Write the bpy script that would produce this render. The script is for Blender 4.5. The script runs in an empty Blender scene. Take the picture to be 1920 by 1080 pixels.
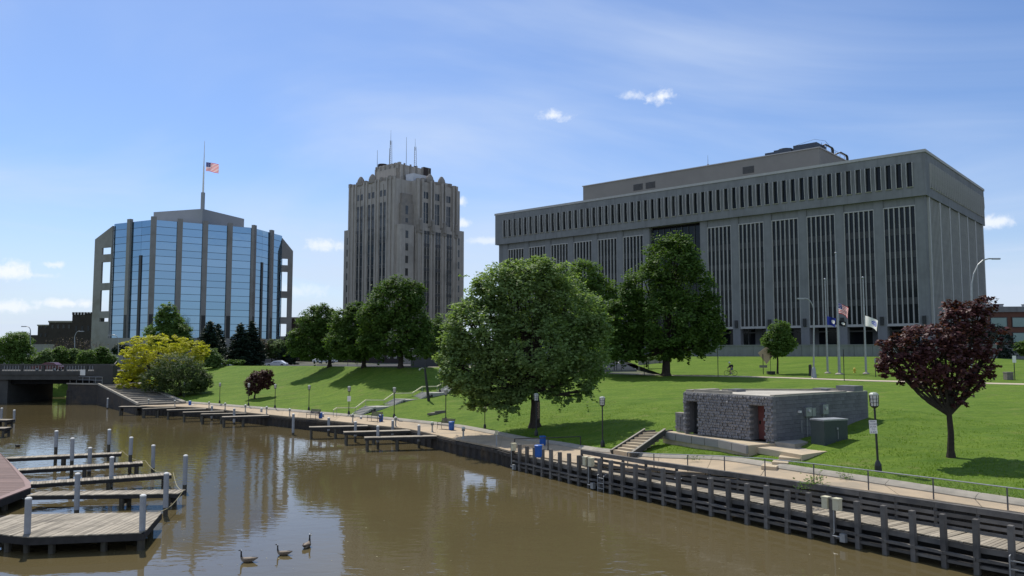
import bpy, bmesh, math, random
import numpy as np
from mathutils import Vector, Matrix
from mathutils.bvhtree import BVHTree
R = math.radians
rng = np.random.default_rng(7)
random.seed(7)
SC = bpy.context.scene
COL = SC.collection

# ---------------------------------------------------------------- camera, sky, sun, exposure
CAM_Z = 8.5
PITCH = math.atan(115 / 1500)
cam_data = bpy.data.cameras.new("camera")
cam = bpy.data.objects.new("camera", cam_data)
COL.objects.link(cam)
cam.location = (0, 0, CAM_Z)
cam.rotation_euler = (math.pi / 2 + PITCH, 0, 0)
cam_data.sensor_width = 36
cam_data.lens = 36 * 1500 / 1920
cam_data.clip_end = 9000
cam_data.clip_start = 0.2
SC.camera = cam

SUN_EL, SUN_AZ = 55.0, -27.0          # azimuth measured from +Y (view direction) towards +X
sun_dir = Vector((math.sin(R(SUN_AZ)) * math.cos(R(SUN_EL)), math.cos(R(SUN_AZ)) * math.cos(R(SUN_EL)), math.sin(R(SUN_EL))))
sd = bpy.data.lights.new("sun", 'SUN')
sd.energy = 4.6
sd.angle = R(0.53)
sd.color = (1.0, 0.95, 0.86)
sun = bpy.data.objects.new("sun", sd)
COL.objects.link(sun)
sun.rotation_euler = sun_dir.to_track_quat('Z', 'Y').to_euler()

SC.view_settings.view_transform = 'Standard'
SC.view_settings.look = 'None'
SC.view_settings.gamma = 1
SC.view_settings.use_curve_mapping = False
SC.view_settings.exposure = 0.0


def pix_dir(px, py):
    v = Vector(((px - 960) / 1500, 1, (540 - py) / 1500))
    c, s = math.cos(PITCH), math.sin(PITCH)
    return Vector((v.x, c * v.y - s * v.z, s * v.y + c * v.z))


class NG:
    """small node-tree helper"""
    def __init__(self, tree):
        self.t = tree
        self.n = tree.nodes
        self.l = tree.links

    def add(self, kind, **kw):
        n = self.n.new(kind)
        for k, v in kw.items():
            if k in n.inputs.keys() if isinstance(k, str) else False:
                pass
            setattr(n, k, v)
        return n

    def set(self, n, inp, v):
        if hasattr(v, 'is_output') or isinstance(v, bpy.types.NodeSocket):
            self.l.new(v, n.inputs[inp])
        else:
            n.inputs[inp].default_value = v

    def math(self, op, a, b=None, c=None, clamp=False):
        n = self.n.new('ShaderNodeMath')
        n.operation = op
        n.use_clamp = clamp
        self.set(n, 0, a)
        if b is not None:
            self.set(n, 1, b)
        if c is not None:
            self.set(n, 2, c)
        return n.outputs[0]

    def vmath(self, op, a, b=None):
        n = self.n.new('ShaderNodeVectorMath')
        n.operation = op
        self.set(n, 0, a)
        if b is not None:
            self.set(n, 1, b)
        return n.outputs[1] if op in ('LENGTH', 'DISTANCE', 'DOT_PRODUCT') else n.outputs[0]

    def noise(self, vec, scale, detail=4, rough=.55, dist=0.0):
        n = self.n.new('ShaderNodeTexNoise')
        if vec is not None:
            self.l.new(vec, n.inputs['Vector'])
        n.inputs['Scale'].default_value = scale
        n.inputs['Detail'].default_value = detail
        n.inputs['Roughness'].default_value = rough
        n.inputs['Distortion'].default_value = dist
        return n.outputs['Fac']

    def maprange(self, v, a, b, c, d, smooth=False):
        n = self.n.new('ShaderNodeMapRange')
        n.interpolation_type = 'SMOOTHSTEP' if smooth else 'LINEAR'
        self.set(n, 0, v)
        for i, x in enumerate((a, b, c, d)):
            n.inputs[i + 1].default_value = x
        return n.outputs[0]

    def mix(self, f, a, b, mode='MIX'):
        n = self.n.new('ShaderNodeMix')
        n.data_type = 'RGBA'
        n.blend_type = mode
        self.set(n, 0, f)
        self.set(n, 6, a)
        self.set(n, 7, b)
        return n.outputs[2]


def rgba(c):
    return (c[0], c[1], c[2], 1)


W = bpy.data.worlds.new("World")
SC.world = W
W.use_nodes = True
g = NG(W.node_tree)
g.n.clear()
out = g.n.new('ShaderNodeOutputWorld')
bg = g.n.new('ShaderNodeBackground')
sky = g.n.new('ShaderNodeTexSky')
sky.sky_type = 'NISHITA'
sky.sun_disc = False
sky.sun_elevation = R(SUN_EL)
sky.sun_rotation = R(SUN_AZ)
sky.altitude = 200
sky.air_density = 1.0
sky.dust_density = 0.6
sky.ozone_density = 2.0
tc = g.n.new('ShaderNodeTexCoord')
D = tc.outputs['Generated']
CLOUD = (8.2, 8.6, 9.2, 1)
sep = g.n.new('ShaderNodeSeparateXYZ')
g.l.new(D, sep.inputs[0])
# high thin cirrus: noise on a flat layer seen in perspective
zc = g.math('ADD', g.math('MAXIMUM', sep.outputs[2], 0.0), 0.10)
cmb = g.n.new('ShaderNodeCombineXYZ')
g.l.new(g.math('DIVIDE', sep.outputs[0], zc), cmb.inputs[0])
g.l.new(g.math('DIVIDE', sep.outputs[1], zc), cmb.inputs[1])
cir = g.noise(cmb.outputs[0], .42, 6, .52, 1.2)
cir2 = g.noise(cmb.outputs[0], .17, 3, .5, .3)
cirm = g.maprange(g.math('ADD', g.math('MULTIPLY', cir, .5), g.math('MULTIPLY', cir2, .7)), .50, .68, 0.0, .72, True)
SKY_TINT = (0.80, 0.93, 1.16, 1)
skyc = g.mix(1.0, sky.outputs[0], SKY_TINT, 'MULTIPLY')
col = g.mix(cirm, skyc, (5.6, 6.6, 8.4, 1))
# pale band of far haze and cloud along the horizon
hz = g.maprange(sep.outputs[2], -.02, .22, .72, 0.0, True)
col = g.mix(hz, col, (6.0, 6.8, 8.0, 1))
# small fair-weather clouds: (pixel x, pixel y, half width px, half height px, strength)
for (cx, cy, hw, hh, st) in [(1240, 182, 34, 17, 1.0), (1185, 178, 30, 12, .6), (1038, 216, 38, 14, .95), (1868, 416, 36, 15, .85), (864, 378, 16, 14, .8), (868, 418, 20, 12, .8), (910, 452, 52, 10, .55),
                         (610, 460, 45, 15, .8), (20, 508, 48, 20, .95), (100, 496, 26, 8, .8), (75, 516, 30, 7, .6), (120, 568, 70, 10, .9), (5, 575, 60, 14, .8), (560, 545, 70, 18, .4), (-150, 480, 90, 30, .9), (2100, 430, 120, 26, .8), (2350, 330, 150, 40, .8)]:
    c = pix_dir(cx, cy).normalized()
    rt = Vector((c.y, -c.x, 0)).normalized()
    up = rt.cross(c)
    dx = g.math('DIVIDE', g.vmath('DOT_PRODUCT', D, tuple(rt)), hw / 1500)
    dz = g.math('DIVIDE', g.math('SUBTRACT', g.vmath('DOT_PRODUCT', D, tuple(up)), float(c.dot(up))), hh / 1500)
    r2 = g.math('SQRT', g.math('ADD', g.math('MULTIPLY', dx, dx), g.math('MULTIPLY', dz, dz)))
    fr = g.maprange(g.vmath('DOT_PRODUCT', D, tuple(c)), 0.5, 0.6, 0, 1)
    nn = g.noise(D, 62, 6, .62, .3)
    m = g.math('SUBTRACT', g.math('ADD', g.math('MULTIPLY', nn, 2.2), -.30), r2)
    m = g.math('MULTIPLY', g.maprange(m, -.15, .75, 0, st, True), fr)
    col = g.mix(m, col, CLOUD)
g.l.new(col, bg.inputs[0])
bg.inputs[1].default_value = 0.115
g.l.new(bg.outputs[0], out.inputs[0])


# ---------------------------------------------------------------- helpers
def on_plane(px, py, z):
    d = pix_dir(px, py)
    t = (z - CAM_Z) / d.z
    return Vector((d.x * t, d.y * t, z))


def at_depth(px, py, Y):
    d = pix_dir(px, py)
    return Vector((d.x / d.y * Y, Y, CAM_Z + d.z / d.y * Y))


class MB:
    def __init__(self):
        self.v = []
        self.f = []

    def add(self, vs, fs):
        o = len(self.v)
        self.v += [tuple(p) for p in vs]
        self.f += [tuple(i + o for i in q) for q in fs]
        return self

    def box(self, x0, x1, y0, y1, z0, z1):
        x0, x1 = min(x0, x1), max(x0, x1)
        y0, y1 = min(y0, y1), max(y0, y1)
        return self.add([(x0, y0, z0), (x1, y0, z0), (x1, y1, z0), (x0, y1, z0), (x0, y0, z1), (x1, y0, z1), (x1, y1, z1), (x0, y1, z1)],
                        [(3, 2, 1, 0), (4, 5, 6, 7), (0, 1, 5, 4), (1, 2, 6, 5), (2, 3, 7, 6), (3, 0, 4, 7)])

    def beam(self, p, q, w, h, up=(0, 0, 1)):
        p, q, up = Vector(p), Vector(q), Vector(up)
        d = (q - p)
        if d.length < 1e-6:
            return self
        d.normalize()
        s = d.cross(up)
        if s.length < 1e-4:
            s = d.cross(Vector((1, 0, 0)))
        s.normalize()
        u = s.cross(d)
        s = s * w / 2
        u = u * h / 2
        return self.add([p - s - u, p + s - u, p + s + u, p - s + u, q - s - u, q + s - u, q + s + u, q - s + u],
                        [(0, 1, 2, 3), (7, 6, 5, 4), (4, 5, 1, 0), (5, 6, 2, 1), (6, 7, 3, 2), (7, 4, 0, 3)])

    def cyl(self, p, q, r0, r1=None, n=8, cap=True):
        r1 = r0 if r1 is None else r1
        p, q = Vector(p), Vector(q)
        d = (q - p).normalized()
        a = d.cross(Vector((0, 0, 1)))
        if a.length < 1e-3:
            a = Vector((1, 0, 0))
        a.normalize()
        b = d.cross(a)
        vs = []
        for c, r in ((p, r0), (q, r1)):
            for i in range(n):
                t = 2 * math.pi * i / n
                vs.append(c + a * (r * math.cos(t)) + b * (r * math.sin(t)))
        fs = [(i, i + n, (i + 1) % n + n, (i + 1) % n) for i in range(n)]
        if cap:
            fs += [tuple(range(n)), tuple(range(2 * n - 1, n - 1, -1))]
        return self.add(vs, fs)

    def tube(self, pts, r, n=6):
        pts = [Vector(p) for p in pts]
        rs = r if isinstance(r, (list, tuple)) else [r] * len(pts)
        vs, fs = [], []
        prev = None
        for k, p in enumerate(pts):
            d = (pts[min(k + 1, len(pts) - 1)] - pts[max(k - 1, 0)]).normalized()
            if prev is None:
                a = d.cross(Vector((0, 0, 1)))
                if a.length < 1e-2:
                    a = d.cross(Vector((1, 0, 0)))
            else:
                a = prev - d * prev.dot(d)
                if a.length < 1e-3:
                    a = d.cross(Vector((1, 0, 0)))
            a.normalize()
            prev = a
            b = d.cross(a)
            for i in range(n):
                t = 2 * math.pi * i / n
                vs.append(p + a * (rs[k] * math.cos(t)) + b * (rs[k] * math.sin(t)))
        for k in range(len(pts) - 1):
            for i in range(n):
                j = (i + 1) % n
                fs.append((k * n + i, k * n + j, (k + 1) * n + j, (k + 1) * n + i))
        m = (len(pts) - 1) * n
        fs += [tuple(range(n - 1, -1, -1)), tuple(range(m, m + n))]
        return self.add(vs, fs)

    def lathe(self, prof, n=10, c=(0, 0, 0), phase=0.0):
        vs, fs = [], []
        for r, z in prof:
            for i in range(n):
                t = 2 * math.pi * i / n + phase
                vs.append((c[0] + r * math.cos(t), c[1] + r * math.sin(t), c[2] + z))
        for k in range(len(prof) - 1):
            for i in range(n):
                j = (i + 1) % n
                fs.append((k * n + i, k * n + j, (k + 1) * n + j, (k + 1) * n + i))
        m = (len(prof) - 1) * n
        fs += [tuple(range(n - 1, -1, -1)), tuple(range(m, m + n))]
        return self.add(vs, fs)

    def prism(self, xy, z0, z1):
        n = len(xy)
        z0s = z0 if isinstance(z0, (list, tuple)) else [z0] * n
        z1s = z1 if isinstance(z1, (list, tuple)) else [z1] * n
        area = sum(xy[i][0] * xy[(i + 1) % n][1] - xy[(i + 1) % n][0] * xy[i][1] for i in range(n))
        if area < 0:
            xy = xy[::-1]
            z0s, z1s = z0s[::-1], z1s[::-1]
        vs = [(p[0], p[1], z) for p, z in zip(xy, z0s)] + [(p[0], p[1], z) for p, z in zip(xy, z1s)]
        fs = [tuple(range(n - 1, -1, -1)), tuple(range(n, 2 * n))] + [(i, (i + 1) % n, (i + 1) % n + n, i + n) for i in range(n)]
        return self.add(vs, fs)

    def ball(self, c, r, n=8, m=5):
        rx, ry, rz = r if isinstance(r, (list, tuple)) else (r, r, r)
        prof = []
        vs, fs = [], []
        for k in range(1, m):
            a = math.pi * k / m
            for i in range(n):
                t = 2 * math.pi * i / n
                vs.append((c[0] + rx * math.sin(a) * math.cos(t), c[1] + ry * math.sin(a) * math.sin(t), c[2] - rz * math.cos(a)))
        for k in range(m - 2):
            for i in range(n):
                j = (i + 1) % n
                fs.append((k * n + i, k * n + j, (k + 1) * n + j, (k + 1) * n + i))
        b = len(vs)
        vs += [(c[0], c[1], c[2] - rz), (c[0], c[1], c[2] + rz)]
        for i in range(n):
            j = (i + 1) % n
            fs.append((b, j, i))
            fs.append((b + 1, (m - 2) * n + i, (m - 2) * n + j))
        return self.add(vs, fs)

    def mesh(self, name, mat, smooth=False):
        me = bpy.data.meshes.new(name)
        me.from_pydata(self.v, [], self.f)
        if mat:
            me.materials.append(mat)
        if smooth:
            me.polygons.foreach_set('use_smooth', [True] * len(me.polygons))
        me.update()
        return me

    def build(self, name, mat, parent=None, smooth=False):
        o = bpy.data.objects.new(name, self.mesh(name, mat, smooth))
        COL.objects.link(o)
        if parent:
            o.parent = parent
        return o


def inst(name, me, parent=None, loc=(0, 0, 0), rot=(0, 0, 0), scale=None):
    o = bpy.data.objects.new(name, me)
    COL.objects.link(o)
    o.location = loc
    o.rotation_euler = rot
    if scale:
        o.scale = scale
    if parent:
        o.parent = parent
    return o


def tag(o, label=None, cat=None, group=None, kind=None):
    if label:
        o['label'] = label
    if cat:
        o['category'] = cat
    if group:
        o['group'] = group
    if kind:
        o['kind'] = kind
    return o


def thing(name, label, cat, loc=(0, 0, 0), rz=0.0, group=None):
    o = bpy.data.objects.new(name, None)
    COL.objects.link(o)
    o.location = loc
    o.rotation_euler = (0, 0, rz)
    o.empty_display_size = .3
    return tag(o, label, cat, group)


def dup(root, loc, rz=0.0, label=None, group=None, scale=None):
    r = root.copy()
    COL.objects.link(r)
    r.location = loc
    r.rotation_euler = (0, 0, rz)
    if scale:
        r.scale = scale
    if label:
        r['label'] = label
    if group:
        r['group'] = group
    for ch in list(root.children):
        c = ch.copy()
        COL.objects.link(c)
        c.parent = r
        for gch in list(ch.children):
            d = gch.copy()
            COL.objects.link(d)
            d.parent = c
    return r


# ---------------------------------------------------------------- materials
MATS = {}


def mat(name, c1, c2=None, scale=3.0, rough=.8, spec=.3, metal=0.0, bump=0.0, bscale=None, detail=5, c3=None, scale3=.2, coords='Object', stretch=None, rand=0.0, streak=None, lightpane=None):
    if name in MATS:
        return MATS[name]
    m = bpy.data.materials.new(name)
    m.use_nodes = True
    g = NG(m.node_tree)
    p = g.n['Principled BSDF']
    tc = g.n.new('ShaderNodeTexCoord')
    v = tc.outputs[coords]
    if stretch:
        mp = g.n.new('ShaderNodeMapping')
        g.l.new(v, mp.inputs[0])
        mp.inputs['Scale'].default_value = stretch
        v = mp.outputs[0]
    c2 = c2 or tuple(x * .78 for x in c1)
    f = g.maprange(g.noise(v, scale, detail, .6), .3, .7, 0, 1)
    col = g.mix(f, rgba(c1), rgba(c2))
    if c3:
        f3 = g.maprange(g.noise(v, scale3, 3, .6), .48, .72, 0, 1, True)
        col = g.mix(f3, col, rgba(c3))
    if streak:
        mp2 = g.n.new('ShaderNodeMapping')
        g.l.new(tc.outputs[coords], mp2.inputs[0])
        mp2.inputs['Scale'].default_value = (1.1, 1.1, .05)
        fs = g.maprange(g.noise(mp2.outputs[0], 1.0, 5, .65), .45, .75, 0, .8, True)
        col = g.mix(fs, col, rgba(streak))
    if lightpane:
        oi2 = g.n.new('ShaderNodeObjectInfo')
        col = g.mix(g.maprange(oi2.outputs['Random'], .70, .95, 0, 1), col, rgba(lightpane))
    if rand:
        oi = g.n.new('ShaderNodeObjectInfo')
        k = g.maprange(oi.outputs['Random'], 0, 1, 1 - rand, 1 + rand)
        col = g.mix(1.0, col, k, 'MULTIPLY')
    g.l.new(col, p.inputs['Base Color'])
    p.inputs['Roughness'].default_value = rough
    p.inputs['Specular IOR Level'].default_value = spec
    p.inputs['Metallic'].default_value = metal
    if bump:
        b = g.n.new('ShaderNodeBump')
        b.inputs['Strength'].default_value = 1
        b.inputs['Distance'].default_value = bump
        g.l.new(g.noise(v, bscale or scale * 2, 4, .6), b.inputs['Height'])
        g.l.new(b.outputs[0], p.inputs['Normal'])
    MATS[name] = m
    return m


def leaf_mat(name, c1, c2, trans=.3, gloss=.35):
    if name in MATS:
        return MATS[name]
    m = bpy.data.materials.new(name)
    m.use_nodes = True
    g = NG(m.node_tree)
    p = g.n['Principled BSDF']
    o = g.n['Material Output']
    geo = g.n.new('ShaderNodeNewGeometry')
    tc = g.n.new('ShaderNodeTexCoord')
    big = g.maprange(g.noise(tc.outputs['Object'], .45, 3, .5), .35, .65, 0, 1)
    f = g.math('ADD', g.math('MULTIPLY', geo.outputs['Random Per Island'], .6), g.math('MULTIPLY', big, .4))
    col = g.mix(f, rgba(c1), rgba(c2))
    g.l.new(col, p.inputs['Base Color'])
    p.inputs['Roughness'].default_value = .55
    p.inputs['Specular IOR Level'].default_value = gloss
    t = g.n.new('ShaderNodeBsdfTranslucent')
    tcol = g.mix(1.0, col, (1.25, 1.35, .55, 1), 'MULTIPLY')
    g.l.new(tcol, t.inputs[0])
    mx = g.n.new('ShaderNodeMixShader')
    mx.inputs[0].default_value = trans
    g.l.new(p.outputs[0], mx.inputs[1])
    g.l.new(t.outputs[0], mx.inputs[2])
    g.l.new(mx.outputs[0], o.inputs['Surface'])
    MATS[name] = m
    return m


M_conc = mat('pale_concrete', (.36, .325, .265), (.28, .255, .21), 2.0, .9, .2, bump=.004, bscale=9, c3=(.25, .23, .19), scale3=.5)
M_walk = mat('sand_paving', (.46, .36, .24), (.38, .30, .205), 1.2, .9, .2, bump=.003, bscale=14, c3=(.30, .25, .18), scale3=.35, rand=.07)
M_court = mat('court_concrete', (.212, .216, .214), (.182, .186, .185), .9, .9, .2, bump=.012, bscale=5, c3=(.155, .157, .156), scale3=.16, streak=(.14, .142, .142))
M_courtrim = mat('court_trim', (.42, .41, .385), (.36, .35, .33), 1.2, .85, .2)
M_fin = mat('court_fin', (.36, .35, .325), (.30, .295, .28), 1.0, .85, .2)
M_pent = mat('penthouse_render', (.235, .225, .20), (.21, .20, .18), .3, .9, .15)
M_dglass = mat('dark_glass', (.012, .015, .018), (.02, .023, .026), .4, .10, .22, lightpane=(.042, .044, .044))
M_spand = mat('spandrel', (.05, .052, .055), (.035, .038, .04), .5, .5, .4)
M_stone = mat('tower_stone', (.41, .375, .33), (.35, .32, .28), .7, .9, .15, bump=.01, bscale=3, c3=(.27, .25, .22), scale3=.14, streak=(.24, .22, .195))
M_stonedk = mat('tower_weathered', (.21, .195, .175), (.28, .25, .215), .8, .9, .15)
M_towin = mat('tower_window', (.014, .018, .02), (.05, .053, .055), .35, .12, .5, rand=.3)
M_gconc = mat('frame_concrete', (.27, .258, .245), (.235, .225, .215), .8, .9, .15, c3=(.2, .185, .165), scale3=.15)
M_gpent = mat('grey_cladding', (.30, .31, .32), (.27, .28, .29), .3, .7, .3)
M_black = mat('black_metal', (.012, .013, .013), (.018, .018, .018), 4, .45, .5)
M_dark = mat('dark_void', (.012, .012, .013), (.02, .02, .02), 1, .9, .1)
M_steel = mat('grey_steel', (.32, .33, .34), (.26, .27, .28), 3, .45, .5, metal=.6)
M_galv = mat('galvanised', (.36, .37, .37), (.28, .29, .29), 4, .5, .5, metal=.5)
M_white = mat('white_paint', (.78, .77, .72), (.68, .67, .62), 2, .6, .3)
M_sleeve = mat('pale_sleeve', (.36, .37, .38), (.28, .29, .30), 3, .6, .3, c3=(.28, .28, .27), scale3=.8)
M_pilewet = mat('wet_pile', (.05, .045, .035), (.08, .07, .05), 4, .5, .4)
M_timber = mat('grey_timber', (.165, .152, .135), (.10, .093, .084), 2.0, .85, .2, bump=.004, bscale=16, stretch=(1, 1, 1), rand=.25, c3=(.07, .07, .072), scale3=.7)
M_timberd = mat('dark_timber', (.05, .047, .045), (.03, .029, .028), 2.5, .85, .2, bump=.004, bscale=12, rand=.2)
M_plank = mat('weathered_plank', (.36, .315, .24), (.26, .225, .175), 2.2, .85, .2, bump=.004, bscale=15, rand=.28, c3=(.20, .175, .135), scale3=.6)
M_red = mat('redwood_deck', (.205, .135, .115), (.16, .11, .095), 2.0, .8, .25, rand=.16, bump=.003, bscale=12)
M_redtrim = mat('redwood_trim', (.25, .16, .14), (.21, .135, .12), 1.5, .7, .3)
M_wall = mat('dark_sheet_piling', (.045, .042, .04), (.07, .06, .05), 1.6, .85, .2, bump=.01, c3=(.10, .075, .05), scale3=.4)
M_brick = mat('brown_brick', (.15, .075, .055), (.12, .06, .045), 1.2, .9, .15)
M_brickd = mat('dark_brick', (.055, .045, .042), (.042, .035, .033), .6, .9, .15)
M_block = mat('grey_block', (.19, .19, .195), (.145, .145, .15), 3, .95, .15, bump=.006, bscale=20, rand=.13)
M_rough = mat('split_face_block', (.27, .26, .26), (.18, .175, .175), 4, .95, .1, bump=.03, bscale=9)
M_reddoor = mat('red_door', (.21, .075, .065), (.17, .06, .055), 2, .6, .3)
M_green = mat('green_cabinet', (.045, .062, .058), (.036, .05, .047), 2, .5, .4)
M_bin = mat('blue_bin', (.012, .11, .42), (.01, .085, .34), 3, .4, .5)
M_cream = mat('cream_box', (.62, .58, .40), (.52, .48, .33), 5, .6, .3)
M_lens = mat('lamp_lens', (.62, .62, .56), (.5, .5, .46), 4, .35, .5)
M_bark = mat('bark', (.055, .045, .036), (.032, .027, .022), 5, .95, .1, bump=.02, bscale=12)
M_asph = mat('asphalt', (.06, .06, .06), (.05, .05, .05), 3, .9, .2)
M_bridge = mat('bridge_concrete', (.085, .084, .078), (.06, .06, .056), .8, .9, .15, c3=(.09, .085, .08), scale3=.3)
M_cap = mat('green_cap', (.30, .36, .31), (.2, .26, .22), 5, .6, .3)
M_car_white = mat('white_car_paint', (.75, .75, .75), (.7, .7, .7), 1, .2, .5)
M_car_red = mat('dark_red_car_paint', (.10, .02, .02), (.08, .02, .02), 1, .2, .5)
M_rubber = mat('rubber', (.02, .02, .02), (.03, .03, .03), 3, .9, .2)
M_stonebase = mat('rubble', (.22, .20, .17), (.14, .13, .11), 3, .95, .1, bump=.02)
M_yellow = mat('hydrant_yellow', (.62, .45, .05), (.5, .36, .04), 4, .5, .4)
M_tan = mat('sign_back', (.42, .31, .19), (.36, .27, .17), 4, .6, .3)

# mirror glass of the office building
m = bpy.data.materials.new('mirror_glass')
m.use_nodes = True
g = NG(m.node_tree)
p = g.n['Principled BSDF']
oi = g.n.new('ShaderNodeObjectInfo')
tcn = g.n.new('ShaderNodeTexCoord')
g.l.new(g.mix(oi.outputs['Random'], (.21, .33, .44, 1), (.25, .375, .49, 1)), p.inputs['Base Color'])
p.inputs['Metallic'].default_value = 1
p.inputs['Roughness'].default_value = .06
b = g.n.new('ShaderNodeBump')
b.inputs['Distance'].default_value = .01
g.l.new(g.noise(tcn.outputs['Object'], .5, 2, .5), b.inputs['Height'])
g.l.new(b.outputs[0], p.inputs['Normal'])
M_mirror = m

# lawn
m = bpy.data.materials.new('mown_grass')
m.use_nodes = True
g = NG(m.node_tree)
p = g.n['Principled BSDF']
tcn = g.n.new('ShaderNodeTexCoord')
v = tcn.outputs['Object']
mp = g.n.new('ShaderNodeMapping')
mp.inputs['Rotation'].default_value = (0, 0, R(40))
mp.inputs['Scale'].default_value = (.25, 1.6, 1)
g.l.new(v, mp.inputs[0])
n1 = g.maprange(g.noise(v, .22, 5, .65), .3, .7, 0, 1)
n2 = g.maprange(g.noise(v, 3.2, 5, .7), .3, .72, 0, 1)
n3 = g.maprange(g.noise(mp.outputs[0], .7, 4, .6), .35, .65, 0, 1)
n4 = g.maprange(g.noise(v, 16, 3, .7), .3, .7, 0, 1)
c = g.mix(n1, (.074, .145, .013, 1), (.150, .232, .027, 1))
c = g.mix(g.math('MULTIPLY', n3, .62), c, (.21, .285, .038, 1))
c = g.mix(g.math('MULTIPLY', n2, .7), c, (.045, .095, .012, 1))
dry = g.maprange(g.noise(v, .55, 6, .7), .54, .74, 0, .62, True)
c = g.mix(dry, c, (.20, .20, .065, 1))
c = g.mix(g.math('MULTIPLY', n4, .35), c, (.04, .08, .011, 1))
g.l.new(c, p.inputs['Base Color'])
p.inputs['Roughness'].default_value = .9
p.inputs['Specular IOR Level'].default_value = .1
b = g.n.new('ShaderNodeBump')
b.inputs['Distance'].default_value = .09
b.inputs['Strength'].default_value = .8
g.l.new(g.math('ADD', g.noise(v, 7, 5, .75), g.math('MULTIPLY', g.noise(v, 1.2, 3, .6), .8)), b.inputs['Height'])
g.l.new(b.outputs[0], p.inputs['Normal'])
M_grass = m

# muddy river water
m = bpy.data.materials.new('muddy_water')
m.use_nodes = True
g = NG(m.node_tree)
p = g.n['Principled BSDF']
tcn = g.n.new('ShaderNodeTexCoord')
v = tcn.outputs['Object']
n1 = g.maprange(g.noise(v, .05, 4, .6), .3, .7, 0, 1)
g.l.new(g.mix(n1, (.114, .089, .042, 1), (.092, .074, .036, 1)), p.inputs['Base Color'])
p.inputs['Roughness'].default_value = .035
p.inputs['IOR'].default_value = 1.33
p.inputs['Specular IOR Level'].default_value = .5
big = g.maprange(g.noise(v, .045, 3, .5), .38, .62, .25, 1.0, True)
mp = g.n.new('ShaderNodeMapping')
mp.inputs['Rotation'].default_value = (0, 0, R(20))
mp.inputs['Scale'].default_value = (.8, 1.5, 1)
g.l.new(v, mp.inputs[0])
h = g.math('ADD', g.math('MULTIPLY', g.noise(mp.outputs[0], 1.1, 2, .5, .4), .8), g.math('MULTIPLY', g.noise(v, 4.2, 2, .5), .14))
h = g.math('MULTIPLY', h, big)
b = g.n.new('ShaderNodeBump')
b.inputs['Distance'].default_value = .022
g.l.new(h, b.inputs['Height'])
g.l.new(b.outputs[0], p.inputs['Normal'])
M_water = m

# ---------------------------------------------------------------- ground, river, promenade
def P(px, py, z):
    return on_plane(px, py, z)


def PY(px, Y, z):
    d = pix_dir(px, 655)
    return Vector((d.x / d.y * Y, Y, z))


RAIL = [P(1091, 873, 1.1), P(1211, 862.5, 2.1), P(1330.6, 879.4, 2.1), P(1440, 895, 2.1), P(1680, 930, 2.1), P(1920, 965, 2.1)]
RAIL = [Vector((p.x, p.y, 1.1)) for p in RAIL]
dr = (RAIL[-1] - RAIL[-2]).normalized()
RAIL.append(RAIL[-1] + dr * 9)
nrm_rail = Vector((-dr.y, dr.x, 0)).normalized()          # points inland
if nrm_rail.x < 0:
    nrm_rail = -nrm_rail


def railp(i, off, z):
    p = RAIL[i] + nrm_rail * off
    return Vector((p.x, p.y, z))


# promenade front edge (A), promenade back edge (B), crest of the lawn (C), from far left to near right
A = [PY(130, 127.5, 2.3), PY(190, 125, 2.3), P(262, 760, 1.2), P(330, 762, 1.2), P(387, 764.6, 1.2), P(462, 773, 1.2), P(543, 781, 1.2), P(606, 787, 1.2), P(679, 794.5, 1.2),
     P(766, 804, 1.2), P(858, 824, 1.2), P(927, 837.6, 1.2), P(963, 847, 1.2), P(1018, 857, 1.2), railp(0, .12, 1.2), railp(1, .3, 1.5), railp(2, .3, 1.85), railp(3, .3, 2.05), railp(4, .3, 2.1), railp(5, .3, 2.1), railp(6, .3, 2.1), Vector((40, 4, 2.1))]
B = [PY(136, 131, 2.3), PY(200, 129.5, 2.3), P(290, 754.5, 1.2), P(345, 756, 1.2), P(400, 760, 1.2), P(470, 765.5, 1.2), P(545, 771.5, 1.2), P(617, 778, 1.2), P(688, 783.7, 1.2),
     P(755, 790, 1.2), P(853, 801, 1.2), P(927, 815, 1.2), P(987, 827, 1.2), P(1039, 834, 1.2), P(1110, 846, 1.3), P(1220, 858, 1.6), P(1350, 863, 1.9), P(1458, 879, 2.1), P(1660, 910, 2.1), P(1920, 950, 2.1)]
B += [B[-1] + dr * 9, Vector((43.5, 6, 2.1))]
CR = [PY(150, 150, 5.2), PY(230, 150, 5.2), P(330, 685, 5.3), P(395, 685.5, 5.4), P(440, 685.5, 5.5), P(500, 686, 5.6), P(570, 686, 5.8), P(640, 687, 6.0), P(720, 688.5, 6.1),
      P(800, 689, 6.1), P(880, 689.5, 5.95), P(950, 692, 5.65), P(1020, 695, 5.4), P(1080, 698, 5.2), P(1150, 701, 5.05), P(1245, 704.5, 5.0), P(1390, 707, 5.0), P(1500, 710.5, 5.0), P(1640, 715.5, 5.0), P(1900, 721.5, 5.0),
      Vector((66, 66, 5.0)), Vector((95, 30, 5.0))]


def resample(lines, per=None, step=1.2):
    """resample several polylines with the same stations, densely"""
    n = len(lines[0])
    u = [0.0]
    for i in range(1, n):
        L = max((ln[i] - ln[i - 1]).length for ln in lines)
        k = max(2, int(L / step))
        u += [i - 1 + (j + 1) / k for j in range(k)]
    res = []
    for ln in lines:
        pts = []
        for t in u:
            i = min(int(t), n - 2)
            f = t - i
            p0, p1, p2, p3 = ln[max(i - 1, 0)], ln[i], ln[i + 1], ln[min(i + 2, n - 1)]
            lin = p1.lerp(p2, f)
            cr = .5 * ((2 * p1) + (p2 - p0) * f + (2 * p0 - 5 * p1 + 4 * p2 - p3) * f * f + (3 * p1 - p0 - 3 * p2 + p3) * f ** 3)
            pts.append(lin.lerp(cr, .5))
        res.append(pts)
    return res, u


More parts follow.
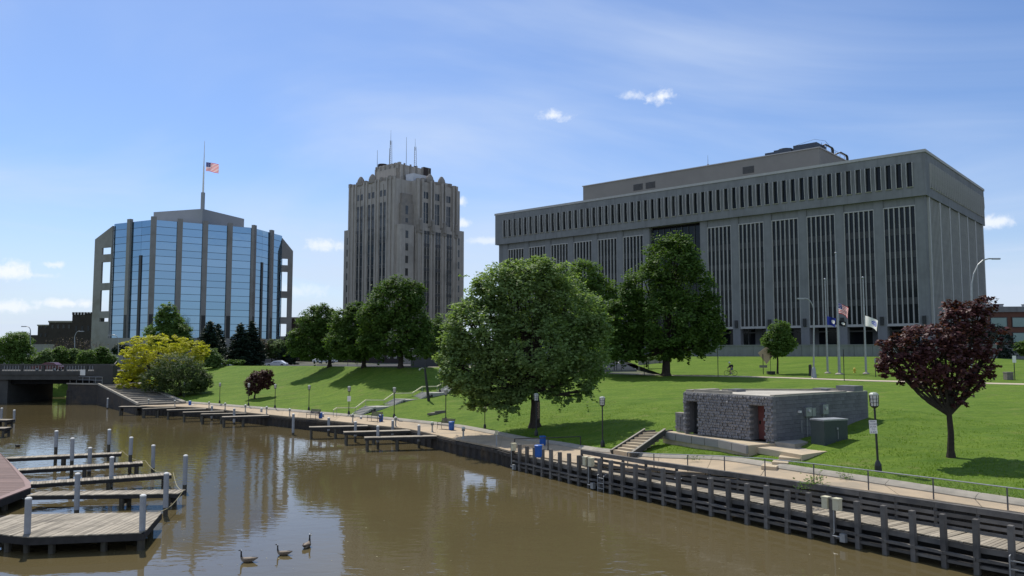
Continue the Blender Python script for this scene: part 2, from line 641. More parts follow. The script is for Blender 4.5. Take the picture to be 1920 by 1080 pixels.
(AL, BL, CL), US = resample([A, B, CR])
NS = len(AL)


def inland(i):
    d = (BL[min(i + 1, NS - 1)] - BL[max(i - 1, 0)])
    d.z = 0
    d.normalize()
    n = Vector((-d.y, d.x, 0))
    if n.dot(CL[i] - BL[i]) < 0:
        n = -n
    return n


# lawn: from behind the kerb up to the crest and a little down behind it
def hnoise(x, y):
    return (.07 * math.sin(x * .31 + 1.3) * math.sin(y * .27 + .4) + .045 * math.sin(x * .83 + y * .61) + .03 * math.sin(x * 1.7 - y * 1.3 + 2))


NC = 46
lv, lf = [], []
for i in range(NS):
    b0 = BL[i] + inland(i) * .5
    b0.z += .20
    c = CL[i]
    for k in range(NC + 5):
        if k <= NC:
            f = k / NC
            p = b0.lerp(c, f)
            bulge = .17 if US[i] > 12.5 else (.17 * max(0, US[i] - 10.5) / 2)
            hollow = .20 if US[i] < 9.5 else .20 * max(0, 12.0 - US[i]) / 2.5
            s = f - .03 * math.sin(math.pi * 2 * f) + bulge * math.sin(math.pi * f) * (1 - f) - hollow * math.sin(math.pi * f) * f
            p.z = b0.z + (c.z - b0.z) * s
            for (gx, gy, gr, gh) in ((26.0, 56.5, 4.5, .65), (20.0, 47.5, 3.2, .42)):
                q_ = ((p.x - gx) ** 2 + (p.y - gy) ** 2) / gr ** 2
                if q_ < 6:
                    p.z += gh * math.exp(-q_)
            p.z += hnoise(p.x, p.y) * min(1, f * 8) * min(1, (1 - f) * 6 + .25)
        else:
            j = k - NC
            p = c + (c - b0).normalized() * (j * 2.2)
            p.z = c.z - (c.z - 4.7) * min(1, (j / 4)) if US[i] < 12 else c.z - .05 * j
        lv.append(tuple(p))
K = NC + 5
for i in range(NS - 1):
    for k in range(K - 1):
        a = i * K + k
        lf.append((a, a + 1, a + K + 1, a + K))
# make faces point up
me = bpy.data.meshes.new('lawn')
me.from_pydata(lv, [], lf)
if me.polygons[0].normal.z < 0:
    me.flip_normals()
me.polygons.foreach_set('use_smooth', [True] * len(me.polygons))
me.materials.append(M_grass)
lawn = inst('lawn', me)
tag(lawn, 'sloping mown grass between the riverside walk and the street', kind='structure')

# street level ground behind the crest, reaching the horizon
front = [CL[i] + inland(i) * 5.0 for i in range(0, NS, 4)] + [CL[-1] + Vector((4, 0, 0))]
mb = MB()
N = len(front)
gz_ = 4.66
vs = [(p.x, p.y, gz_) for p in front]
far = []
for i in range(N):
    f = i / (N - 1)
    an = R(118) + (R(-25) - R(118)) * f
    far.append((3500 * math.cos(an), 3500 * math.sin(an) + 100, gz_))
mid = [((p[0] * .85 + q[0] * .15), (p[1] * .85 + q[1] * .15), gz_) for p, q in zip(vs, far)]
mb.add(vs + mid + far, [(i, i + 1, N + i + 1, N + i) for i in range(N - 1)] + [(N + i, N + i + 1, 2 * N + i + 1, 2 * N + i) for i in range(N - 1)])
M_far = mat('town_ground', (.10, .11, .07), (.13, .125, .11), .05, .95, .1, c3=(.07, .10, .035), scale3=.02)
go = mb.build('ground', M_far)
if go.data.polygons[0].normal.z < 0:
    go.data.flip_normals()
tag(go, 'street level ground of the town behind the lawn', kind='structure')

# river
mb = MB()
mb.add([(-420, -60, 0), (62, -60, 0), (62, 40, 0), (10, 140, 0), (-70, 175, 0), (-420, 175, 0)], [(0, 1, 2, 3, 4, 5)])
wo = mb.build('water', M_water)
tag(wo, 'calm muddy brown river reflecting the buildings', kind='structure')
mb = MB()
mb.add([(-420, -60, -2.4), (70, -60, -2.4), (70, 40, -2.4), (10, 145, -2.4), (-70, 180, -2.4), (-420, 180, -2.4)], [(0, 1, 2, 3, 4, 5)])
tag(mb.build('river_bed', M_far), kind='structure')

# far bank beyond the bridge on the left and left bank outside the frame
mb = MB()
xs = np.linspace(-420, -74, 60)
for i, x in enumerate(xs):
    w = 1.2 * math.sin(x * .13) + .8 * math.sin(x * .31)
    mb.v += [(x, 142 + w, -.5), (x, 150 + w, 2.2 + .3 * math.sin(x * .5)), (x, 160, 4.7), (x, 420, 4.7), (x * 3, 3600, 4.7)]
for i in range(59):
    for k in range(4):
        a = i * 5 + k
        mb.f.append((a, a + 5, a + 6, a + 1))
fb = mb.build('far_bank', M_grass, smooth=False)
if fb.data.polygons[0].normal.z < 0:
    fb.data.flip_normals()
tag(fb, 'grassy river bank seen under the bridge', kind='structure')
mb = MB()
mb.prism([(-38, -60), (-38, 18), (-54, 60), (-92, 112), (-420, 112), (-420, -60)], -2.4, .95)
tag(mb.build('left_bank', M_conc), 'concrete quay at the left bank outside the picture', kind='structure')

# river wall under the promenade edge: face plus vertical sheet piles
mb = MB()
for i in range(NS - 1):
    a, b = AL[i], AL[i + 1]
    a2 = a + (a - BL[i]).normalized() * .02
    b2 = b + (b - BL[i + 1]).normalized() * .02
    mb.add([(a2.x, a2.y, -2), (b2.x, b2.y, -2), (b2.x, b2.y, b.z - .16), (a2.x, a2.y, a.z - .16)], [(0, 1, 2, 3)])
rw = mb.build('river_wall', M_wall)
tag(rw, 'dark river wall below the riverside walk', kind='structure')
mb = MB()
acc = 0
for i in range(NS - 1):
    a, b = AL[i], AL[i + 1]
    o = (a - BL[i])
    o.z = 0
    o.normalize()
    p = a + o * .07
    mb.beam((p.x, p.y, -1.5), (p.x, p.y, a.z - .2), .28, .16, up=tuple(o))
    mb.beam((a + o * .1) - Vector((0, 0, .3)), (b + o * .1) - Vector((0, 0, .3)), .16, .24)
mb.build('sheet_pile', M_wall, rw)['kind'] = 'stuff'

# promenade: slabs on a darker bed, cut into bays about three metres long
mb = MB()
for i in range(NS - 1):
    a, b, c, d = AL[i], AL[i + 1], BL[i + 1], BL[i]
    mb.add([p - Vector((0, 0, .02)) for p in (a, b, c, d)], [(0, 1, 2, 3)])
prom = mb.build('promenade', mat('joint_dirt', (.12, .10, .075), (.08, .07, .05), 3))
if prom.data.polygons[0].normal.z < 0:
    prom.data.flip_normals()
tag(prom, 'sandy paved riverside walk with concrete joints', kind='structure')
s0 = 0
i = 0
slabs = []
while i < NS - 1:
    L = 0
    j = i
    while j < NS - 1 and L < 3.0:
        L += (AL[j + 1] - AL[j]).length
        j += 1
    slabs.append((i, j))
    i = j
for (i, j) in slabs:
    mb = MB()
    top = [AL[k] for k in range(i, j + 1)] + [BL[k] for k in range(j, i - 1, -1)]
    cen = sum(top, Vector()) / len(top)
    top = [p + (cen - p).normalized() * .025 for p in top]
    mb.prism([(p.x, p.y) for p in top], [p.z - .12 for p in top], [p.z for p in top])
    mb.build('slab', M_walk, prom)

# rolled concrete kerb along the back of the walk
kroot = MB()
for i in range(NS - 1):
    n0, n1 = inland(i), inland(i + 1)
    a0, a1 = BL[i] + n0 * .3, BL[i + 1] + n1 * .3
    kroot.add([(a0.x, a0.y, a0.z + .02), (a1.x, a1.y, a1.z + .02), (a1.x, a1.y, a1.z - .4), (a0.x, a0.y, a0.z - .4)], [(0, 1, 2, 3)])
kerb = tag(kroot.build('kerb', M_conc), 'rolled concrete kerb at the foot of the lawn', kind='structure')
for (i, j) in slabs:
    mb = MB()
    for k in range(i, j):
        ring = []
        for q, t in ((k, .012 if k == i else 0), (k + 1, -.012 if k + 1 == j else 0)):
            n = inland(q)
            base = BL[q] + (BL[min(q + 1, NS - 1)] - BL[max(q - 1, 0)]).normalized() * t
            ring.append([base + n * -.02 + Vector((0, 0, -.1)), base + n * -.02 + Vector((0, 0, .05)), base + n * .12 + Vector((0, 0, .15)), base + n * .3 + Vector((0, 0, .225)), base + n * .56 + Vector((0, 0, .225)), base + n * .56 + Vector((0, 0, -.1))])
        m_ = len(ring[0])
        mb.add(ring[0] + ring[1], [(e, e + 1, m_ + e + 1, m_ + e) for e in range(m_ - 1)] + [tuple(range(m_)), tuple(range(2 * m_ - 1, m_ - 1, -1))])
    mb.build('kerb_stone', M_conc, kerb)

# path along the crest and the raised courthouse lawn behind it (right half)
PATH0 = [i for i in range(NS) if US[i] >= 9.0]
mb = MB()
pf, pb = [], []
for i in PATH0:
    n = (CL[i] - BL[i])
    n.z = 0
    n.normalize()
    f = CL[i] + n * .3
    bk = CL[i] + n * (3.2 if US[i] > 11.5 else 2.4)
    pf.append(Vector((f.x, f.y, CL[i].z + .03)))
    pb.append(Vector((bk.x, bk.y, CL[i].z + .05)))
k = len(pf)
mb.add(pf + pb + [p - Vector((0, 0, .4)) for p in pf], [(i, i + 1, k + i + 1, k + i) for i in range(k - 1)] + [(i, 2 * k + i, 2 * k + i + 1, i + 1) for i in range(k - 1)])
path = mb.build('path', mat('path_concrete', (.50, .42, .31), (.42, .36, .27), .8, .9, .2, c3=(.34, .30, .23), scale3=.2))
if path.data.polygons[0].normal.z < 0:
    path.data.flip_normals()
tag(path, 'pale concrete path along the top of the lawn', kind='structure')

# courthouse frame of reference: x runs left along the river front, y towards the camera
CH = Vector((72.8, 140.0, 0))
CA = math.atan2(.66, -.75)
ux, uy = Vector((math.cos(CA), math.sin(CA), 0)), Vector((-math.sin(CA), math.cos(CA), 0))


def ch(x, y, z=0.0):
    return CH + ux * x + uy * y + Vector((0, 0, z))


wall_line = [ch(58, 8, 6.1), ch(50, 10, 6.4), ch(43, 10, 7.1), ch(20, 10, 7.2), ch(2, 10, 7.3), ch(-10, 9, 7.2), Vector((94, 141, 6.6)), Vector((104, 132, 5.2)), Vector((135, 110, 5.0))]
pbk = [i for i in range(len(pb)) if pb[i].x > on_plane(1236, 703, 5).x]
nb = len(pbk)
lens = [0.0]
for a, b in zip(wall_line, wall_line[1:]):
    lens.append(lens[-1] + (b - a).length)
mb = MB()
rows = 14
for q, i in enumerate(pbk):
    t = lens[-1] * (q / (nb - 1)) ** 1.0
    s = 0
    while s < len(wall_line) - 2 and lens[s + 1] < t:
        s += 1
    w = wall_line[s].lerp(wall_line[s + 1], (t - lens[s]) / (lens[s + 1] - lens[s]))
    f0 = pb[i] - Vector((0, 0, .03))
    for r in range(rows):
        f = r / (rows - 1)
        p = f0.lerp(w, f)
        p.z = f0.z + (w.z - f0.z) * (f * f * (3 - 2 * f) * .6 + .4 * f) + hnoise(p.x * .7, p.y * .7) * math.sin(math.pi * f) * .8
        mb.v.append(tuple(p))
for q in range(nb - 1):
    for r in range(rows - 1):
        a = q * rows + r
        mb.f.append((a, a + 1, a + rows + 1, a + rows))
cl = mb.build('courthouse_lawn', M_grass, smooth=True)
if cl.data.polygons[0].normal.z < 0:
    cl.data.flip_normals()
tag(cl, 'raised lawn in front of the courthouse wall', kind='structure')

# one search tree over all walkable ground, used to stand things on it
tv, tf = [], []
mb = MB()
for i in range(NS - 1):
    a, b = BL[i], BL[i + 1]
    c, d = b + inland(i + 1) * .55, a + inland(i) * .55
    mb.add([a, b, c + Vector((0, 0, .21)), d + Vector((0, 0, .21))], [(0, 1, 2, 3)])
tv += [Vector(q) for q in mb.v]
tf += mb.f
for o in (lawn, cl, path, prom, go, fb):
    off = len(tv)
    tv += [v.co.copy() for v in o.data.vertices]
    tf += [tuple(i + off for i in p.vertices) for p in o.data.polygons]
BVH = BVHTree.FromPolygons(tv, tf)


def hit(px, py):
    """the ground point seen at a photo pixel"""
    h = BVH.ray_cast(Vector((0, 0, CAM_Z)), pix_dir(px, py).normalized())
    if h[0] is None:
        return on_plane(px, py, 4.7)
    return h[0].copy()


def ground(x, y):
    h = BVH.ray_cast(Vector((x, y, 60)), Vector((0, 0, -1)))
    return h[0].z if h[0] else 4.7


def mpp(p):
    """metres per photo pixel at a point"""
    return p.y / 1500 * 1.003

# ---------------------------------------------------------------- courthouse
def build_courthouse():
    r = thing('courthouse', 'long grey concrete courthouse with a projecting windowed top storey and finned bays', 'building', CH, CA)
    L, DP = 101.5, 46.0
    Z0, ZB, ZT, ZC0, ZC = 6.0, 13.1, 34.0, 35.6, 43.3
    bays = [1.4 + 7.05 * i for i in range(14)]
    # core behind the recesses
    mb = MB()
    mb.box(.4, L - .4, -DP + 1.0, -1.5, ZB - .4, ZC0 - .1)
    mb.box(3, L - 3, -DP + 4, -5.2, Z0, ZB - .4)
    mb.build('core', M_dark, r)
    # top storey with real openings
    mb = MB()
    y0, y1 = -1.2, .7
    zw0, zw1 = ZC0 + 1.75, ZC - 1.55
    mb.box(-.7, L + .7, y0, y1, ZC0, zw0)
    mb.box(-.7, L + .7, y0, y1, zw1, ZC)
    ws = 7.05 / 4
    xs = [1.9 + ws * i for i in range(56)]
    ww = .92
    edges = [-.7]
    for x in xs:
        edges += [x - ww / 2, x + ww / 2]
    edges.append(L + .7)
    for a, b in zip(edges[0::2], edges[1::2]):
        mb.box(a, b, y0, y1, zw0, zw1)
    # side face band
    sx0, sx1 = -.7, 1.2
    mb.box(sx0, sx1, -DP - .7, y0, ZC0, zw0)
    mb.box(sx0, sx1, -DP - .7, y0, zw1, ZC)
    ys = [-2.6 - 1.757 * i for i in range(25)]
    edges = [y0]
    for y in ys:
        edges += [y + ww / 2, y - ww / 2]
    edges.append(-DP - .7)
    for a, b in zip(edges[0::2], edges[1::2]):
        mb.box(sx0, sx1, b, a, zw0, zw1)
    mb.box(L - 1, L + .7, -DP - .7, y0, ZC0, ZC)
    mb.box(1.2, L - 1, -DP - .7, -DP + 1, ZC0, ZC)
    mb.build('top_storey', M_court, r)
    mb = MB()
    mb.box(1.2, L - 1, -DP + 1, y0, ZC - 1.0, ZC - .6)
    mb.box(1.2, L - 1, -DP + 1, y0 - .0, ZC0 + .02, ZC0 + .3)
    mb.build('roof', M_pent, r)
    mb = MB()
    mb.box(-.85, L + .85, y1 - .8, y1 + .15, ZC + .003, ZC + .5)
    mb.box(-.85, -.1, -DP - .85, y1 - .8, ZC + .003, ZC + .5)
    mb.box(L + .1, L + .85, -DP - .85, y1 - .8, ZC + .003, ZC + .5)
    mb.build('coping', M_courtrim, r)
    # window frames and panes of the top storey
    hgt = zw1 - zw0
    fm = MB()
    t = .1
    fm.add([(-ww / 2 - t, .0, -.12), (ww / 2 + t, 0, -.12), (ww / 2 + t, .18, -.12), (-ww / 2 - t, .18, -.12), (-ww / 2 - t, 0, .0), (ww / 2 + t, 0, 0), (ww / 2 + t, .30, 0), (-ww / 2 - t, .30, 0)],
           [(3, 2, 1, 0), (4, 5, 6, 7), (0, 1, 5, 4), (1, 2, 6, 5), (2, 3, 7, 6), (3, 0, 4, 7)])
    for s in (-1, 1):
        xa, xb = s * ww / 2, s * (ww / 2 + t)
        pts = [(xa, 0, 0), (xb, 0, 0), (xb, .12, 0), (xa, .12, 0), (xa, 0, hgt), (xb, 0, hgt), (xb, .30, hgt), (xa, .30, hgt)]
        mid = [(xa, 0, hgt * .5), (xb, 0, hgt * .5), (xb, .34, hgt * .5), (xa, .34, hgt * .5)]
        fm.add(pts[:4] + mid + pts[4:], [(0, 1, 5, 4), (1, 2, 6, 5), (2, 3, 7, 6), (3, 0, 4, 7), (4, 5, 9, 8), (5, 6, 10, 9), (6, 7, 11, 10), (7, 4, 8, 11), (3, 2, 1, 0), (8, 9, 10, 11)])
    fme = fm.mesh('window_frame', M_courtrim)
    pme = MB().box(-ww / 2 - .05, ww / 2 + .05, -.06, 0, -.05, hgt + .05).mesh('pane', M_dglass)
    for x in xs:
        w = inst('window', fme, r, (x, y1 + .002, zw0))
        inst('pane', pme, w, (0, -.40, 0))
    for y in ys:
        w = inst('window', fme, r, (sx0 - .002, y, zw0), (0, 0, R(90)))
        inst('pane', pme, w, (0, -.30, 0))
    # piers
    pier = MB().box(-.82, .82, -1.4, .0, Z0, ZC0 - .003).mesh('pier', M_court)
    for i in range(15):
        x = .56 + 7.05 * i + (.0)
        if i == 7 - 1 + 1:
            pass
        if i in (7,):
            continue
        inst('pier', pier, r, (x, 0, 0))
    mb = MB()
    mb.box(L - 1.7, L, -1.4, -.003, Z0, ZC0 - .003)
    mb.box(L - 1.4, L - .01, -DP, -1.4, Z0, ZC0 - .003)
    mb.build('end_wall', M_court, r)
    # bays: lintel, fins, panes, spandrels
    fin = MB().box(-.10, .10, -.36, -.05, ZB, ZT).mesh('fin', M_fin)
    pane = MB().box(-.43, .43, -.46, -.41, ZB, ZT).mesh('pane', M_dglass)
    spn = MB().box(.13, 5.27, -.405, -.375, -.75, .45).mesh('spandrel', M_spand)
    frm = MB()
    frm.box(0, 5.4, -1.2, -.06, ZT + .002, ZT + .2)
    frm.box(0, 5.4, -1.2, -.06, ZB - .45, ZB - .002)
    frm.box(-.02, .12, -1.2, -.05, ZB - .0, ZT)
    frm.box(5.28, 5.42, -1.2, -.05, ZB - .0, ZT)
    frm = frm.mesh('bay_frame', M_courtrim)
    lin = MB().box(-.01, 5.41, -1.35, -.2, ZT + .2, ZC0 - .004).mesh('lintel', M_court)
    for i, x in enumerate(bays):
        if i in (6, 7):
            continue
        inst('lintel', lin, r, (x, 0, 0))
        f = inst('bay_frame', frm, r, (x, 0, 0))
        for k in range(1, 5):
            inst('spandrel', spn, f, (0, 0, ZB + (ZT - ZB) * k / 5))
        for k in range(6):
            inst('pane', pane, f, (.45 + .9 * k, 0, 0))
        for k in range(1, 6):
            inst('fin', fin, r, (x + .9 * k, 0, 0))
    # deep entrance recess two bays wide
    mb = MB()
    mb.box(bays[6], bays[7] + 5.4, -1.45, -.9, Z0, ZT + 1.0)
    ent = mb.build('entrance_wall', M_dglass, r)
    mb = MB()
    for k in range(9):
        x = bays[6] + .2 + 12.05 * k / 8
        mb.box(x - .09, x + .09, -.895, -.7, Z0, ZT + 1.0)
    mb.build('mullion', M_spand, ent)['kind'] = 'stuff'
    # side face: six blind finned bays
    mb = MB()
    mb.box(0, .4, -DP, -1.4, ZB - .4, ZC0 - .003)
    mb.build('side_wall', M_spand, r)
    sfin = MB().box(-.42, -.003, -.13, .13, ZB, ZC0 - .012).mesh('fin', M_fin)
    srib = MB().box(-.6, -.004, -.4, .4, Z0, ZC0 - .004).mesh('pier', M_courtrim)
    for k in range(7):
        y = -1.8 - 7.2 * k
        if y > -DP:
            inst('pier', srib, r, (0, y, 0))
        if k < 6:
            for q in range(1, 8):
                if y - .9 * q > -DP:
                    inst('fin', sfin, r, (0, y - .9 * q, 0))
    # ground storey behind the piers
    mb = MB()
    mb.box(2.2, L - 3, -5.0, -4.9, Z0, ZB - .4)
    gs = mb.build('ground_storey', M_dglass, r)
    mb = MB()
    for k in range(34):
        x = 3.5 + 2.9 * k
        if k % 4 in (0, 2, 3):
            mb.box(x, x + (1.5 if k % 4 == 2 else .16), -4.895, -4.75, Z0, ZB - .45)
    mb.box(2.2, L - 3, -4.89, -4.8, ZB - 1.3, ZB - 1.0)
    mb.build('mullion', M_court, gs)['kind'] = 'stuff'
    mb = MB()
    mb.box(.4, L - 1.8, -4.9, -1.4, ZB - .44, ZB - .41)
    mb.build('soffit', M_court, r)
    bx = MB().box(-.28, .28, .003, .35, ZB - .2, ZB + 1.3).mesh('wall_lamp', M_black)
    for i in (0, 1, 2, 3, 4, 5, 6, 8, 9):
        inst('wall_lamp', bx, r, (.56 + 7.05 * i, 0, 0))
    # podium floor
    mb = MB()
    mb.box(-8, L, -4.9, 9.8, 5.4, 6.0)
    mb.build('podium', M_conc, r)
    # roof house
    z1 = 50.35
    mb = MB()
    mb.box(22.4, 83.1, -40, -12, ZC - .6, z1)
    ph = mb.build('penthouse', M_pent, r)
    slat = MB().box(-1.3, 1.3, -11.99, -11.9, -.08, .08).mesh('louver', M_spand)
    for x in (38, 63, 66.5):
        for k in range(6):
            inst('louver', slat, ph, (x, 0, z1 - 3.0 + .26 * k))
    mb = MB()
    mb.box(22.2, 83.3, -40.2, -11.8, z1 + .003, z1 + .2)
    mb.build('coping', M_courtrim, ph)
    return r, z1


court, CZ1 = build_courthouse()


def court_roof():
    t = thing('cooling_tower', 'dark rooftop cooling units with bent pipes on the courthouse roof house', 'cooling unit', ch(5.6, 0, CZ1 + .2), CA)
    t.scale = (1, 1, .55)
    mb = MB()
    mb.box(17.5, 22.5, -18, -12.6, 0, 2.3)
    mb.box(23, 26.8, -17, -12.6, 0, 1.7)
    mb.box(26.9, 28.8, -16.5, -12.6, 0, 1.2)
    mb.build('housing', mat('tower_blue_grey', (.06, .075, .10), (.05, .06, .08), 1, .6, .3), t)
    mb = MB()
    mb.lathe([(1.6, 1.7), (1.5, 2.3), (1.3, 2.4), (.2, 2.4)], 12, (25, -14.5, 0))
    mb.build('fan_shroud', M_black, t)
    for y in (-16, -25):
        mb = MB()
        mb.tube([(19, y, 1.2), (17.6, y, 2.0), (16.9, y, 2.3), (16.9, y - 3.6, 2.3), (16.9, y - 4.1, 2.0), (16.9, y - 4.3, 1.4), (16.9, y - 4.3, -.2)], .28, 8)
        mb.build('pipe', M_black, t)
    mb = MB()
    for y in np.arange(-13, -29.5, -2.7):
        mb.cyl((16.6, y, 0), (16.6, y, 1.9 if y > -20 else 1.2), .04, n=4)
    mb.tube([(22, -12.7, 2.3), (18, -12.7, 3.5), (16.6, -15, 3.3), (16.6, -18.5, 1.9), (16.6, -21, 1.5), (16.6, -29, 1.2)], .05, 4)
    mb.build('railing', M_black, t)
    a = thing('whip_antenna', 'thin whip antenna alone on the courthouse roof house', 'antenna', ch(48, -12.5, CZ1 + .25))
    MB().cyl((0, 0, 0), (0, 0, 2.4), .07, .03, 5).build('mast', M_steel, a)
    MB().box(-.2, .2, -.2, .2, 0, .3).build('foot', M_steel, a)


court_roof()

# retaining wall of the courthouse forecourt: concrete panels
t = thing('forecourt_wall', 'long low grey concrete wall in front of the courthouse above the lawn', 'wall', CH, CA)
n_ = 18
for k in range(n_):
    x0 = -12 + 55 * k / n_
    x1 = -12 + 55 * (k + 1) / n_ - .04
    MB().box(x0, x1, 9.6, 10.1, 5.2, 9.15).build('panel', M_court, t)
MB().box(-12, 43, 9.5, 10.2, 9.153, 9.35).build('coping', M_court, t)
MB().box(42.6, 43, 2, 9.6, 5, 9.15).build('return_panel', M_court, t)

# ---------------------------------------------------------------- art deco tower
def build_tower():
    T0 = Vector((-31.35, 225, 0))
    r = thing('art_deco_tower', 'buff stone art deco office tower with stepped top and tall window strips', 'building', T0, CA)
    ZS, ZM = 44.8, 57.6
    b = MB()
    # plan: x to the left along one street face, -y to the right along the other
    b.box(2.75, 24.4, -26, 0, 4, ZM)              # arm facing left
    b.build('shaft', M_stone, r)
    b = MB()
    b.box(.6, 27.7, -22.4, -5.8, 4, ZM)
    b.build('wing', M_stone, r)
    b = MB()
    b.box(.55, 5.2, -5.2, -.5, 4, ZS - .6)        # near corner block
    b.box(23.5, 27.4, -5, -.6, 4, ZS)
    b.box(.9, 5, -26, -22, 4, ZS)
    b.box(23.5, 27.4, -25.5, -22, 4, ZS)
    b.build('corner_block', M_stone, r)
    for bx in ((1.5, 5.6, -5.9, -1.4, ZS - .6, 50.6), (2.0, 5.6, -5.9, -1.9, 50.6, 53.5), (24.3, 26.6, -6, -1.4, ZS, 51.0), (1.8, 4, -24.5, -21.8, ZS, 51.0)):
        MB().box(*bx).build('setback', M_stonedk, r)
    # proud lower slabs on the right face with weathered eagle heads
    b = MB()
    b.box(.02, .59, -22.0, -6.2, 4, 44.0)
    b.build('lower_slab', M_stone, r)
    for y in (-6.8, -11.6, -16.4, -21.4):
        b = MB()
        b.prism([(-.5, y - .8), (.595, y - .8), (.595, y + .8), (-.5, y + .8)], 42.2, 44.6)
        b.prism([(-.9, y - .45), (.1, y - .45), (.1, y + .45), (-.9, y + .45)], 43.0, 45.6)
        b.ball((-.5, y, 45.9), (.55, .5, .7), 8, 5)
        b.build('eagle', M_stonedk, r)
    # piers on both faces: real relief
    cols_l = [20.5, 15.2, 9.8]           # left edge of each double column (face towards the left)
    cols_r = [8.6, 13.1, 17.7]
    b = MB()
    pl = [24.0, 22.2, 20.9, 17.0, 15.6, 11.6, 10.2, 6.4, 4.8, 3.2]
    for x in pl:
        b.box(x - .28, x + .28, .003, .32, 4, ZM + .6)
    for c in cols_l:
        b.box(c - 1.75, c - 1.35, .003, .22, 12, 56.6)
    for y in [6.3, 7.9, 11.3, 12.5, 15.9, 17.1, 20.5, 22.0]:
        b.box(.02 - .25, .597, -y - .25, -y + .25, 44.0, ZM + .5)
        b.box(-.32, .017, -y - .25, -y + .25, 4, 43.9)
    b.build('pilaster', M_stone, r)
    # crenellated parapet with finial blocks
    b = MB()
    for k in range(12):
        x = 3.2 + 1.85 * k
        b.box(x, x + 1.0, -.6, .2, ZM + .002, ZM + .75 + .35 * (k % 2))
    for k in range(9):
        y = -6.4 - 1.85 * k
        b.box(.45, 1.3, y - 1.0, y, ZM + .002, ZM + .75 + .35 * (k % 2))
    b.build('parapet', M_stonedk, r)
    for (x, y) in [(1.2, -11.8), (1.2, -16.6), (14, -.6), (19.5, -.6)]:
        MB().lathe([(1.15, 0), (1.15, 1.2), (.95, 1.9), (.45, 2.7), (.1, 2.9)], 8, (x, y, ZM)).build('finial', M_stonedk, r)
    # crown block
    b = MB()
    b.box(6.5, 18.5, -17, -5, ZM, 63.2)
    b.box(8, 17, -15.5, -4.4, ZM, 62.2)
    for k in range(7):
        b.box(6.9 + 1.7 * k, 7.9 + 1.7 * k, -5.6, -4.9, 63.2, 63.9)
    b.build('crown', M_stone, r)
    b = MB()
    for k in range(6):
        x = 7.2 + 2.1 * k
        b.box(x - .22, x + .22, -4.995, -4.75, ZM, 63.6)
    for k in range(5):
        b.box(6.2, 6.497, -6.6 - 2.4 * k, -6.1 - 2.4 * k, ZM, 63.6)
    b.build('crown_rib', M_stonedk, r)
    # roof plant
    b = MB()
    b.box(2.2, 5.5, -12.8, -6.2, ZM, 60.0)
    b.box(2.4, 4.5, -22, -19.5, ZM, 59.2)
    b.build('plant_room', mat('white_plant', (.55, .56, .58), (.48, .49, .5), 1, .6), r)
    b = MB()
    b.lathe([(1.5, 63.2), (1.5, 64.9), (1.35, 65.0)], 12, (17.2, -7, 0))
    b.box(6.2, 7.4, -16.9, -14.0, 61, 63.8)
    b.build('tank', M_brickd, r)
    # windows
    w1 = MB().box(-.56, .56, -.05, .02, -1.25, 1.25).mesh('window', M_towin)
    sp = MB().box(-.6, .6, -.05, .06, -.5, .5).mesh('spandrel', M_spand)
    z0, dz, nf = 13.0, 3.62, 11
    cell = MB()
    for c in cols_l:
        for off in (.72, 2.38 - .0):
            x = c - off
            for k in range(nf):
                w = inst('window', w1, r, (x, .03, z0 + dz * k - .3))
                inst('spandrel', sp, w, (0, 0, 1.8))
            inst('window', w1, r, (x, .03, 53.9), scale=(1, 1, .72))
    for c in cols_r:
        for off in (.56, 1.66):
            y = -(c + off)
            for k in range(9):
                w = inst('window', w1, r, (-.01, y, z0 + dz * k - 1.2), (0, 0, R(90)), (.72, 1, 1))
                inst('spandrel', sp, w, (0, 0, 1.8))
            for k in range(2):
                w = inst('window', w1, r, (.57, y, 46.9 + 3.1 * k), (0, 0, R(90)), (.72, 1, 1.2))
            inst('window', w1, r, (.57, y, 53.7), (0, 0, R(90)), (.72, 1, .8))
    for k in range(9):
        z = z0 + dz * k - .6
        inst('window', w1, r, (25.4, -.57, z), scale=(.9, 1, .85))
        inst('window', w1, r, (3.4, -.47, z), scale=(.9, 1, .85))
        inst('window', w1, r, (.52, -2.5, z), (0, 0, R(90)), (.9, 1, .85))
        inst('window', w1, r, (.87, -23.6, z), (0, 0, R(90)), (.8, 1, .85))
    for z, s in ((48.6, 1.0), (45.6, .5)):
        inst('window', w1, r, (3.2, -1.37, z), scale=(.8, 1, s))
        inst('window', w1, r, (1.47, -3.2, z), (0, 0, R(90)), (.8, 1, s))
    inst('window', w1, r, (5.2, .03, 49.5), scale=(.45, 1, 1))
    inst('window', w1, r, (25.6, -1.37, 47.5), scale=(.6, 1, 1))
    # base storeys
    b = MB()
    b.box(-2, 46, -30, 1.5, 4, 10.6)
    base = b.build('base_storey', M_stone, r)
    b = MB()
    for k in range(16):
        x = -.5 + 2.9 * k
        b.box(x, x + 1.5, 1.503, 1.56, 6.1, 9.4)
    b.build('window', mat('pale_window', (.45, .42, .37), (.36, .34, .3), 1, .4, .4), base)
    b = MB()
    for k in range(17):
        x = -1.9 + 2.9 * k
        b.box(x, x + 1.1, 1.503, 1.9, 4, 9.9)
    b.build('pilaster', M_brickd, base)
    MB().box(-2, 46, 1.504, 2.3, 4, 5.9).build('plinth', M_brickd, base)
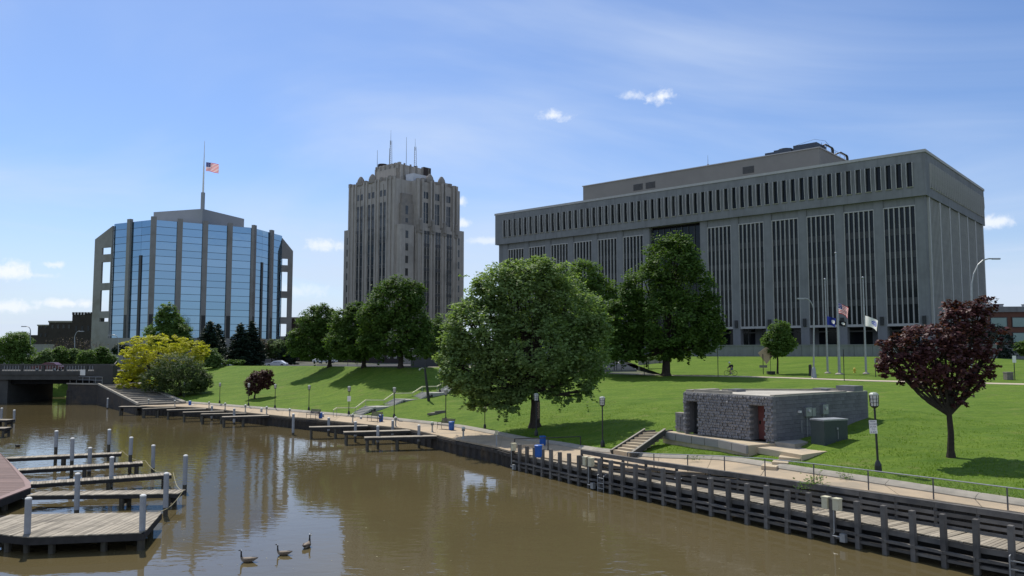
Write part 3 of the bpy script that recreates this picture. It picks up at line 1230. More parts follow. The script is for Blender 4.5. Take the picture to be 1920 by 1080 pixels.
    # masts
    for i, (x, y, h, lat, lab) in enumerate([(17.6, -5.2, 6.0, 0, 'thin whip antenna at the left end of the tower roof'), (12.3, -6, 11.4, 1, 'tallest lattice mast on the tower roof'),
                                             (8.6, -9, 9.2, 0, 'single thin mast between the lattice masts on the tower roof'), (6.9, -11, 8.8, 1, 'right hand double lattice mast on the tower roof'),
                                             (13.6, -6.6, 6.2, 0, 'short mast beside the tallest lattice mast on the tower roof')]):
        p = T0 + ux * x + uy * y
        a = thing('antenna_mast', lab, 'antenna', (p.x, p.y, 63.2), 0, 'antennas on the tower roof')
        m_ = MB()
        if lat:
            for q in range(3):
                an = q * 2.1
                m_.cyl((.45 * math.cos(an), .45 * math.sin(an), 0), (.3 * math.cos(an), .3 * math.sin(an), h * .72), .06, n=4)
            for k in range(int(h * .72 / .6)):
                for q in range(3):
                    a0, a1 = q * 2.1, (q + 1) * 2.1
                    rr = .45 - .15 * (k * .6) / (h * .72)
                    m_.cyl((rr * math.cos(a0), rr * math.sin(a0), k * .6), (rr * math.cos(a1), rr * math.sin(a1), k * .6 + .6), .03, n=3)
            m_.cyl((0, 0, h * .6), (0, 0, h), .07, .03, 5)
        else:
            m_.cyl((0, 0, 0), (0, 0, h), .10, .05, 5)
        m_.build('mast', M_steel, a)
        MB().box(-.35, .35, -.35, .35, -.0, .4).build('foot', M_black, a)
    return r


tower = build_tower()

# ---------------------------------------------------------------- mirror glass office building
def build_glass():
    P0, P1, P2, P3 = Vector((-111.6, 222.5, 0)), Vector((-97.2, 215, 0)), Vector((-74.9, 230, 0)), Vector((-71.2, 246, 0))
    r = thing('glass_office_building', 'faceted mirror glass office block with concrete fins and open end frames', 'building', P1)
    ZB_, ZR = 11.6, 43.6
    o = P1
    faces = [(P0, P1, [0, .42, 1.0]), (P1, P2, [0, .25, .5, .75, 1.0]), (P2, P3, [0, .60, 1.0])]
    rows = []
    z = ZB_
    k = 0
    while z < ZR - .1:
        h = 2.16 if k % 2 == 0 else 1.84
        rows.append((z, min(z + h, ZR)))
        z += h
        k += 1
    core = MB()
    pts = [P0, P1, P2, P3, Vector((-80, 262, 0)), Vector((-97, 276, 0)), Vector((-119, 258, 0))]
    cen = sum(pts, Vector()) / len(pts)
    ins = [p + (cen - p).normalized() * .6 - o for p in pts]
    core.prism([(p.x, p.y) for p in ins], ZB_ - .5, ZR - .3)
    core.build('core', M_dark, r)
    core = MB()
    ins = [p + (p - cen).normalized() * .9 - o for p in pts]
    core.prism([(p.x, p.y) for p in ins], 4, ZB_ - .02)
    core.build('podium', M_gconc, r)
    mull = MB()
    fins = []
    pier_low = MB()
    for (a, b, cuts) in faces:
        d = b - a
        Lf = d.length
        d.normalize()
        n = Vector((d.y, -d.x, 0))
        if n.y > 0:
            n = -n
        ang = math.atan2(d.y, d.x)
        for c0, c1 in zip(cuts, cuts[1:]):
            q0, q1 = a + d * (Lf * c0), a + d * (Lf * c1)
            w = (q1 - q0).length
            split = (c1 - c0) * Lf > 8.0 and Lf < 20
            segs = [(0, .5), (.5, 1)] if split else [(0, 1)]
            for s0, s1 in segs:
                for (z0, z1) in rows:
                    mb = MB()
                    u0, u1 = w * s0 + .03, w * s1 - .03
                    tl = .011 * random.uniform(-1, 1)
                    mb.add([(u0, 0, z0 + .05), (u1, tl, z0 + .05), (u1, tl, z1 - .05), (u0, 0, z1 - .05), (u0, .06, z0 + .05), (u1, .06, z0 + .05), (u1, .06, z1 - .05), (u0, .06, z1 - .05)],
                           [(0, 1, 2, 3), (7, 6, 5, 4), (0, 4, 5, 1), (3, 2, 6, 7), (0, 3, 7, 4), (1, 5, 6, 2)])
                    inst('glass_pane', mb.mesh('glass_pane', M_mirror), r, q0 - o, (0, 0, ang))
            if split:
                mm = q0.lerp(q1, .5) + n * .03 - o
                mull.box(0, 0, 0, 0, 0, 0)
                mull.beam((mm.x, mm.y, ZB_), (mm.x, mm.y, ZR - 9.5), 1.0, .35, up=tuple(n))
            for (z0, z1) in rows:
                e0, e1 = q0 - o + n * -.02, q1 - o + n * -.02
                mull.beam((e0.x, e0.y, z0), (e1.x, e1.y, z0), .06, .11)
        for c in cuts:
            if (a is P0 and c == 0) or (a is P2 and c == 1.0) or (a is P1 and c in (0,)) or (a is P2 and c == 0):
                if not (a is P1 and c == 0) and not (a is P2 and c == 0):
                    continue
            if a is P0 and c == 1.0:
                continue
            if a is P1 and c == 1.0:
                continue
            q = a + d * (Lf * c) - o
            fins.append((q, n))
    mull.build('mullion', M_black, r)['kind'] = 'stuff'
    for (q, n) in fins:
        mb = MB()
        p = q + n * .15
        mb.beam((p.x, p.y, ZB_ + 8), (p.x, p.y, ZR + .8), 1.35, .9, up=tuple(n))
        mb.beam((p.x, p.y, ZB_ - .3), (p.x, p.y, ZB_ + 8), 1.35, .9, up=tuple(n))
        f = mb.build('fin', M_gconc, r)
        mb = MB()
        p2 = q + n * .66
        mb.beam((p2.x, p2.y, 5), (p2.x, p2.y, ZB_ + 6.3), 1.0, .1, up=tuple(n))
        mb.build('downpipe', M_black, f)
    # roof slab edge and grey roof house
    mb = MB()
    ins = [p + (cen - p).normalized() * .3 - o for p in pts]
    mb.prism([(p.x, p.y) for p in ins], ZR - .28, ZR + .05)
    mb.build('roof', M_gpent, r)
    pa, pb_, pc = at_depth(288, 400, 228), at_depth(380, 390, 222.5), at_depth(458, 405, 240)
    mb = MB()
    pd = pa + (pc - pb_)
    mb.prism([(p.x - o.x, p.y - o.y) for p in (pa, pb_, pc, pd)], ZR - .2, 47.9)
    mb.build('roof_house', M_gpent, r)
    # open concrete end frames
    def frame(a, dvec, L, zt0, zt1, cols):
        dvec = dvec.normalized()
        n = Vector((dvec.y, -dvec.x, 0))
        def pt(s, z):
            p = a + dvec * (L * s) - o
            return (p.x, p.y, z)
        mb = MB()
        def bar(s0, s1, z0, z1a, z1b=None):
            z1b = z1a if z1b is None else z1b
            p0, p1 = a + dvec * (L * s0) - o, a + dvec * (L * s1) - o
            q0, q1 = p0 - n * .5, p1 - n * .5
            mb.prism([(p0.x, p0.y), (p1.x, p1.y), (q1.x, q1.y), (q0.x, q0.y)], z0, [z1a, z1b, z1b, z1a])
        zl, zh = 5.0, min(zt0, zt1)
        bar(.56, 1.0, zl, zt0 + (zt1 - zt0) * .56, zt1)                     # outer column
        bar(.0, .05, zl, zt0, zt0 + (zt1 - zt0) * .05)                     # inner column
        for (z0, z1) in cols:
            if z1 > zh - 2:
                bar(.05, .56, z0, zt0 + (zt1 - zt0) * .05, zt0 + (zt1 - zt0) * .56)
            else:
                bar(.05, .56, z0, z1)
        return mb.build('end_frame', M_gconc, r)
    frame(P0, Vector((-.9, .45, 0)), 7.3, 43.0, 39.6, [(5, 16.2), (17.2, 19.1), (25, 27), (32.9, 35.1), (37, 42)])
    frame(P3, Vector((.9, .45, 0)), 3.4, 43.0, 39.0, [(5, 12.5), (16.3, 18.4), (24.3, 26.4), (32.4, 34.5), (36.5, 42)])
    return r


glass = build_glass()


# ---------------------------------------------------------------- other buildings
def win_block(name, label, cat, loc, rz, w, d, h, m_wall, wins, m_win, floors, group=None):
    r = thing(name, label, cat, loc, rz, group)
    MB().box(0, w, 0, d, -1, h).build('wall', m_wall, r)
    MB().box(-.15, w + .15, -.15, d + .15, h + .003, h + .5).build('roof', M_court, r)
    return r


Yb = 205
x0 = at_depth(1850, 655, Yb).x
brick = thing('brick_office_building', 'three storey brown brick building with a grey roof band behind the red maple', 'building', (x0, Yb, 0), R(-6))
MB().box(0, 46, 0, 25, 4, 18.0).build('wall', M_brick, brick)
MB().box(-.3, 46.3, -.4, 25.3, 18.0, 19.4).build('roof', M_court, brick)
MB().box(-.1, 46.1, -.5, -.003, 4, 9.6).build('plinth', M_court, brick)
wf = MB()
wf.box(-1.9, 1.9, -.12, .0, -1.15, 1.15)
wf = wf.mesh('window', mat('pale_green_pane', (.16, .25, .23), (.13, .21, .19), .5, .12, .5, rand=.3))
wfr = MB()
wfr.box(-2.05, 2.05, -.2, .0, -1.3, -1.152)
wfr.box(-2.05, 2.05, -.2, .0, 1.152, 1.3)
wfr.box(-2.05, -1.9, -.2, .0, -1.15, 1.15)
wfr.box(1.9, 2.05, -.2, .0, -1.15, 1.15)
wfr = wfr.mesh('frame', M_spand)
for k in range(7):
    for z in (15.4, 11.5):
        w = inst('window', wf, brick, (3.2 + 5.2 * k, -.003, z))
        inst('frame', wfr, w, (0, -.0, 0))
MB().box(10, 12, -.6, -.5, 5, 7.6).build('door', M_dglass, brick)
for i, (x, w) in enumerate([(4, 4), (14, 3), (24, 5)]):
    u = thing('roof_unit', 'grey ventilation unit on the brown brick roof, number %s from the left' % ('one', 'two', 'three')[i], 'roof unit', brick.location + Vector((x, 6 - x * .1, 19.4)), R(-6), 'ventilation units on the brick roof')
    MB().box(0, w, 0, 3, 0, .8).build('housing', M_steel, u)
    MB().box(-.1, w + .1, -.1, 3.1, .8, 1.0).build('lid', M_black, u)

# castle-like brown buildings on the left skyline
Yk = 290
def sk(px, py):
    return at_depth(px, py, Yk)
k1 = thing('castellated_building', 'dark brown building with a battlemented square tower on the left skyline', 'building', (sk(133, 655).x, Yk, 0))
wx = sk(170, 655).x - sk(133, 655).x
hz = sk(133, 590).z
MB().box(0, wx, 0, 9, 3, hz).build('tower_wall', M_brickd, k1)
b = MB()
for k in range(7):
    b.box(wx * k / 6.5, wx * k / 6.5 + .6, -.2, .5, hz + .003, hz + .9)
    b.box(wx * k / 6.5, wx * k / 6.5 + .6, 8.6, 9.2, hz + .003, hz + .9)
b.build('battlement', M_brickd, k1)
b = MB()
for k in range(3):
    b.box(1.2 + 2.2 * k, 2.0 + 2.2 * k, -.06, -.003, hz - 6, hz - 4)
b.build('window', M_dglass, k1)
wl = sk(133, 655).x - sk(88, 655).x
k2 = thing('brown_block_building', 'flat roofed dark brown building left of the battlemented tower', 'building', (sk(88, 655).x, Yk, 0))
MB().box(0, wl - .1, .5, 12, 3, sk(88, 604.5).z).build('wall', M_brickd, k2)
MB().box(-.2, wl - .1, .3, 12, sk(88, 604.5).z + .003, sk(88, 603).z + .3).build('roof', M_stonedk, k2)
b = MB()
for k in range(4):
    b.box(1 + 2 * k, 1.8 + 2 * k, .4, .497, 16, 17.4)
b.build('window', M_dglass, k2)
k3 = thing('stepped_wing_building', 'lower dark wing with a flat roof at the left end of the skyline block', 'building', (sk(66, 655).x, Yk, 0))
wz = sk(88, 655).x - sk(66, 655).x
MB().box(0, wz - .1, 1, 12, 3, sk(66, 611).z).build('wall', M_brickd, k3)
MB().box(-.2, wz - .1, .8, 12, sk(66, 611).z + .003, sk(66, 610).z + .3).build('roof', M_stonedk, k3)
b = MB()
for k in range(2):
    for z in (13, 16):
        b.box(.9 + 1.7 * k, 1.6 + 1.7 * k, .9, .997, z, z + 1.3)
b.build('window', M_dglass, k3)
k4 = thing('low_office_building', 'low dark building with a small roof hut at the far left edge', 'building', (sk(-60, 655).x, Yk + 30, 0))
MB().box(0, 13.5, 0, 10, 3, 14.2).build('wall', M_brickd, k4)
MB().box(11.5, 13.0, 1, 3, 14.2, 16.6).build('roof_hut', M_stonedk, k4)
MB().box(13.6, 26, 2, 10, 3, 11.5).build('annexe', M_brickd, k4)
k5 = thing('parapet_wall', 'pale grey concrete wall behind the shrubs beyond the bridge', 'wall', (at_depth(-10, 655, 190).x, 190, 0))
for k in range(5):
    MB().box(2.8 * k, 2.8 * k + 2.76, 0, .4, 3, 9.4).build('panel', M_gconc, k5)
MB().box(0, 14, -.05, .45, 9.403, 9.7).build('coping', M_gconc, k5)
k6 = thing('grey_annexe', 'grey low annexe between the glass office block and the trees', 'building', (at_depth(540, 655, 262).x, 262, 0))
MB().box(0, 16, 0, 12, 4, 18.5).build('wall', M_brickd, k6)
MB().box(-.2, 16.2, -.2, 12.2, 18.503, 19.0).build('roof', M_stonedk, k6)

# ---------------------------------------------------------------- bridge and steps on the left
BY = 127.0
def build_bridge():
    xl = -150.0
    xr = at_depth(206, 700, BY).x
    z_deck = at_depth(100, 697, BY).z
    z_bot = at_depth(100, 712, BY).z
    z_rail = at_depth(100, 685.5, BY).z
    r = thing('street_bridge', 'low concrete street bridge over the river at the left with an open railing', 'bridge', (xr, BY, 0))
    w = xr - xl
    MB().box(-w, 0, 0, 14, z_bot, z_deck).build('deck', M_bridge, r)
    MB().box(-w, 0, -.15, -.003, z_deck - .5, z_deck + .12).build('edge_beam', M_bridge, r)
    b = MB()
    for k in range(5):
        b.box(-w, 0, 1.2 + 2.6 * k, 1.9 + 2.6 * k, z_bot - .7, z_bot - .003)
    b.build('girder', M_dark, r)
    post = MB().box(-.16, .16, -.12, .16, z_deck + .12, z_rail).mesh('rail_post', M_bridge)
    for k in range(int(w / 3.4)):
        inst('rail_post', post, r, (-.3 - 3.4 * k, 0, 0))
    MB().box(-w, 0, -.1, .14, z_rail + .003, z_rail + .14).build('top_rail', M_bridge, r)
    b = MB()
    for k in range(int(w / .45)):
        x = -.5 - .45 * k
        b.box(x - .03, x + .03, -.02, .04, z_deck + .12, z_rail)
    b.build('baluster', M_steel, r)['kind'] = 'stuff'
    MB().box(-w, -0, 13.7, 13.95, z_deck + .003, z_rail).build('far_parapet', M_bridge, r)
    for px in (2, -120):
        x = at_depth(px, 700, BY).x - xr
        MB().box(x - 1.3, x + .9, .4, 13, -2.3, z_bot - .003).build('pier', M_bridge, r)
    x = at_depth(133, 700, BY).x - xr
    MB().prism([(x, 2.6), (.8, 2.6), (3.0, 16), (x - 3, 16)], -2.3, z_bot - .71).build('abutment', M_wall, r)
    MB().box(-2.4, .6, -.3, 1.2, 2.2, z_rail + .1).build('end_pillar', M_bridge, r)
    b = MB()
    b.box(-4.6, -3.8, -.19, -.153, z_bot + .7, z_bot + 1.6)
    b.build('clearance_sign', M_white, r)
    return r, xr, z_deck, z_rail


bridge, BXR, BZD, BZR = build_bridge()

# stepped bank between bridge and promenade
tr = thing('riverside_steps', 'wide stone steps with pale edge coming down from the bridge to the walk', 'steps', (0, 0, 0))
p_top = Vector((A[1].x, A[1].y, 0))
p_bot = Vector((A[2].x, A[2].y, 0))
dd = (p_bot - p_top).normalized()
nn = Vector((-dd.y, dd.x, 0))
if nn.x < 0:
    nn = -nn
Ls = (p_bot - p_top).length
nst = 12
for k in range(nst):
    a = p_top + dd * (Ls * k / nst)
    c = p_top + dd * (Ls * (k + 1) / nst - .03)
    z = 3.0 - (3.0 - 1.25) * k / nst
    q = [a - nn * .05, c - nn * .05, c + nn * 5.2, a + nn * 5.2]
    MB().prism([(p.x, p.y) for p in q], -.2, z).build('step', M_stonebase, tr)
for off, w_ in ((-.35, .3), (5.25, .6)):
    a, c = p_top + nn * off, p_bot + nn * off
    q = [a, c, c + nn * w_, a + nn * w_]
    MB().prism([(p.x, p.y) for p in q], [3.0, 1.25, 1.25, 3.0], [3.25, 1.5, 1.5, 3.25]).build('side_kerb', M_conc, tr)
    if off < 0:
        q2 = [a + nn * .02, c + nn * .02, c + nn * .28, a + nn * .28]
        MB().prism([(p.x, p.y) for p in q2], -1.5, [2.997, 1.247, 1.247, 2.997]).build('side_wall', M_wall, tr)
tw = thing('landing_wall', 'dark river wall with a pale coping and pipe rail beside the bridge', 'wall', (0, 0, 0))
a, c = Vector((A[0].x, A[0].y, 0)), p_top
q = [a, c, c + nn * 5.5, a + nn * 5.5 + Vector((0, 3, 0))]
MB().prism([(p.x, p.y) for p in q], -2.2, 3.0).build('wall', M_wall, tw)
q = [a - nn * .2, c - nn * .2, c + nn * .4, a + nn * .4]
MB().prism([(p.x, p.y) for p in q], 3.003, 3.2).build('coping', M_conc, tw)
b = MB()
for k in range(6):
    p = a.lerp(c, k / 5) + nn * .3
    b.cyl((p.x, p.y, 3.2), (p.x, p.y, 4.2), .04, n=5)
p, q = a + nn * .3, c + nn * .3
for z in (3.7, 4.2):
    b.cyl((p.x, p.y, z), (q.x, q.y, z), .035, n=5)
b.build('railing', M_steel, tw)
tl = thing('bank_slab', 'pale sloping concrete slab on the bank beside the bridge end', 'slab', (0, 0, 0))
a, b_, c, d = at_depth(180, 729, 131), at_depth(212, 729, 129), at_depth(222, 706, 136), at_depth(214, 706, 138)
mb = MB()
mb.add([a, b_, c, d, a - Vector((0, 0, 3)), b_ - Vector((0, 0, 3)), c - Vector((0, 0, 4)), d - Vector((0, 0, 4))], [(0, 1, 2, 3), (0, 4, 5, 1), (1, 5, 6, 2), (2, 6, 7, 3), (3, 7, 4, 0)])
mb.build('face', M_bridge, tl)
b2 = MB()
b2.beam(a + Vector((0, 0, .9)), d + Vector((0, 0, .9)), .1, .1)
for f in (0.05, .5, .95):
    p = a.lerp(d, f)
    b2.cyl(p, p + Vector((0, 0, .9)), .05, n=5)
b2.build('handrail', M_steel, tl)
ts = thing('bridge_stair', 'short concrete stair with slanted handrails next to the bridge end', 'stair', (0, 0, 0))
a, c = at_depth(208, 706, 139), at_depth(222, 688, 143)
for k in range(8):
    p = a.lerp(c, k / 8)
    MB().box(p.x - .2, p.x + 2.2, p.y, p.y + .6, p.z - 1.8, p.z + .15).build('step', M_conc, ts)
b2 = MB()
for o_ in (Vector((-.3, 0, 1)), Vector((2.2, 0, 1))):
    b2.beam(a + o_, c + o_, .14, .14)
b2.build('handrail', M_gconc, ts)

# ---------------------------------------------------------------- timber boardwalk on the right
PILE_PX = [(961, 830, 879), (974.6, 834, 883), (988, 836, 887), (1002.5, 837, 890), (1017, 842, 892), (1032, 844, 898), (1050, 847, 902), (1068, 850, 905), (1086, 853, 911), (1105.6, 859, 915), (1123.6, 860, 921), (1145, 864, 925),
           (1168, 868, 929), (1191, 872, 935), (1217.6, 875, 941), (1244, 881, 948), (1273, 885, 952), (1302.5, 890, 960), (1333.7, 897, 968.5), (1367, 901, 974), (1401.5, 905, 982), (1439, 912, 991),
           (1477, 918, 1000), (1518, 925, 1008), (1563, 933, 1017), (1609.6, 939, 1029), (1659.6, 947, 1039.6), (1713.5, 956, 1052.6), (1772, 965, 1064), (1833.5, 976, 1078), (1900, 986, 1091)]
piles = []
for (px, t, b_) in PILE_PX:
    p = on_plane(px, b_, 0)
    piles.append((p, at_depth(px, t, p.y).z))
# smooth the row
xs_ = np.array([p.x for p, _ in piles])
ys_ = np.array([p.y for p, _ in piles])
zs_ = np.array([z for _, z in piles])
for arr in (xs_, ys_, zs_):
    sm = arr.copy()
    for k in range(2, len(arr) - 2):
        sm[k] = (arr[k - 2] + arr[k - 1] + arr[k] + arr[k + 1] + arr[k + 2]) / 5
    arr[:] = sm
row = [Vector((x, y, 0)) for x, y in zip(xs_, ys_)]
zt = list(zs_)
dlast = (row[-1] - row[-3]) / 2
for k in range(6):
    row.append(row[-1] + dlast)
    zt.append(zt[-1])
bw = thing('boardwalk', 'grey timber boardwalk over the river edge with a long row of square piles', 'boardwalk', row[0])
o = row[0]
DZ = 1.1
pm = MB()
pm.box(-.1, .1, -.1, .1, -1.6, .98)
pm.add([(-.1, -.1, .98), (.1, -.1, .98), (.1, .1, .98), (-.1, .1, .98), (-.08, -.08, 1.0), (.08, -.08, 1.0), (.08, .08, 1.0), (-.08, .08, 1.0)], [(4, 5, 6, 7), (0, 1, 5, 4), (1, 2, 6, 5), (2, 3, 7, 6), (3, 0, 4, 7)])
pme = pm.mesh('pile', M_timber)


def rowdir(k):
    d = row[min(k + 1, len(row) - 1)] - row[max(k - 1, 0)]
    return math.atan2(d.y, d.x)


for k, p in enumerate(row):
    inst('pile', pme, bw, Vector((p.x, p.y, zt[k] - .98 + random.uniform(-.05, .05))) - o, (random.uniform(-.02, .02), random.uniform(-.02, .02), rowdir(k) + random.uniform(-.06, .06)))
    if k < len(row) - 1:
        q = row[k + 1]
        d = (q - p).normalized()
        n = Vector((-d.y, d.x, 0))
        if n.x < 0:
            n = -n
        for (off, z, w, h) in ((.17, .92, .09, .22), (-.04, .58, .18, .10), (.06, .30, .20, .12)):
            mb = MB()
            a = p + n * off + d * .01 - o
            c = q + n * off - d * .01 - o
            mb.beam((a.x, a.y, z + random.uniform(-.02, .02)), (c.x, c.y, z + random.uniform(-.02, .02)), w, h)
            mb.build('waler', M_timber, bw)
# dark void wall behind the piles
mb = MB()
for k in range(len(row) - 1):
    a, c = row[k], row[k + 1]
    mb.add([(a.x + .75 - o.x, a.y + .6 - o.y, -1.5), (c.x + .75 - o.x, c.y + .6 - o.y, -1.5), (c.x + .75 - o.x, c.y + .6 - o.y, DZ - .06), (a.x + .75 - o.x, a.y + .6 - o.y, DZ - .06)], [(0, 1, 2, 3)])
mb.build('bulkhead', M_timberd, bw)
# planks: run from the outer row to the rail line
plank_pts = []
tot = 0
lens = [0]
for a, c in zip(row, row[1:]):
    lens.append(lens[-1] + (c - a).length)
railx = [Vector((p.x, p.y, 0)) for p in [A[12], A[13]] + [railp(i, 0, 0) for i in range(7)]]


def rail_near(p, n):
    best = None
    for a, c in zip(railx, railx[1:]):
        d = c - a
        # intersection of p + t n with the segment
        den = n.x * d.y - n.y * d.x
        if abs(den) < 1e-6:
            continue
        t = ((a.x - p.x) * d.y - (a.y - p.y) * d.x) / den
        s = ((a.x - p.x) * n.y - (a.y - p.y) * n.x) / den
        if -.02 <= s <= 1.02 and t > 0 and (best is None or t < best):
            best = t
    return best


pw = .168
s = .1
pl_mesh = {}
rest = MB()
npl = 0
while s < lens[-1] - .3:
    k = max(i for i in range(len(lens) - 1) if lens[i] <= s)
    d = (row[k + 1] - row[k]).normalized()
    n = Vector((-d.y, d.x, 0))
    if n.x < 0:
        n = -n
    p = row[k] + d * (s - lens[k])
    t = rail_near(p, n)
    t = min(t if t else 1.8, 2.6)
    key = round(max(t - .1, .35) / .1)
    if key not in pl_mesh:
        mb = MB()
        mb.box(-.074, .074, 0, key * .1, -.045, 0)
        pl_mesh[key] = mb.mesh('plank', M_plank)
    inst('plank', pl_mesh[key], bw, Vector((p.x, p.y, DZ + random.uniform(-.006, .006))) + n * (.16 + random.uniform(-.02, .03)) - o, (0, random.uniform(-.02, .02), math.atan2(n.y, n.x) - math.pi / 2 + random.uniform(-.008, .008)))
    s += pw
    npl += 1

# timber guard rail between boardwalk and promenade
gr = thing('timber_guard_rail', 'long weathered plank guard rail between boardwalk and riverside walk', 'guard rail', railx[2])
o2 = Vector((railx[2].x, railx[2].y, 0))
gp = [Vector((p.x, p.y, 0)) for p in railx[2:]]
sta = []
for a, c in zip(gp, gp[1:]):
    m_ = max(1, round((c - a).length / 1.85))
    for q in range(m_):
        sta.append(a.lerp(c, q / m_))
sta.append(gp[-1])
for k, p in enumerate(sta):
    d = (sta[min(k + 1, len(sta) - 1)] - sta[max(k - 1, 0)]).normalized()
    MB().beam((p.x - o2.x, p.y - o2.y, .6), (p.x - o2.x, p.y - o2.y, 2.06), .13, .11, up=(-d.y, d.x, 0)).build('post', M_timber, gr)
    if k < len(sta) - 1:
        q = sta[k + 1]
        n = Vector((d.y, -d.x, 0))
        if n.x > 0:
            n = -n
        for z, h in ((1.97, .21), (1.67, .16), (1.40, .15), (1.14, .15)):
            a, c = p + n * .09 - o2 + d * .006, q + n * .09 - o2 - d * .006
            j = random.uniform(-.012, .012)
            MB().beam((a.x, a.y, z + j), (c.x, c.y, z + random.uniform(-.012, .012)), .05, h).build('rail_board', M_timber, gr)
        a, c = p - o2, q - o2
        MB().beam((a.x, a.y, 2.088), (c.x, c.y, 2.088), .24, .045).build('cap_board', M_timber, gr)
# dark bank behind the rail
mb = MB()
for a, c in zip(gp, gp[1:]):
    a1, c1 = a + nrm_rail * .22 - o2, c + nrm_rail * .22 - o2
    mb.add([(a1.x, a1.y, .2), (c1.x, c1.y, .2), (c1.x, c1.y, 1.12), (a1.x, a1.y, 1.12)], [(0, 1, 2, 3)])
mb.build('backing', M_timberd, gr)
# white pipe scraps and brackets on the rail
mb = MB()
for (f, z, L_) in ((.17, 1.0, .9), (.24, 1.35, .5), (.28, 1.62, .35)):
    k = int(f * (len(sta) - 1))
    p, q = sta[k] - nrm_rail * .18 - o2, sta[k + 1] - nrm_rail * .18 - o2
    d = (q - p).normalized()
    mb.cyl((p.x, p.y, z), (p.x + d.x * L_, p.y + d.y * L_, z + .05), .03, n=6)
mb.build('conduit_scrap', M_white, gr)

# chain link fence on the promenade edge
FP = [(1172, 839, 853), (1221, 841.5, 861), (1282, 843.5, 869.5), (1349.6, 847, 878.5), (1425.7, 859, 890), (1514, 873, 903.5), (1613.5, 883, 917), (1733, 896, 935), (1869.5, 913, 956)]
fence = thing('chain_link_fence', 'low chain link fence with thin galvanised top rail along the walk', 'fence', (0, 0, 0))
fpts = []
for k in range(9):
    f = k / 8
    # along the rail line, just inland of it, equally spaced
    pass
base_line = [railp(1, .55, 1.5), railp(2, .5, 1.85), railp(3, .5, 2.05), railp(4, .5, 2.1), railp(5, .45, 2.1), railp(6, .45, 2.1)]
seg = [0]
for a, c in zip(base_line, base_line[1:]):
    seg.append(seg[-1] + (c - a).length)
def along(L_):
    k = max(i for i in range(len(seg) - 1) if seg[i] <= L_ + 1e-6)
    return base_line[k].lerp(base_line[k + 1], (L_ - seg[k]) / (seg[k + 1] - seg[k]))
# distances at which the posts are seen
for (px, t_, b_) in FP:
    best, bl = None, None
    for L_ in np.linspace(-3.5, seg[-1], 400):
        if L_ < 0:
            p = base_line[0] + (base_line[0] - base_line[1]).normalized() * (-L_)
        else:
            p = along(L_)
        dpx = abs(960 + 1500 * p.x / p.y / (1 + .077 * math.tan(PITCH)) - px)
        if best is None or dpx < best:
            best, bl = dpx, p
    fpts.append(bl)
fpts.append(fpts[-1] + (fpts[-1] - fpts[-2]))
fpts.append(fpts[-1] + (fpts[-1] - fpts[-2]))
pst = MB().cyl((0, 0, -.05), (0, 0, .92), .032, n=8).mesh('post', mat('fence_post', (.10, .09, .09), (.14, .13, .12), 3, .6, .4))
for p in fpts:
    p.z = ground(p.x, p.y)
    inst('post', pst, fence, p)
for a, c in zip(fpts, fpts[1:]):
    MB().cyl(a + Vector((0, 0, .92)), c + Vector((0, 0, .92)), .026, n=6).build('top_rail', M_galv, fence)
net = MB()
for a, c in zip(fpts, fpts[1:]):
    d = (c - a)
    L_ = d.length
    d.normalize()
    m_ = int(L_ / .11)
    for k in range(-8, m_):
        for s_ in (1, -1):
            u0, u1 = k * .11, k * .11 + .88
            if s_ < 0:
                u0, u1 = u1, u0
            z0, z1 = .04, .92
            lo, hi = 0, L_
            # clip to the bay
            def cl(u, v, zu, zv):
                if u < lo:
                    f = (lo - u) / (v - u)
                    return lo, zu + (zv - zu) * f
                if u > hi:
                    f = (hi - u) / (v - u)
                    return hi, zu + (zv - zu) * f
                return u, zu
            if max(u0, u1) <= lo or min(u0, u1) >= hi:
                continue
            a0, za = cl(u0, u1, z0, z1)
            a1, zb = cl(u1, u0, z1, z0)
            p, q = a + d * a0, a + d * a1
            zz0, zz1 = a.z + (c.z - a.z) * a0 / L_, a.z + (c.z - a.z) * a1 / L_
            net.cyl((p.x, p.y, zz0 + za), (q.x, q.y, zz1 + zb), .0016, n=3, cap=False)
net.build('mesh_wire', M_galv, fence)['kind'] = 'stuff'

# utility boxes on the boardwalk piles
def box_pair(k, label, side_boxes):
    p = row[k]
    t = thing('power_box', label, 'power box', (p.x, p.y, zt[k]), rowdir(k), 'cream power boxes on boardwalk piles')
    for s_ in side_boxes:
        m_ = MB()
        m_.box(s_ * .15 - .14 + s_ * .12, s_ * .15 + .14 + s_ * .12, -.2, .1, -.52, -.06)
        bx = m_.build('box', M_cream, t)
        m_ = MB()
        m_.box(s_ * .27 - .16, s_ * .27 + .16, -.22, .12, -.057, -.0)
        m_.build('lid', M_cream, bx)
    m_ = MB()
    m_.tube([(.16, -.16, -.5), (.16, -.16, -1.5), (.1, -.2, -1.62), (.6, -.2, -1.62)], .03, 6)
    m_.build('conduit', M_galv, t)
    m_ = MB()
    m_.box(.5, .75, -.3, -.1, -1.8, -1.45)
    m_.build('junction_box', M_galv, t)


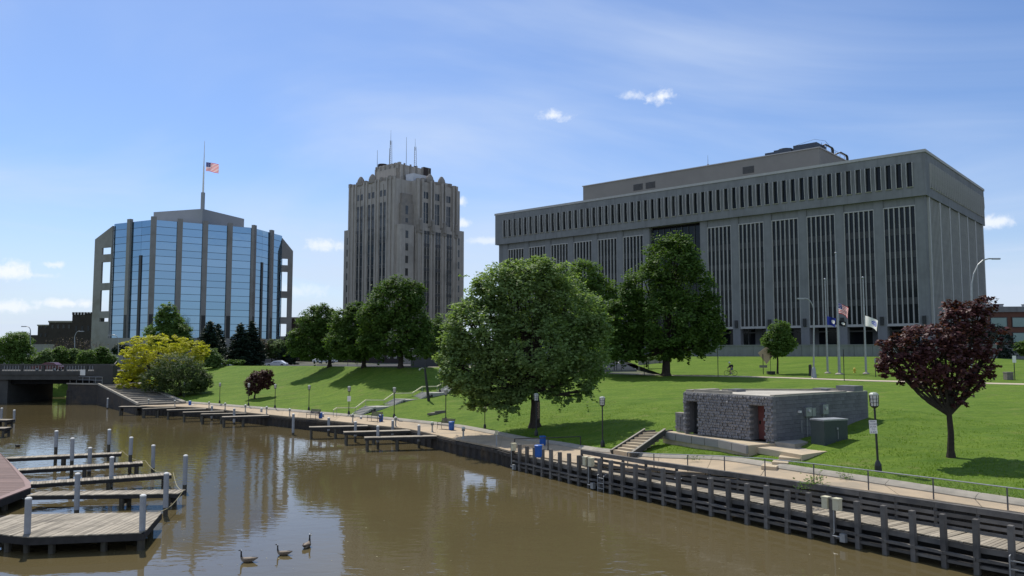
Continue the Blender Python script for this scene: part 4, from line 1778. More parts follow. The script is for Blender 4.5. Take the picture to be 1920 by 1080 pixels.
box_pair(0, 'single cream power box on the end pile of the boardwalk', [1])
box_pair(9, 'cream power boxes on a pile beside the start of the plank guard rail', [1, -1])
box_pair(24, 'largest pair of cream power boxes on a pile of the near boardwalk', [1, -1])
for k, lab in ((30, 'metal ladder down to the water at the right edge of the picture'), (10, 'small ladder down to the water beside the cream power boxes')):
    p = row[k] - Vector((0, .35, 0))
    t = thing('dock_ladder', lab, 'ladder', (p.x, p.y, 0), rowdir(k), 'ladders on the boardwalk')
    m_ = MB()
    for x in (-.28, .28):
        m_.tube([(x, 0, -.6), (x, 0, .95), (x, .25, 1.05)], .025, 6)
    m_.build('rail', M_steel, t)
    m_ = MB()
    for z in (-.1, .2, .5, .8):
        m_.box(-.28, .28, -.03, .03, z - .02, z + .02)
    m_.build('rung', M_galv, t)

# ---------------------------------------------------------------- finger piers
def finger(label, group, p, q, width, z, legs, plank=True, name='finger_pier', wfar=None):
    """p root, q tip, both on the deck's near long edge; width extends away from the camera"""
    p, q = Vector((p.x, p.y, 0)), Vector((q.x, q.y, 0))
    d = (q - p)
    L_ = d.length
    d.normalize()
    n = Vector((-d.y, d.x, 0))
    if n.y < 0:
        n = -n
    t = thing(name, label, 'pier', p, math.atan2(d.y, d.x), group)
    sy = 1 if n.dot(Vector((-math.sin(t.rotation_euler.z), math.cos(t.rotation_euler.z), 0))) > 0 else -1
    def Y(v):
        return v * sy
    if plank:
        m_ = max(1, round(L_ / .155))
        w_ = L_ / m_
        pme_ = MB().box(.006, w_ - .006, Y(-.02), Y(width + .02), z - .045, z).mesh('plank', M_plank)
        for k in range(m_):
            inst('plank', pme_, t, (w_ * k, random.uniform(-.02, .02), random.uniform(-.008, .008)), (random.uniform(-.012, .012), 0, 0))
    else:
        MB().box(0, L_, Y(-.02), Y(width + .02), z - .05, z).build('deck_board', M_plank, t)
    for v in (0.03, width - .03):
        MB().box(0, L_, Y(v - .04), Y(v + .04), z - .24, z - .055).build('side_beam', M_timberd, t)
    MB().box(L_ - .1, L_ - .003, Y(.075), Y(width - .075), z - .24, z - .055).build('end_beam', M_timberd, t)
    for f in legs:
        x = L_ * f
        for v in (.12, width - .12):
            MB().cyl((x, Y(v), -1.4), (x, Y(v), z - .06), .13, n=7).build('leg', M_pilewet, t)
        if len(legs) > 1:
            MB().box(x - .1, x + .1, Y(.08), Y(width - .08), z - .55, z - .305).build('cross_beam', M_timberd, t)
    return t


GN = 'finger piers of the near left dock'
ZF = .78
finger('lowest near finger pier, just behind the big plank platform', GN, P(50, 929, ZF), P(334, 925, ZF), 1.25, ZF, (.62, .93))
finger('second near finger pier up from the plank platform', GN, P(56, 908, ZF), P(322, 890, ZF), 1.1, ZF, (.54, .95))
finger('third near finger pier up from the plank platform', GN, P(32, 882, ZF), P(268, 868, ZF), 1.05, ZF, (.52, .95))
finger('farthest of the four near finger piers, top of the row', GN, P(8, 860, ZF), P(227, 850, ZF), 1.0, ZF, (.49, .93))

# wide plank platform in the lower left corner
a0, a1, a2 = P(-70, 994, ZF), P(54, 1007, ZF), P(271, 998, ZF)
b0, b1 = P(-70, 966, ZF), P(304, 960, ZF)
pf_ = thing('dock_platform', 'wide weathered plank platform in the lower left corner of the water', 'dock platform', (a2.x, a2.y, 0))
o3 = Vector((a2.x, a2.y, 0))
front_pts = [a0, a1, a2]
def front_y(x):
    if x <= a1.x:
        f = (x - a0.x) / (a1.x - a0.x)
        return a0.y + (a1.y - a0.y) * f
    f = (x - a1.x) / (a2.x - a1.x)
    return a1.y + (a2.y - a1.y) * f
x = a0.x
def back_y(x):
    if x <= b1.x:
        return b0.y + (b1.y - b0.y) * (x - b0.x) / (b1.x - b0.x)
    return b1.y + (a2.y - b1.y) * (x - b1.x) / (a2.x - b1.x)
while x + .145 < a2.x:
    x2 = x + .145
    jit = random.uniform(-.05, .05) if x2 < b1.x else 0
    yb0, yb1 = back_y(x + .004) + jit, back_y(x2 - .004) + jit
    yf0, yf1 = front_y(x + .004), front_y(x2 - .004)
    zz = ZF + random.uniform(-.007, .007)
    # boards butt at staggered joints
    ym = yf0 + (min(yb0, yb1) - yf0) * random.choice([.4, .5, .6])
    for (ya, yc, yd, ye) in ((yf0, yf1, ym - .004, ym - .004), (ym + .004, ym + .004, yb1, yb0)):
        if min(yd, ye) - max(ya, yc) < .03:
            continue
        mb = MB()
        mb.prism([(x + .004 - o3.x, ya - o3.y), (x2 - .004 - o3.x, yc - o3.y), (x2 - .004 - o3.x, yd - o3.y), (x + .004 - o3.x, ye - o3.y)], zz - .045, zz)
        mb.build('plank', M_plank, pf_)
    x = x2
for (p, q) in ((a0, a1), (a1, a2), (a2, b1), (b1, b0)):
    d = (q - p).normalized()
    n = Vector((-d.y, d.x, 0))
    c_ = Vector(((a0.x + b1.x) / 2, (a0.y + b1.y) / 2, 0))
    if n.dot(c_ - p) < 0:
        n = -n
    pa_, qa_ = p + n * .06 - o3, q + n * .06 - o3
    MB().beam((pa_.x, pa_.y, ZF - .20), (qa_.x, qa_.y, ZF - .20), .10, .28).build('side_beam', M_timberd, pf_)
for fx in (.02, .3, .55, .8, .985):
    for f in (0.08, .9):
        xx = a0.x + (a2.x - a0.x) * fx
        if f > .5:
            xx = min(xx, b1.x - .2)
        y = front_y(xx)
        yb_ = back_y(xx)
        yy = y + (yb_ - y) * f if fx < .95 or f > .5 else y + .2
        MB().cyl((xx - o3.x - .12, yy - o3.y, -1.4), (xx - o3.x - .12, yy - o3.y, ZF - .06), .14, n=8).build('leg', M_pilewet, pf_)
mb = MB()
for f in (.25, .5, .75):
    ya = a2.y + (b1.y - a2.y) * f
    mb.box(a0.x - o3.x, b1.x - o3.x - 1.2, ya - .06 - o3.y, ya + .06 - o3.y, ZF - .3, ZF - .06)
mb.build('joist', M_timberd, pf_)

# redwood main deck at the left edge
zr_ = .86
rp = [P(-90, 852, zr_), P(0, 849, zr_), P(57, 904, zr_), P(58, 914, zr_), P(0, 936, zr_), P(-90, 938, zr_)]
rd = thing('redwood_deck', 'reddish brown plank deck with a wide border at the left edge', 'deck', (rp[2].x, rp[2].y, 0))
o4 = Vector((rp[2].x, rp[2].y, 0))
mb = MB()
mb.prism([(p.x - o4.x, p.y - o4.y) for p in rp], zr_ - .42, zr_ - .055)
mb.build('fascia', M_timberd, rd)
cen = Vector((P(-20, 893, zr_).x, P(-20, 893, zr_).y, zr_))
inner = [p + (Vector((cen.x, p.y * .3 + cen.y * .7, 0)) - p).normalized() * .55 for p in rp]
# boards across the deck, clipped to the border line
from mathutils.geometry import intersect_line_line_2d
def clip_row(y, poly):
    xs_c = []
    for p, q in zip(poly, poly[1:] + poly[:1]):
        if (p.y - y) * (q.y - y) < 0:
            f = (y - p.y) / (q.y - p.y)
            xs_c.append(p.x + (q.x - p.x) * f)
    return (min(xs_c), max(xs_c)) if len(xs_c) >= 2 else None
y = min(p.y for p in inner) + .02
ymax = max(p.y for p in inner)
while y < ymax - .15:
    c1, c2 = clip_row(y + .004, inner), clip_row(y + .141, inner)
    if c1 and c2:
        mb = MB()
        zz = zr_ + random.uniform(-.005, .005)
        mb.prism([(c1[0] - o4.x, y + .004 - o4.y), (c1[1] - o4.x, y + .004 - o4.y), (c2[1] - o4.x, y + .141 - o4.y), (c2[0] - o4.x, y + .141 - o4.y)], zz - .05, zz)
        mb.build('plank', M_red, rd)
    y += .145
for k in range(1, 4):
    a, b_, c, d = rp[k], rp[k + 1], inner[k + 1], inner[k]
    mb = MB()
    q = [a, b_, c, d]
    mb.prism([(p.x - o4.x, p.y - o4.y) for p in q], zr_ - .05, zr_ + .012)
    mb.build('border_board', M_redtrim, rd)
for (px, py) in ((2, 858), (30, 885), (50, 908), (10, 925), (-40, 930)):
    p = on_plane(px, py, zr_)
    MB().cyl((p.x - o4.x, p.y - o4.y, -1.4), (p.x - o4.x, p.y - o4.y, zr_ - .425), .15, n=8).build('leg', M_pilewet, rd)
finger('short dark pier stub at the left edge, farther from the camera', 'pier stubs at the left edge', P(-70, 787, .9), P(14, 787.5, .9), 1.2, .9, (.7, .95), plank=False)
finger('short pier stub with orange brown boards at the left edge', 'pier stubs at the left edge', P(-70, 804, .9), P(9, 803, .9), 1.4, .9, (.6, .95), plank=False)

# finger piers along the far bank
GF = 'finger piers along the far promenade'
FZ = 1.13
ends = [((296, 761.8), (222, 762.3)), ((330, 764), (269, 766.5)), ((387, 766.5), (313, 768.7)), ((420, 770.8), (343, 773)), ((462, 774.8), (376, 776.4)), ((505, 779), (417, 781.8)),
        ((690, 798.5), (579.5, 801)), ((770, 807), (645, 810.5)), ((820, 817.5), (683.7, 820.7))]
names = ['farthest', 'second farthest', 'third farthest', 'fourth farthest', 'fifth farthest', 'sixth farthest', 'third nearest', 'second nearest', 'nearest']
FING = []
for (rt, tp), nm in zip(ends, names):
    t = finger('%s narrow finger pier along the far promenade' % nm, GF, P(rt[0], rt[1], FZ), P(tp[0], tp[1], FZ), .95, FZ, (.55, .96), plank=False)
    FING.append(t)

# ---------------------------------------------------------------- mooring piles
def pile_mesh(r, h, sleeve_from):
    up = MB().cyl((0, 0, sleeve_from), (0, 0, h), r, n=10).mesh('sleeve', M_sleeve, False)
    lo = MB().cyl((0, 0, -1.5), (0, 0, sleeve_from), r * .93, n=10).mesh('pile_foot', M_pilewet)
    cp = MB().lathe([(r * 1.04, 0), (r * 1.04, .05), (r * .6, .09), (.01, .1)], 10).mesh('cap', M_white)
    return up, lo, cp


PM = {}
def mooring(px, top, wl, label, group, sleeve_frac=.0, r=.13):
    p = on_plane(px, wl, 0)
    h = at_depth(px, top, p.y).z
    key = (round(h, 1), round(sleeve_frac, 1), r)
    if key not in PM:
        PM[key] = pile_mesh(r, key[0], max(.05, key[0] * key[1]))
    up, lo, cp = PM[key]
    t = thing('mooring_pile', label, 'pile', p, 0, group)
    inst('sleeve', up, t)
    inst('pile_foot', lo, t)
    inst('cap', cp, t, (0, 0, key[0]))
    t.rotation_euler = (random.uniform(-.01, .01), random.uniform(-.015, .015), random.uniform(0, 3))
    return t


GP = 'pale mooring piles around the near left docks'
for (px, t_, w_, sf, lab) in [
    (49.6, 937, 1036, .35, 'pale mooring pile at the front left of the plank platform'),
    (265.6, 931, 1029, .35, 'pale mooring pile at the front right corner of the plank platform'),
    (143.5, 890, 963, .15, 'pale mooring pile in front of the lowest finger pier, towards its root'),
    (310, 887.5, 967, .25, 'pale mooring pile in front of the lowest finger pier, near its tip'),
    (346, 855.6, 922, .25, 'pale mooring pile standing alone right of all the near finger piers'),
    (207.5, 859, 918, .15, 'pale mooring pile in front of the second near finger pier, middle'),
    (286.5, 835, 882, .1, 'pale mooring pile behind the tip of the second near finger pier'),
    (167, 839.6, 888, .1, 'pale mooring pile in front of the third near finger pier, middle'),
    (243, 820.5, 884, .45, 'pale mooring pile behind the tip of the third near finger pier'),
    (134, 824, 890, .4, 'pale mooring pile behind the middle of the third near finger pier'),
    (203, 806, 860, .5, 'pale mooring pile behind the tip of the farthest near finger pier'),
    (103.7, 809, 867, .5, 'pale mooring pile behind the middle of the farthest near finger pier'),
    (26.2, 769, 792.5, .1, 'thin pale mooring pile in open water near the left edge'),
    (2, 766, 790, .1, 'pale mooring pile cut by the left edge of the picture')]:
    mooring(px, t_, w_, lab, GP, sf)
GP2 = 'pale mooring piles along the far promenade'
for (px, t_, w_, lab) in [
    (201.5, 747, 766, 'far pale mooring pile at the tip of the farthest finger pier'), (248, 749, 766.5, 'far pale mooring pile second from the left in the far row'),
    (286.5, 749, 768, 'far pale mooring pile just right of the leftmost white dome pedestal'), (299, 752, 769.5, 'far pale mooring pile left of the thick grey pile'),
    (329, 754.5, 773, 'far pale mooring pile directly in front of the thick grey pile'), (361, 759.5, 777, 'far pale mooring pile below the small blue bin'),
    (373, 755.5, 772, 'far pale mooring pile right behind the one below the small blue bin'), (397, 762, 787, 'far pale mooring pile at the tip of the fifth farthest finger pier'),
    (408, 758.5, 775, 'far pale mooring pile below the lamp in the open lawn'), (447, 762, 781, 'far pale mooring pile left of the purple shrub tree lamp'),
    (438.5, 766.5, 795, 'far pale mooring pile at the tip of the sixth farthest finger pier'), (489.5, 766, 792, 'far pale mooring pile at the root of the sixth farthest finger pier'),
    (549.5, 777.5, 815, 'lone far pale mooring pile left of the three nearest far finger piers'), (605.5, 777, 803, 'pale mooring pile in front of the bin beside the first bench'),
    (616, 783.5, 817, 'pale mooring pile in front of the third nearest far finger pier'), (666, 791.5, 829, 'pale mooring pile in front of the second nearest far finger pier'),
    (676.5, 782.5, 807, 'pale mooring pile behind the root of the third nearest far finger pier'), (708.5, 799.5, 842, 'pale mooring pile in front of the nearest far finger pier, left'),
    (736, 789, 826, 'pale mooring pile between the two nearest far finger piers'), (785.5, 799, 840, 'pale mooring pile in front of the nearest far finger pier, right')]:
    mooring(px, t_, w_, lab, GP2, .1 if px < 560 else .3)
t = mooring(339.5, 751, 766, 'thick short grey pile between two domed pedestals at the far walk', GP2, .05, .28)

# ropes on the near piers
def rope(label, pts):
    q = [Vector(p) for p in pts]
    fine = []
    for a, b_ in zip(q, q[1:]):
        for k in range(6):
            f = k / 6
            p = a.lerp(b_, f)
            p.z -= .25 * math.sin(math.pi * f) * min(1, (b_ - a).length / 6)
            fine.append(p)
    fine.append(q[-1])
    o_ = MB().tube(fine, .014, 5).build('mooring_rope', mat('rope', (.42, .38, .22), (.34, .3, .18), 20, .9))
    tag(o_, label, 'rope')


a, b_ = P(340, 921, ZF), on_plane(296, 962, .75)
rope('pale rope from the lowest finger pier down to the plank platform', [a + Vector((0, .3, .02)), b_ + Vector((0, 0, .03))])
a, b_ = P(322, 887, ZF), P(332, 920, ZF)
rope('pale rope between the tips of the two lowest near finger piers', [a + Vector((0, .2, .02)), b_ + Vector((0, .4, .02))])
a, b_ = P(226, 846, ZF), P(268, 866, ZF)
rope('pale rope between the tips of the two farthest near finger piers', [a + Vector((0, .2, .02)), b_ + Vector((0, .4, .02))])
a, b_ = P(270, 865, ZF), P(302, 888, ZF)
rope('pale rope from the third near finger pier to the second one', [a + Vector((0, .2, .02)), b_ + Vector((0, .4, .02))])

# driftwood and drooping pipe along the river wall
def wallpt(px, py, off=.35):
    p = on_plane(px, py, .9)
    return p
pp = [on_plane(862, 829, .8), on_plane(880, 834, .7), on_plane(900, 836, .6), on_plane(920, 840, .6), on_plane(938, 848, .45), on_plane(958, 853, .45)]
o_ = MB().tube(pp, .06, 6).build('fallen_pipe', M_white)
tag(o_, 'long drooping white pipe along the river wall left of the boardwalk', 'pipe')
pp = [on_plane(545, 783, .9), on_plane(575, 788, .7), on_plane(600, 790, .6), on_plane(640, 796, .5)]
o_ = MB().tube(pp, .06, 6).build('fallen_pipe', M_sleeve)
tag(o_, 'pale fallen pipe below the walk near the first bench', 'pipe')
dw = thing('driftwood', 'bare pale branches lying against the river wall by the nearest far finger pier', 'driftwood', on_plane(838, 832, 0))
for q in ([(812, 822, .5), (822, 830, .15)], [(838, 832, .2), (852, 829, .45), (862, 826, .5)], [(930, 858, .2), (945, 851, .5)], [(936, 852, .4), (944, 864, .05)]):
    MB().tube([on_plane(*z) - dw.location for z in q], .05, 5).build('branch', M_plank, dw)

# ---------------------------------------------------------------- lamps, bins, benches, pedestals
def lamp_proto():
    """unit lamp 3.5 m high, returned as meshes"""
    H_ = 3.5
    b = MB()
    b.lathe([(.15, 0), (.16, .05), (.15, .28), (.10, .42), (.06, .5)], 10)
    base = b.mesh('base', M_black)
    pole = MB().cyl((0, 0, .5), (0, 0, H_ - .72), .05, .045, 8).mesh('pole', M_black)
    b = MB()
    b.lathe([(.05, H_ - .72), (.14, H_ - .66), (.17, H_ - .60)], 8, phase=.39)
    for k in range(8):
        a = k * math.pi / 4 + .39
        b.cyl((.175 * math.cos(a), .175 * math.sin(a), H_ - .62), (.2 * math.cos(a), .2 * math.sin(a), H_ - .13), .013, n=4)
    for z in (H_ - .45, H_ - .29):
        for k in range(8):
            a, c = k * math.pi / 4 + .39, (k + 1) * math.pi / 4 + .39
            b.cyl((.195 * math.cos(a), .195 * math.sin(a), z), (.195 * math.cos(c), .195 * math.sin(c), z), .009, n=4)
    cage = b.mesh('lantern_frame', M_black)
    lens = MB().lathe([(.16, H_ - .61), (.185, H_ - .13)], 8, phase=.39).mesh('lens', M_lens)
    cap = MB().lathe([(.21, H_ - .13), (.20, H_ - .08), (.13, H_ - .02), (.02, H_)], 8, phase=.39).mesh('cap', mat('lamp_cap', (.42, .45, .38), (.34, .36, .3), 4, .5, .4))
    return base, pole, cage, lens, cap


LM = lamp_proto()
LN = ('base', 'pole', 'lantern_frame', 'lens', 'cap')


def lamp(px, top, base, label, tilt=0.0, pos=None):
    p = pos or hit(px, base)
    h = at_depth(px, top, p.y).z - p.z
    t = thing('street_lamp', label, 'lamp post', p, random.uniform(0, .7), 'black lantern lamp posts along the riverside walk')
    s = h / 3.5
    for n_, m_ in zip(LN, LM):
        inst(n_, m_, t)
    t.scale = (s, s, s)
    t.rotation_euler[1] = tilt
    return t, s


lamp(224, 712, 727, 'black lantern lamp at the far left beneath the yellow tree')
lamp(345, 715.6, 745, 'black lantern lamp in front of the dark shade of the yellow tree')
lamp(411.7, 717.7, 755.8, 'black lantern lamp alone on open lawn right of the yellow tree')
lamp(465.8, 718.7, 761, 'black lantern lamp just left of the small purple leaved tree')
lamp(515.4, 720, 765.6, 'black lantern lamp just right of the small purple leaved tree')
lamp(579, 722, 769, 'black lantern lamp behind the first bench and blue bin')
l_sign1, s1 = lamp(654, 724, 777.5, 'black lantern lamp with a small sign at the foot of the hillside stairs')
lamp(739, 726, 783.7, 'black lantern lamp in front of the middle of the hillside stairs')
lamp(835.7, 729, 790.6, 'black lantern lamp behind the bench and bin left of the big maple')
lamp(824.7, 691, 735.5, 'black lantern lamp at the upper end of the hillside stairs')
l_sign2, s2 = lamp(909, 745, 803, 'black lantern lamp with a sign, its head hidden in the maple leaves')
l_ban, s3 = lamp(1005.6, 737, 817, 'black lantern lamp with a narrow banner in front of the maple trunk')
lamp(1130, 743, 838, 'black lantern lamp on the lawn right of the big maple')
l_sign3, s4 = lamp(1647, 735, 884, 'nearest black lantern lamp, slightly leaning, with a white sign', tilt=R(-2.4))


def text_mesh(name, body, size, mat_, parent, loc, rot, extrude=.002):
    cu = bpy.data.curves.new(name, 'FONT')
    cu.body = body
    cu.size = size
    cu.align_x = 'CENTER'
    cu.align_y = 'CENTER'
    cu.extrude = extrude
    cu.resolution_u = 2
    o = bpy.data.objects.new(name, cu)
    COL.objects.link(o)
    dg = bpy.context.evaluated_depsgraph_get()
    me_ = bpy.data.meshes.new_from_object(o.evaluated_get(dg))
    bpy.data.objects.remove(o)
    me_.materials.clear()
    me_.materials.append(mat_)
    m_ = inst(name, me_, parent, loc, rot)
    return m_


M_ink = mat('sign_ink', (.10, .09, .16), (.08, .07, .12), 3, .7)
def lamp_sign(lp, label, z, w, h, lines, size):
    face = math.atan2(-lp.location.y, -lp.location.x)       # towards the bridge the photo was taken from
    t = thing('notice_sign', label, 'sign', lp.location, face + math.pi / 2)
    t.rotation_euler[1] = 0
    MB().box(-w / 2, w / 2, -.13, -.11, z - h / 2, z + h / 2).build('plate', M_white, t)
    MB().box(-.08, .08, -.11, .06, z + h * .3, z + h * .3 + .04).build('bracket', M_black, t)
    MB().box(-.08, .08, -.11, .06, z - h * .3 - .04, z - h * .3).build('bracket', M_black, t)
    n_ = len(lines)
    for k, s_ in enumerate(lines):
        zz = z + h / 2 - h * (k + .5) / n_
        text_mesh('lettering', s_, size, M_ink, t, (0, -.134, zz), (math.pi / 2, 0, 0))
    return t


sg = lamp_sign(l_sign3, 'white notice with five lines of lettering on the nearest leaning lamp', 2.22, .36, .66, ['PARK', 'CLOSED', 'DUSK', 'TO', '6 AM'], .115)
sg.location.x -= .085
sg.rotation_euler[1] = R(-2.4)
lamp_sign(l_sign1, 'small pale notice on the lamp at the foot of the hillside stairs', 1.75, .38, .58, [], .1)
lamp_sign(l_sign2, 'small white notice on the lamp under the maple leaves', 1.75, .34, .6, [], .1)
# narrow banner on the maple lamp
bn = thing('banner', 'narrow dark banner with tan lettering on the lamp before the maple trunk', 'banner', l_ban.location, 0)
MB().box(.06, .30, -.02, .02, 1.35, 2.75).build('cloth', mat('banner_dark', (.025, .02, .02), (.03, .025, .025), 3, .9), bn)
MB().box(0, .32, -.015, .015, 2.755, 2.785).build('arm', M_black, bn)
MB().box(0, .32, -.015, .015, 1.315, 1.345).build('arm', M_black, bn)
M_tanink = mat('tan_ink', (.32, .24, .14), (.28, .21, .12), 3, .8)
for k in range(8):
    z = 2.62 - .165 * k
    mb = MB()
    mb.box(.11, .25, -.024, -.021, z - .055, z - .03)
    mb.box(.11, .25, -.024, -.021, z + .03, z + .055)
    mb.box(.11 + .1 * (k % 2), .14 + .1 * (k % 2), -.024, -.021, z - .029, z + .029)
    mb.build('letter', M_tanink, bn)

# blue bins
bm_ = MB()
bm_.lathe([(.25, 0), (.27, .1), (.31, .84), (.34, .85), (.34, .92)], 12)
bin_body = bm_.mesh('body', M_bin)
bm_ = MB()
bm_.lathe([(.35, .921), (.35, .95), (.27, .985)], 12)
bin_lid = bm_.mesh('lid', M_bin)
bm_ = MB()
for k in range(6):
    a = k * math.pi / 3
    bm_.box(.30 * math.cos(a) - .015, .30 * math.cos(a) + .015, .30 * math.sin(a) - .015, .30 * math.sin(a) + .015, .1, .84)
bin_rib = bm_.mesh('rib', M_bin)


def trash(px, base, label, s=1.0, top=None):
    p = hit(px, base)
    t = thing('litter_bin', label, 'litter bin', p, random.uniform(0, 1), 'blue litter bins on the riverside walk')
    for n_, m_ in (('body', bin_body), ('lid', bin_lid), ('rib', bin_rib)):
        inst(n_, m_, t)
    if top:
        s = (at_depth(px, top, p.y).z - p.z) / .97
    t.scale = (s, s, s)
    return t


trash(356, 759.8, 'smallest blue bin on the far walk below the yellow tree', top=751.5)
trash(601, 784.5, 'blue bin beside the first bench left of the hillside stairs', top=773.5)
trash(714.3, 790.8, 'blue bin at the right end of the second bench', top=777.5)
trash(846.5, 806.8, 'blue bin beside the bench left of the big maple', top=790.5)
trash(1017.5, 835.5, 'blue bin in the shade of the maple at the kerb', top=817.5)
trash(1009.5, 857, 'blue bin just behind the boardwalk piles, nearest of all', top=834.5)


# benches
def bench(px0, px1, base, label, facing=1):
    p0, p1 = hit(px0, base), hit(px1, base + (px1 - px0) * .10)
    c = (p0 + p1) / 2
    d = (p1 - p0)
    L_ = 1.75
    t = thing('park_bench', label, 'bench', c, math.atan2(d.y, d.x), 'slatted benches on the riverside walk')
    M_b = mat('bench_slat', (.17, .145, .12), (.12, .105, .09), 3, .7, .3, rand=.15)
    for k in range(5):
        y = -.22 + .1 * k
        MB().box(-L_ / 2, L_ / 2, y - .042, y + .042, .42, .455).build('seat_slat', M_b, t)
    for k in range(5):
        z = .54 + .09 * k
        yy = .25 + .03 * k
        MB().box(-L_ / 2, L_ / 2, yy, yy + .03, z, z + .075).build('back_slat', M_b, t)
    for x in (-L_ / 2 + .04, L_ / 2 - .04):
        b = MB()
        b.tube([(x, -.28, 0), (x, -.26, .40), (x, -.24, .64), (x, .27, .66)], .022, 5)
        b.tube([(x, .26, 0), (x, .24, .4), (x, .40, 1.0)], .022, 5)
        b.beam((x, -.26, .405), (x, .24, .405), .035, .03)
        b.build('end_frame', M_black, t)
    return t


bench(578, 596, 784, 'first slatted bench with a tall back, beside a blue bin on the far walk')
bench(695, 709, 790, 'second slatted bench, between two lamps below the hillside stairs')
bench(831, 840, 805, 'low slatted bench half hidden beside a blue bin near the maple')

# power pedestals with pale dome caps
pb1 = MB().lathe([(.17, 0), (.17, .06), (.10, .1), (.085, .72)], 10).mesh('post', mat('pedestal_grey', (.40, .39, .35), (.30, .29, .26), 4, .7))
pb2 = MB().lathe([(.15, .721), (.18, .78), (.15, .95)], 10).mesh('head', mat('pedestal_head', (.22, .22, .2), (.16, .16, .15), 4, .6))
pb3 = MB().lathe([(.20, .951), (.21, 1.0), (.16, 1.08), (.04, 1.12)], 10).mesh('dome', mat('pedestal_dome', (.62, .63, .52), (.54, .55, .46), 4, .5))
for (px, t_, b_, lab) in [(278.5, 748, 759.5, 'leftmost pale domed pedestal at the end of the wide steps'), (327.8, 750, 761.5, 'pale domed pedestal left of the thick grey pile'), (391.8, 753, 764.8, 'pale domed pedestal right of the small blue bin'),
                          (422, 755, 768.5, 'pale domed pedestal below the lamp on open lawn'), (460, 758, 772.5, 'pale domed pedestal under the lamp left of the purple tree'), (499.8, 761.5, 776.5, 'pale domed pedestal left of the lamp right of the purple tree'),
                          (543, 765.5, 780.5, 'pale domed pedestal left of the first bench'), (661.3, 775.5, 792, 'pale domed pedestal at the foot of the hillside stairs'), (741.7, 781, 800, 'pale domed pedestal right of the second bench'),
                          (810.5, 790.5, 810.5, 'pale domed pedestal left of the bench by the maple'), (868.7, 800, 823, 'dark headed pedestal on the shady walk left of the boardwalk')]:
    p = hit(px, b_)
    s = (at_depth(px, t_, p.y).z - p.z) / 1.12
    t = thing('power_pedestal', lab, 'pedestal', p, 0, 'domed power pedestals along the walk edge')
    for n_, m_ in (('post', pb1), ('head', pb2), ('dome', pb3)):
        inst(n_, m_, t)
    t.scale = (s * .9, s * .9, s)
p = hit(931, 836)
t = thing('meter_post', 'thin post with a small pale box on the shaded walk', 'post', p)
MB().box(-.05, .05, -.05, .05, 0, .85).build('post', M_steel, t)
MB().box(-.12, .12, -.1, .1, .85, 1.15).build('box', M_cream, t)
# cross rail at the boardwalk end
t = thing('end_barrier', 'dark pipe barrier with a pale board at the far end of the boardwalk', 'barrier', (row[0].x, row[0].y, 1.1))
e0, e1 = Vector((.15, .1, 0)), Vector((5.0, 1.6, 0))
b = MB()
for f in (0, .5, 1):
    p = e0.lerp(e1, f)
    b.cyl((p.x, p.y, 0), (p.x, p.y, 1.0), .04, n=6)
b.cyl((e0.x, e0.y, 1.0), (e1.x, e1.y, 1.0), .035, n=6)
b.build('pipe_rail', M_black, t)
MB().beam((e0.x, e0.y - .06, .45), (e0.x + 2.1, e0.y + .55, .45), .04, .22).build('board', M_plank, t)

# ---------------------------------------------------------------- stairs on the hillside
S0, S1 = hit(655, 776), hit(850, 713) * .955
S0.z, S1.z = 0, 0
sdir = (S1 - S0).normalized()
snrm = Vector((-sdir.y, sdir.x, 0))
if snrm.x < 0 and snrm.y < 0:
    snrm = -snrm


def on_stair(px, py):
    d = pix_dir(px, py)
    # intersection with the vertical plane through the left side of the stairs
    n = Vector((-sdir.y, sdir.x, 0))
    t_ = n.dot(S0) / n.dot(d)
    return Vector((0, 0, CAM_Z)) + d * t_


hs = thing('hillside_stairs', 'long concrete stair in flights up the lawn with pale yellow handrail', 'stairs', (S0.x, S0.y, 0))
o5 = Vector((S0.x, S0.y, 0))
rail_px = [(625, 769), (631.5, 764.6), (666.5, 764.6), (686, 750), (720, 750.4), (738, 737.7), (773, 737), (792, 725), (819.6, 724.4), (846, 710)]
rail = [on_stair(*q) for q in rail_px]
mb = MB()
for a, c in zip(rail, rail[1:]):
    mb.beam(a - o5, c - o5, .09, .11)
mb.build('handrail', mat('rail_yellow', (.72, .70, .42), (.62, .6, .36), 3, .5, .4), hs)
mb = MB()
for q in rail:
    g0 = ground(q.x, q.y)
    mb.cyl((q.x - o5.x, q.y - o5.y, min(g0, q.z - .3) - .1), (q.x - o5.x, q.y - o5.y, q.z), .025, n=5)
mb.build('rail_post', M_steel, hs)
flights = [((660, 776), (686, 761)), ((716, 760.5), (741, 747)), ((768, 747.5), (792, 735)), ((818, 735), (846, 720))]
M_step = mat('step_concrete', (.40, .39, .34), (.32, .31, .28), 2, .9)
wside = 2.2
prev = None
side = Vector((sdir.y, -sdir.x, 0))
if side.x < 0:
    side = -side
for k, (q0, q1) in enumerate(flights):
    a, c = on_stair(*q0), on_stair(*q1)
    n_ = 6
    if prev is not None:
        pts = [prev, a, a + side * wside, prev + side * wside]
        MB().prism([(p.x - o5.x, p.y - o5.y) for p in pts], min(prev.z, a.z) - 1.0, (prev.z + a.z) / 2).build('landing', M_step, hs)
    for j in range(n_):
        p, q = a.lerp(c, j / n_), a.lerp(c, (j + 1) / n_)
        zt_ = a.z + (c.z - a.z) * (j + 1) / n_
        pts = [p, q, q + side * wside, p + side * wside]
        MB().prism([(v_.x - o5.x, v_.y - o5.y) for v_ in pts], zt_ - .20, zt_).build('step', M_step, hs)
    und = MB()
    pts = [a, c, c + side * wside, a + side * wside]
    und.prism([(v_.x - o5.x, v_.y - o5.y) for v_ in pts], min(a.z, c.z) - 1.3, [a.z - .1, c.z - .22, c.z - .22, a.z - .1])
    und.build('stringer', M_wall, hs)
    prev = c
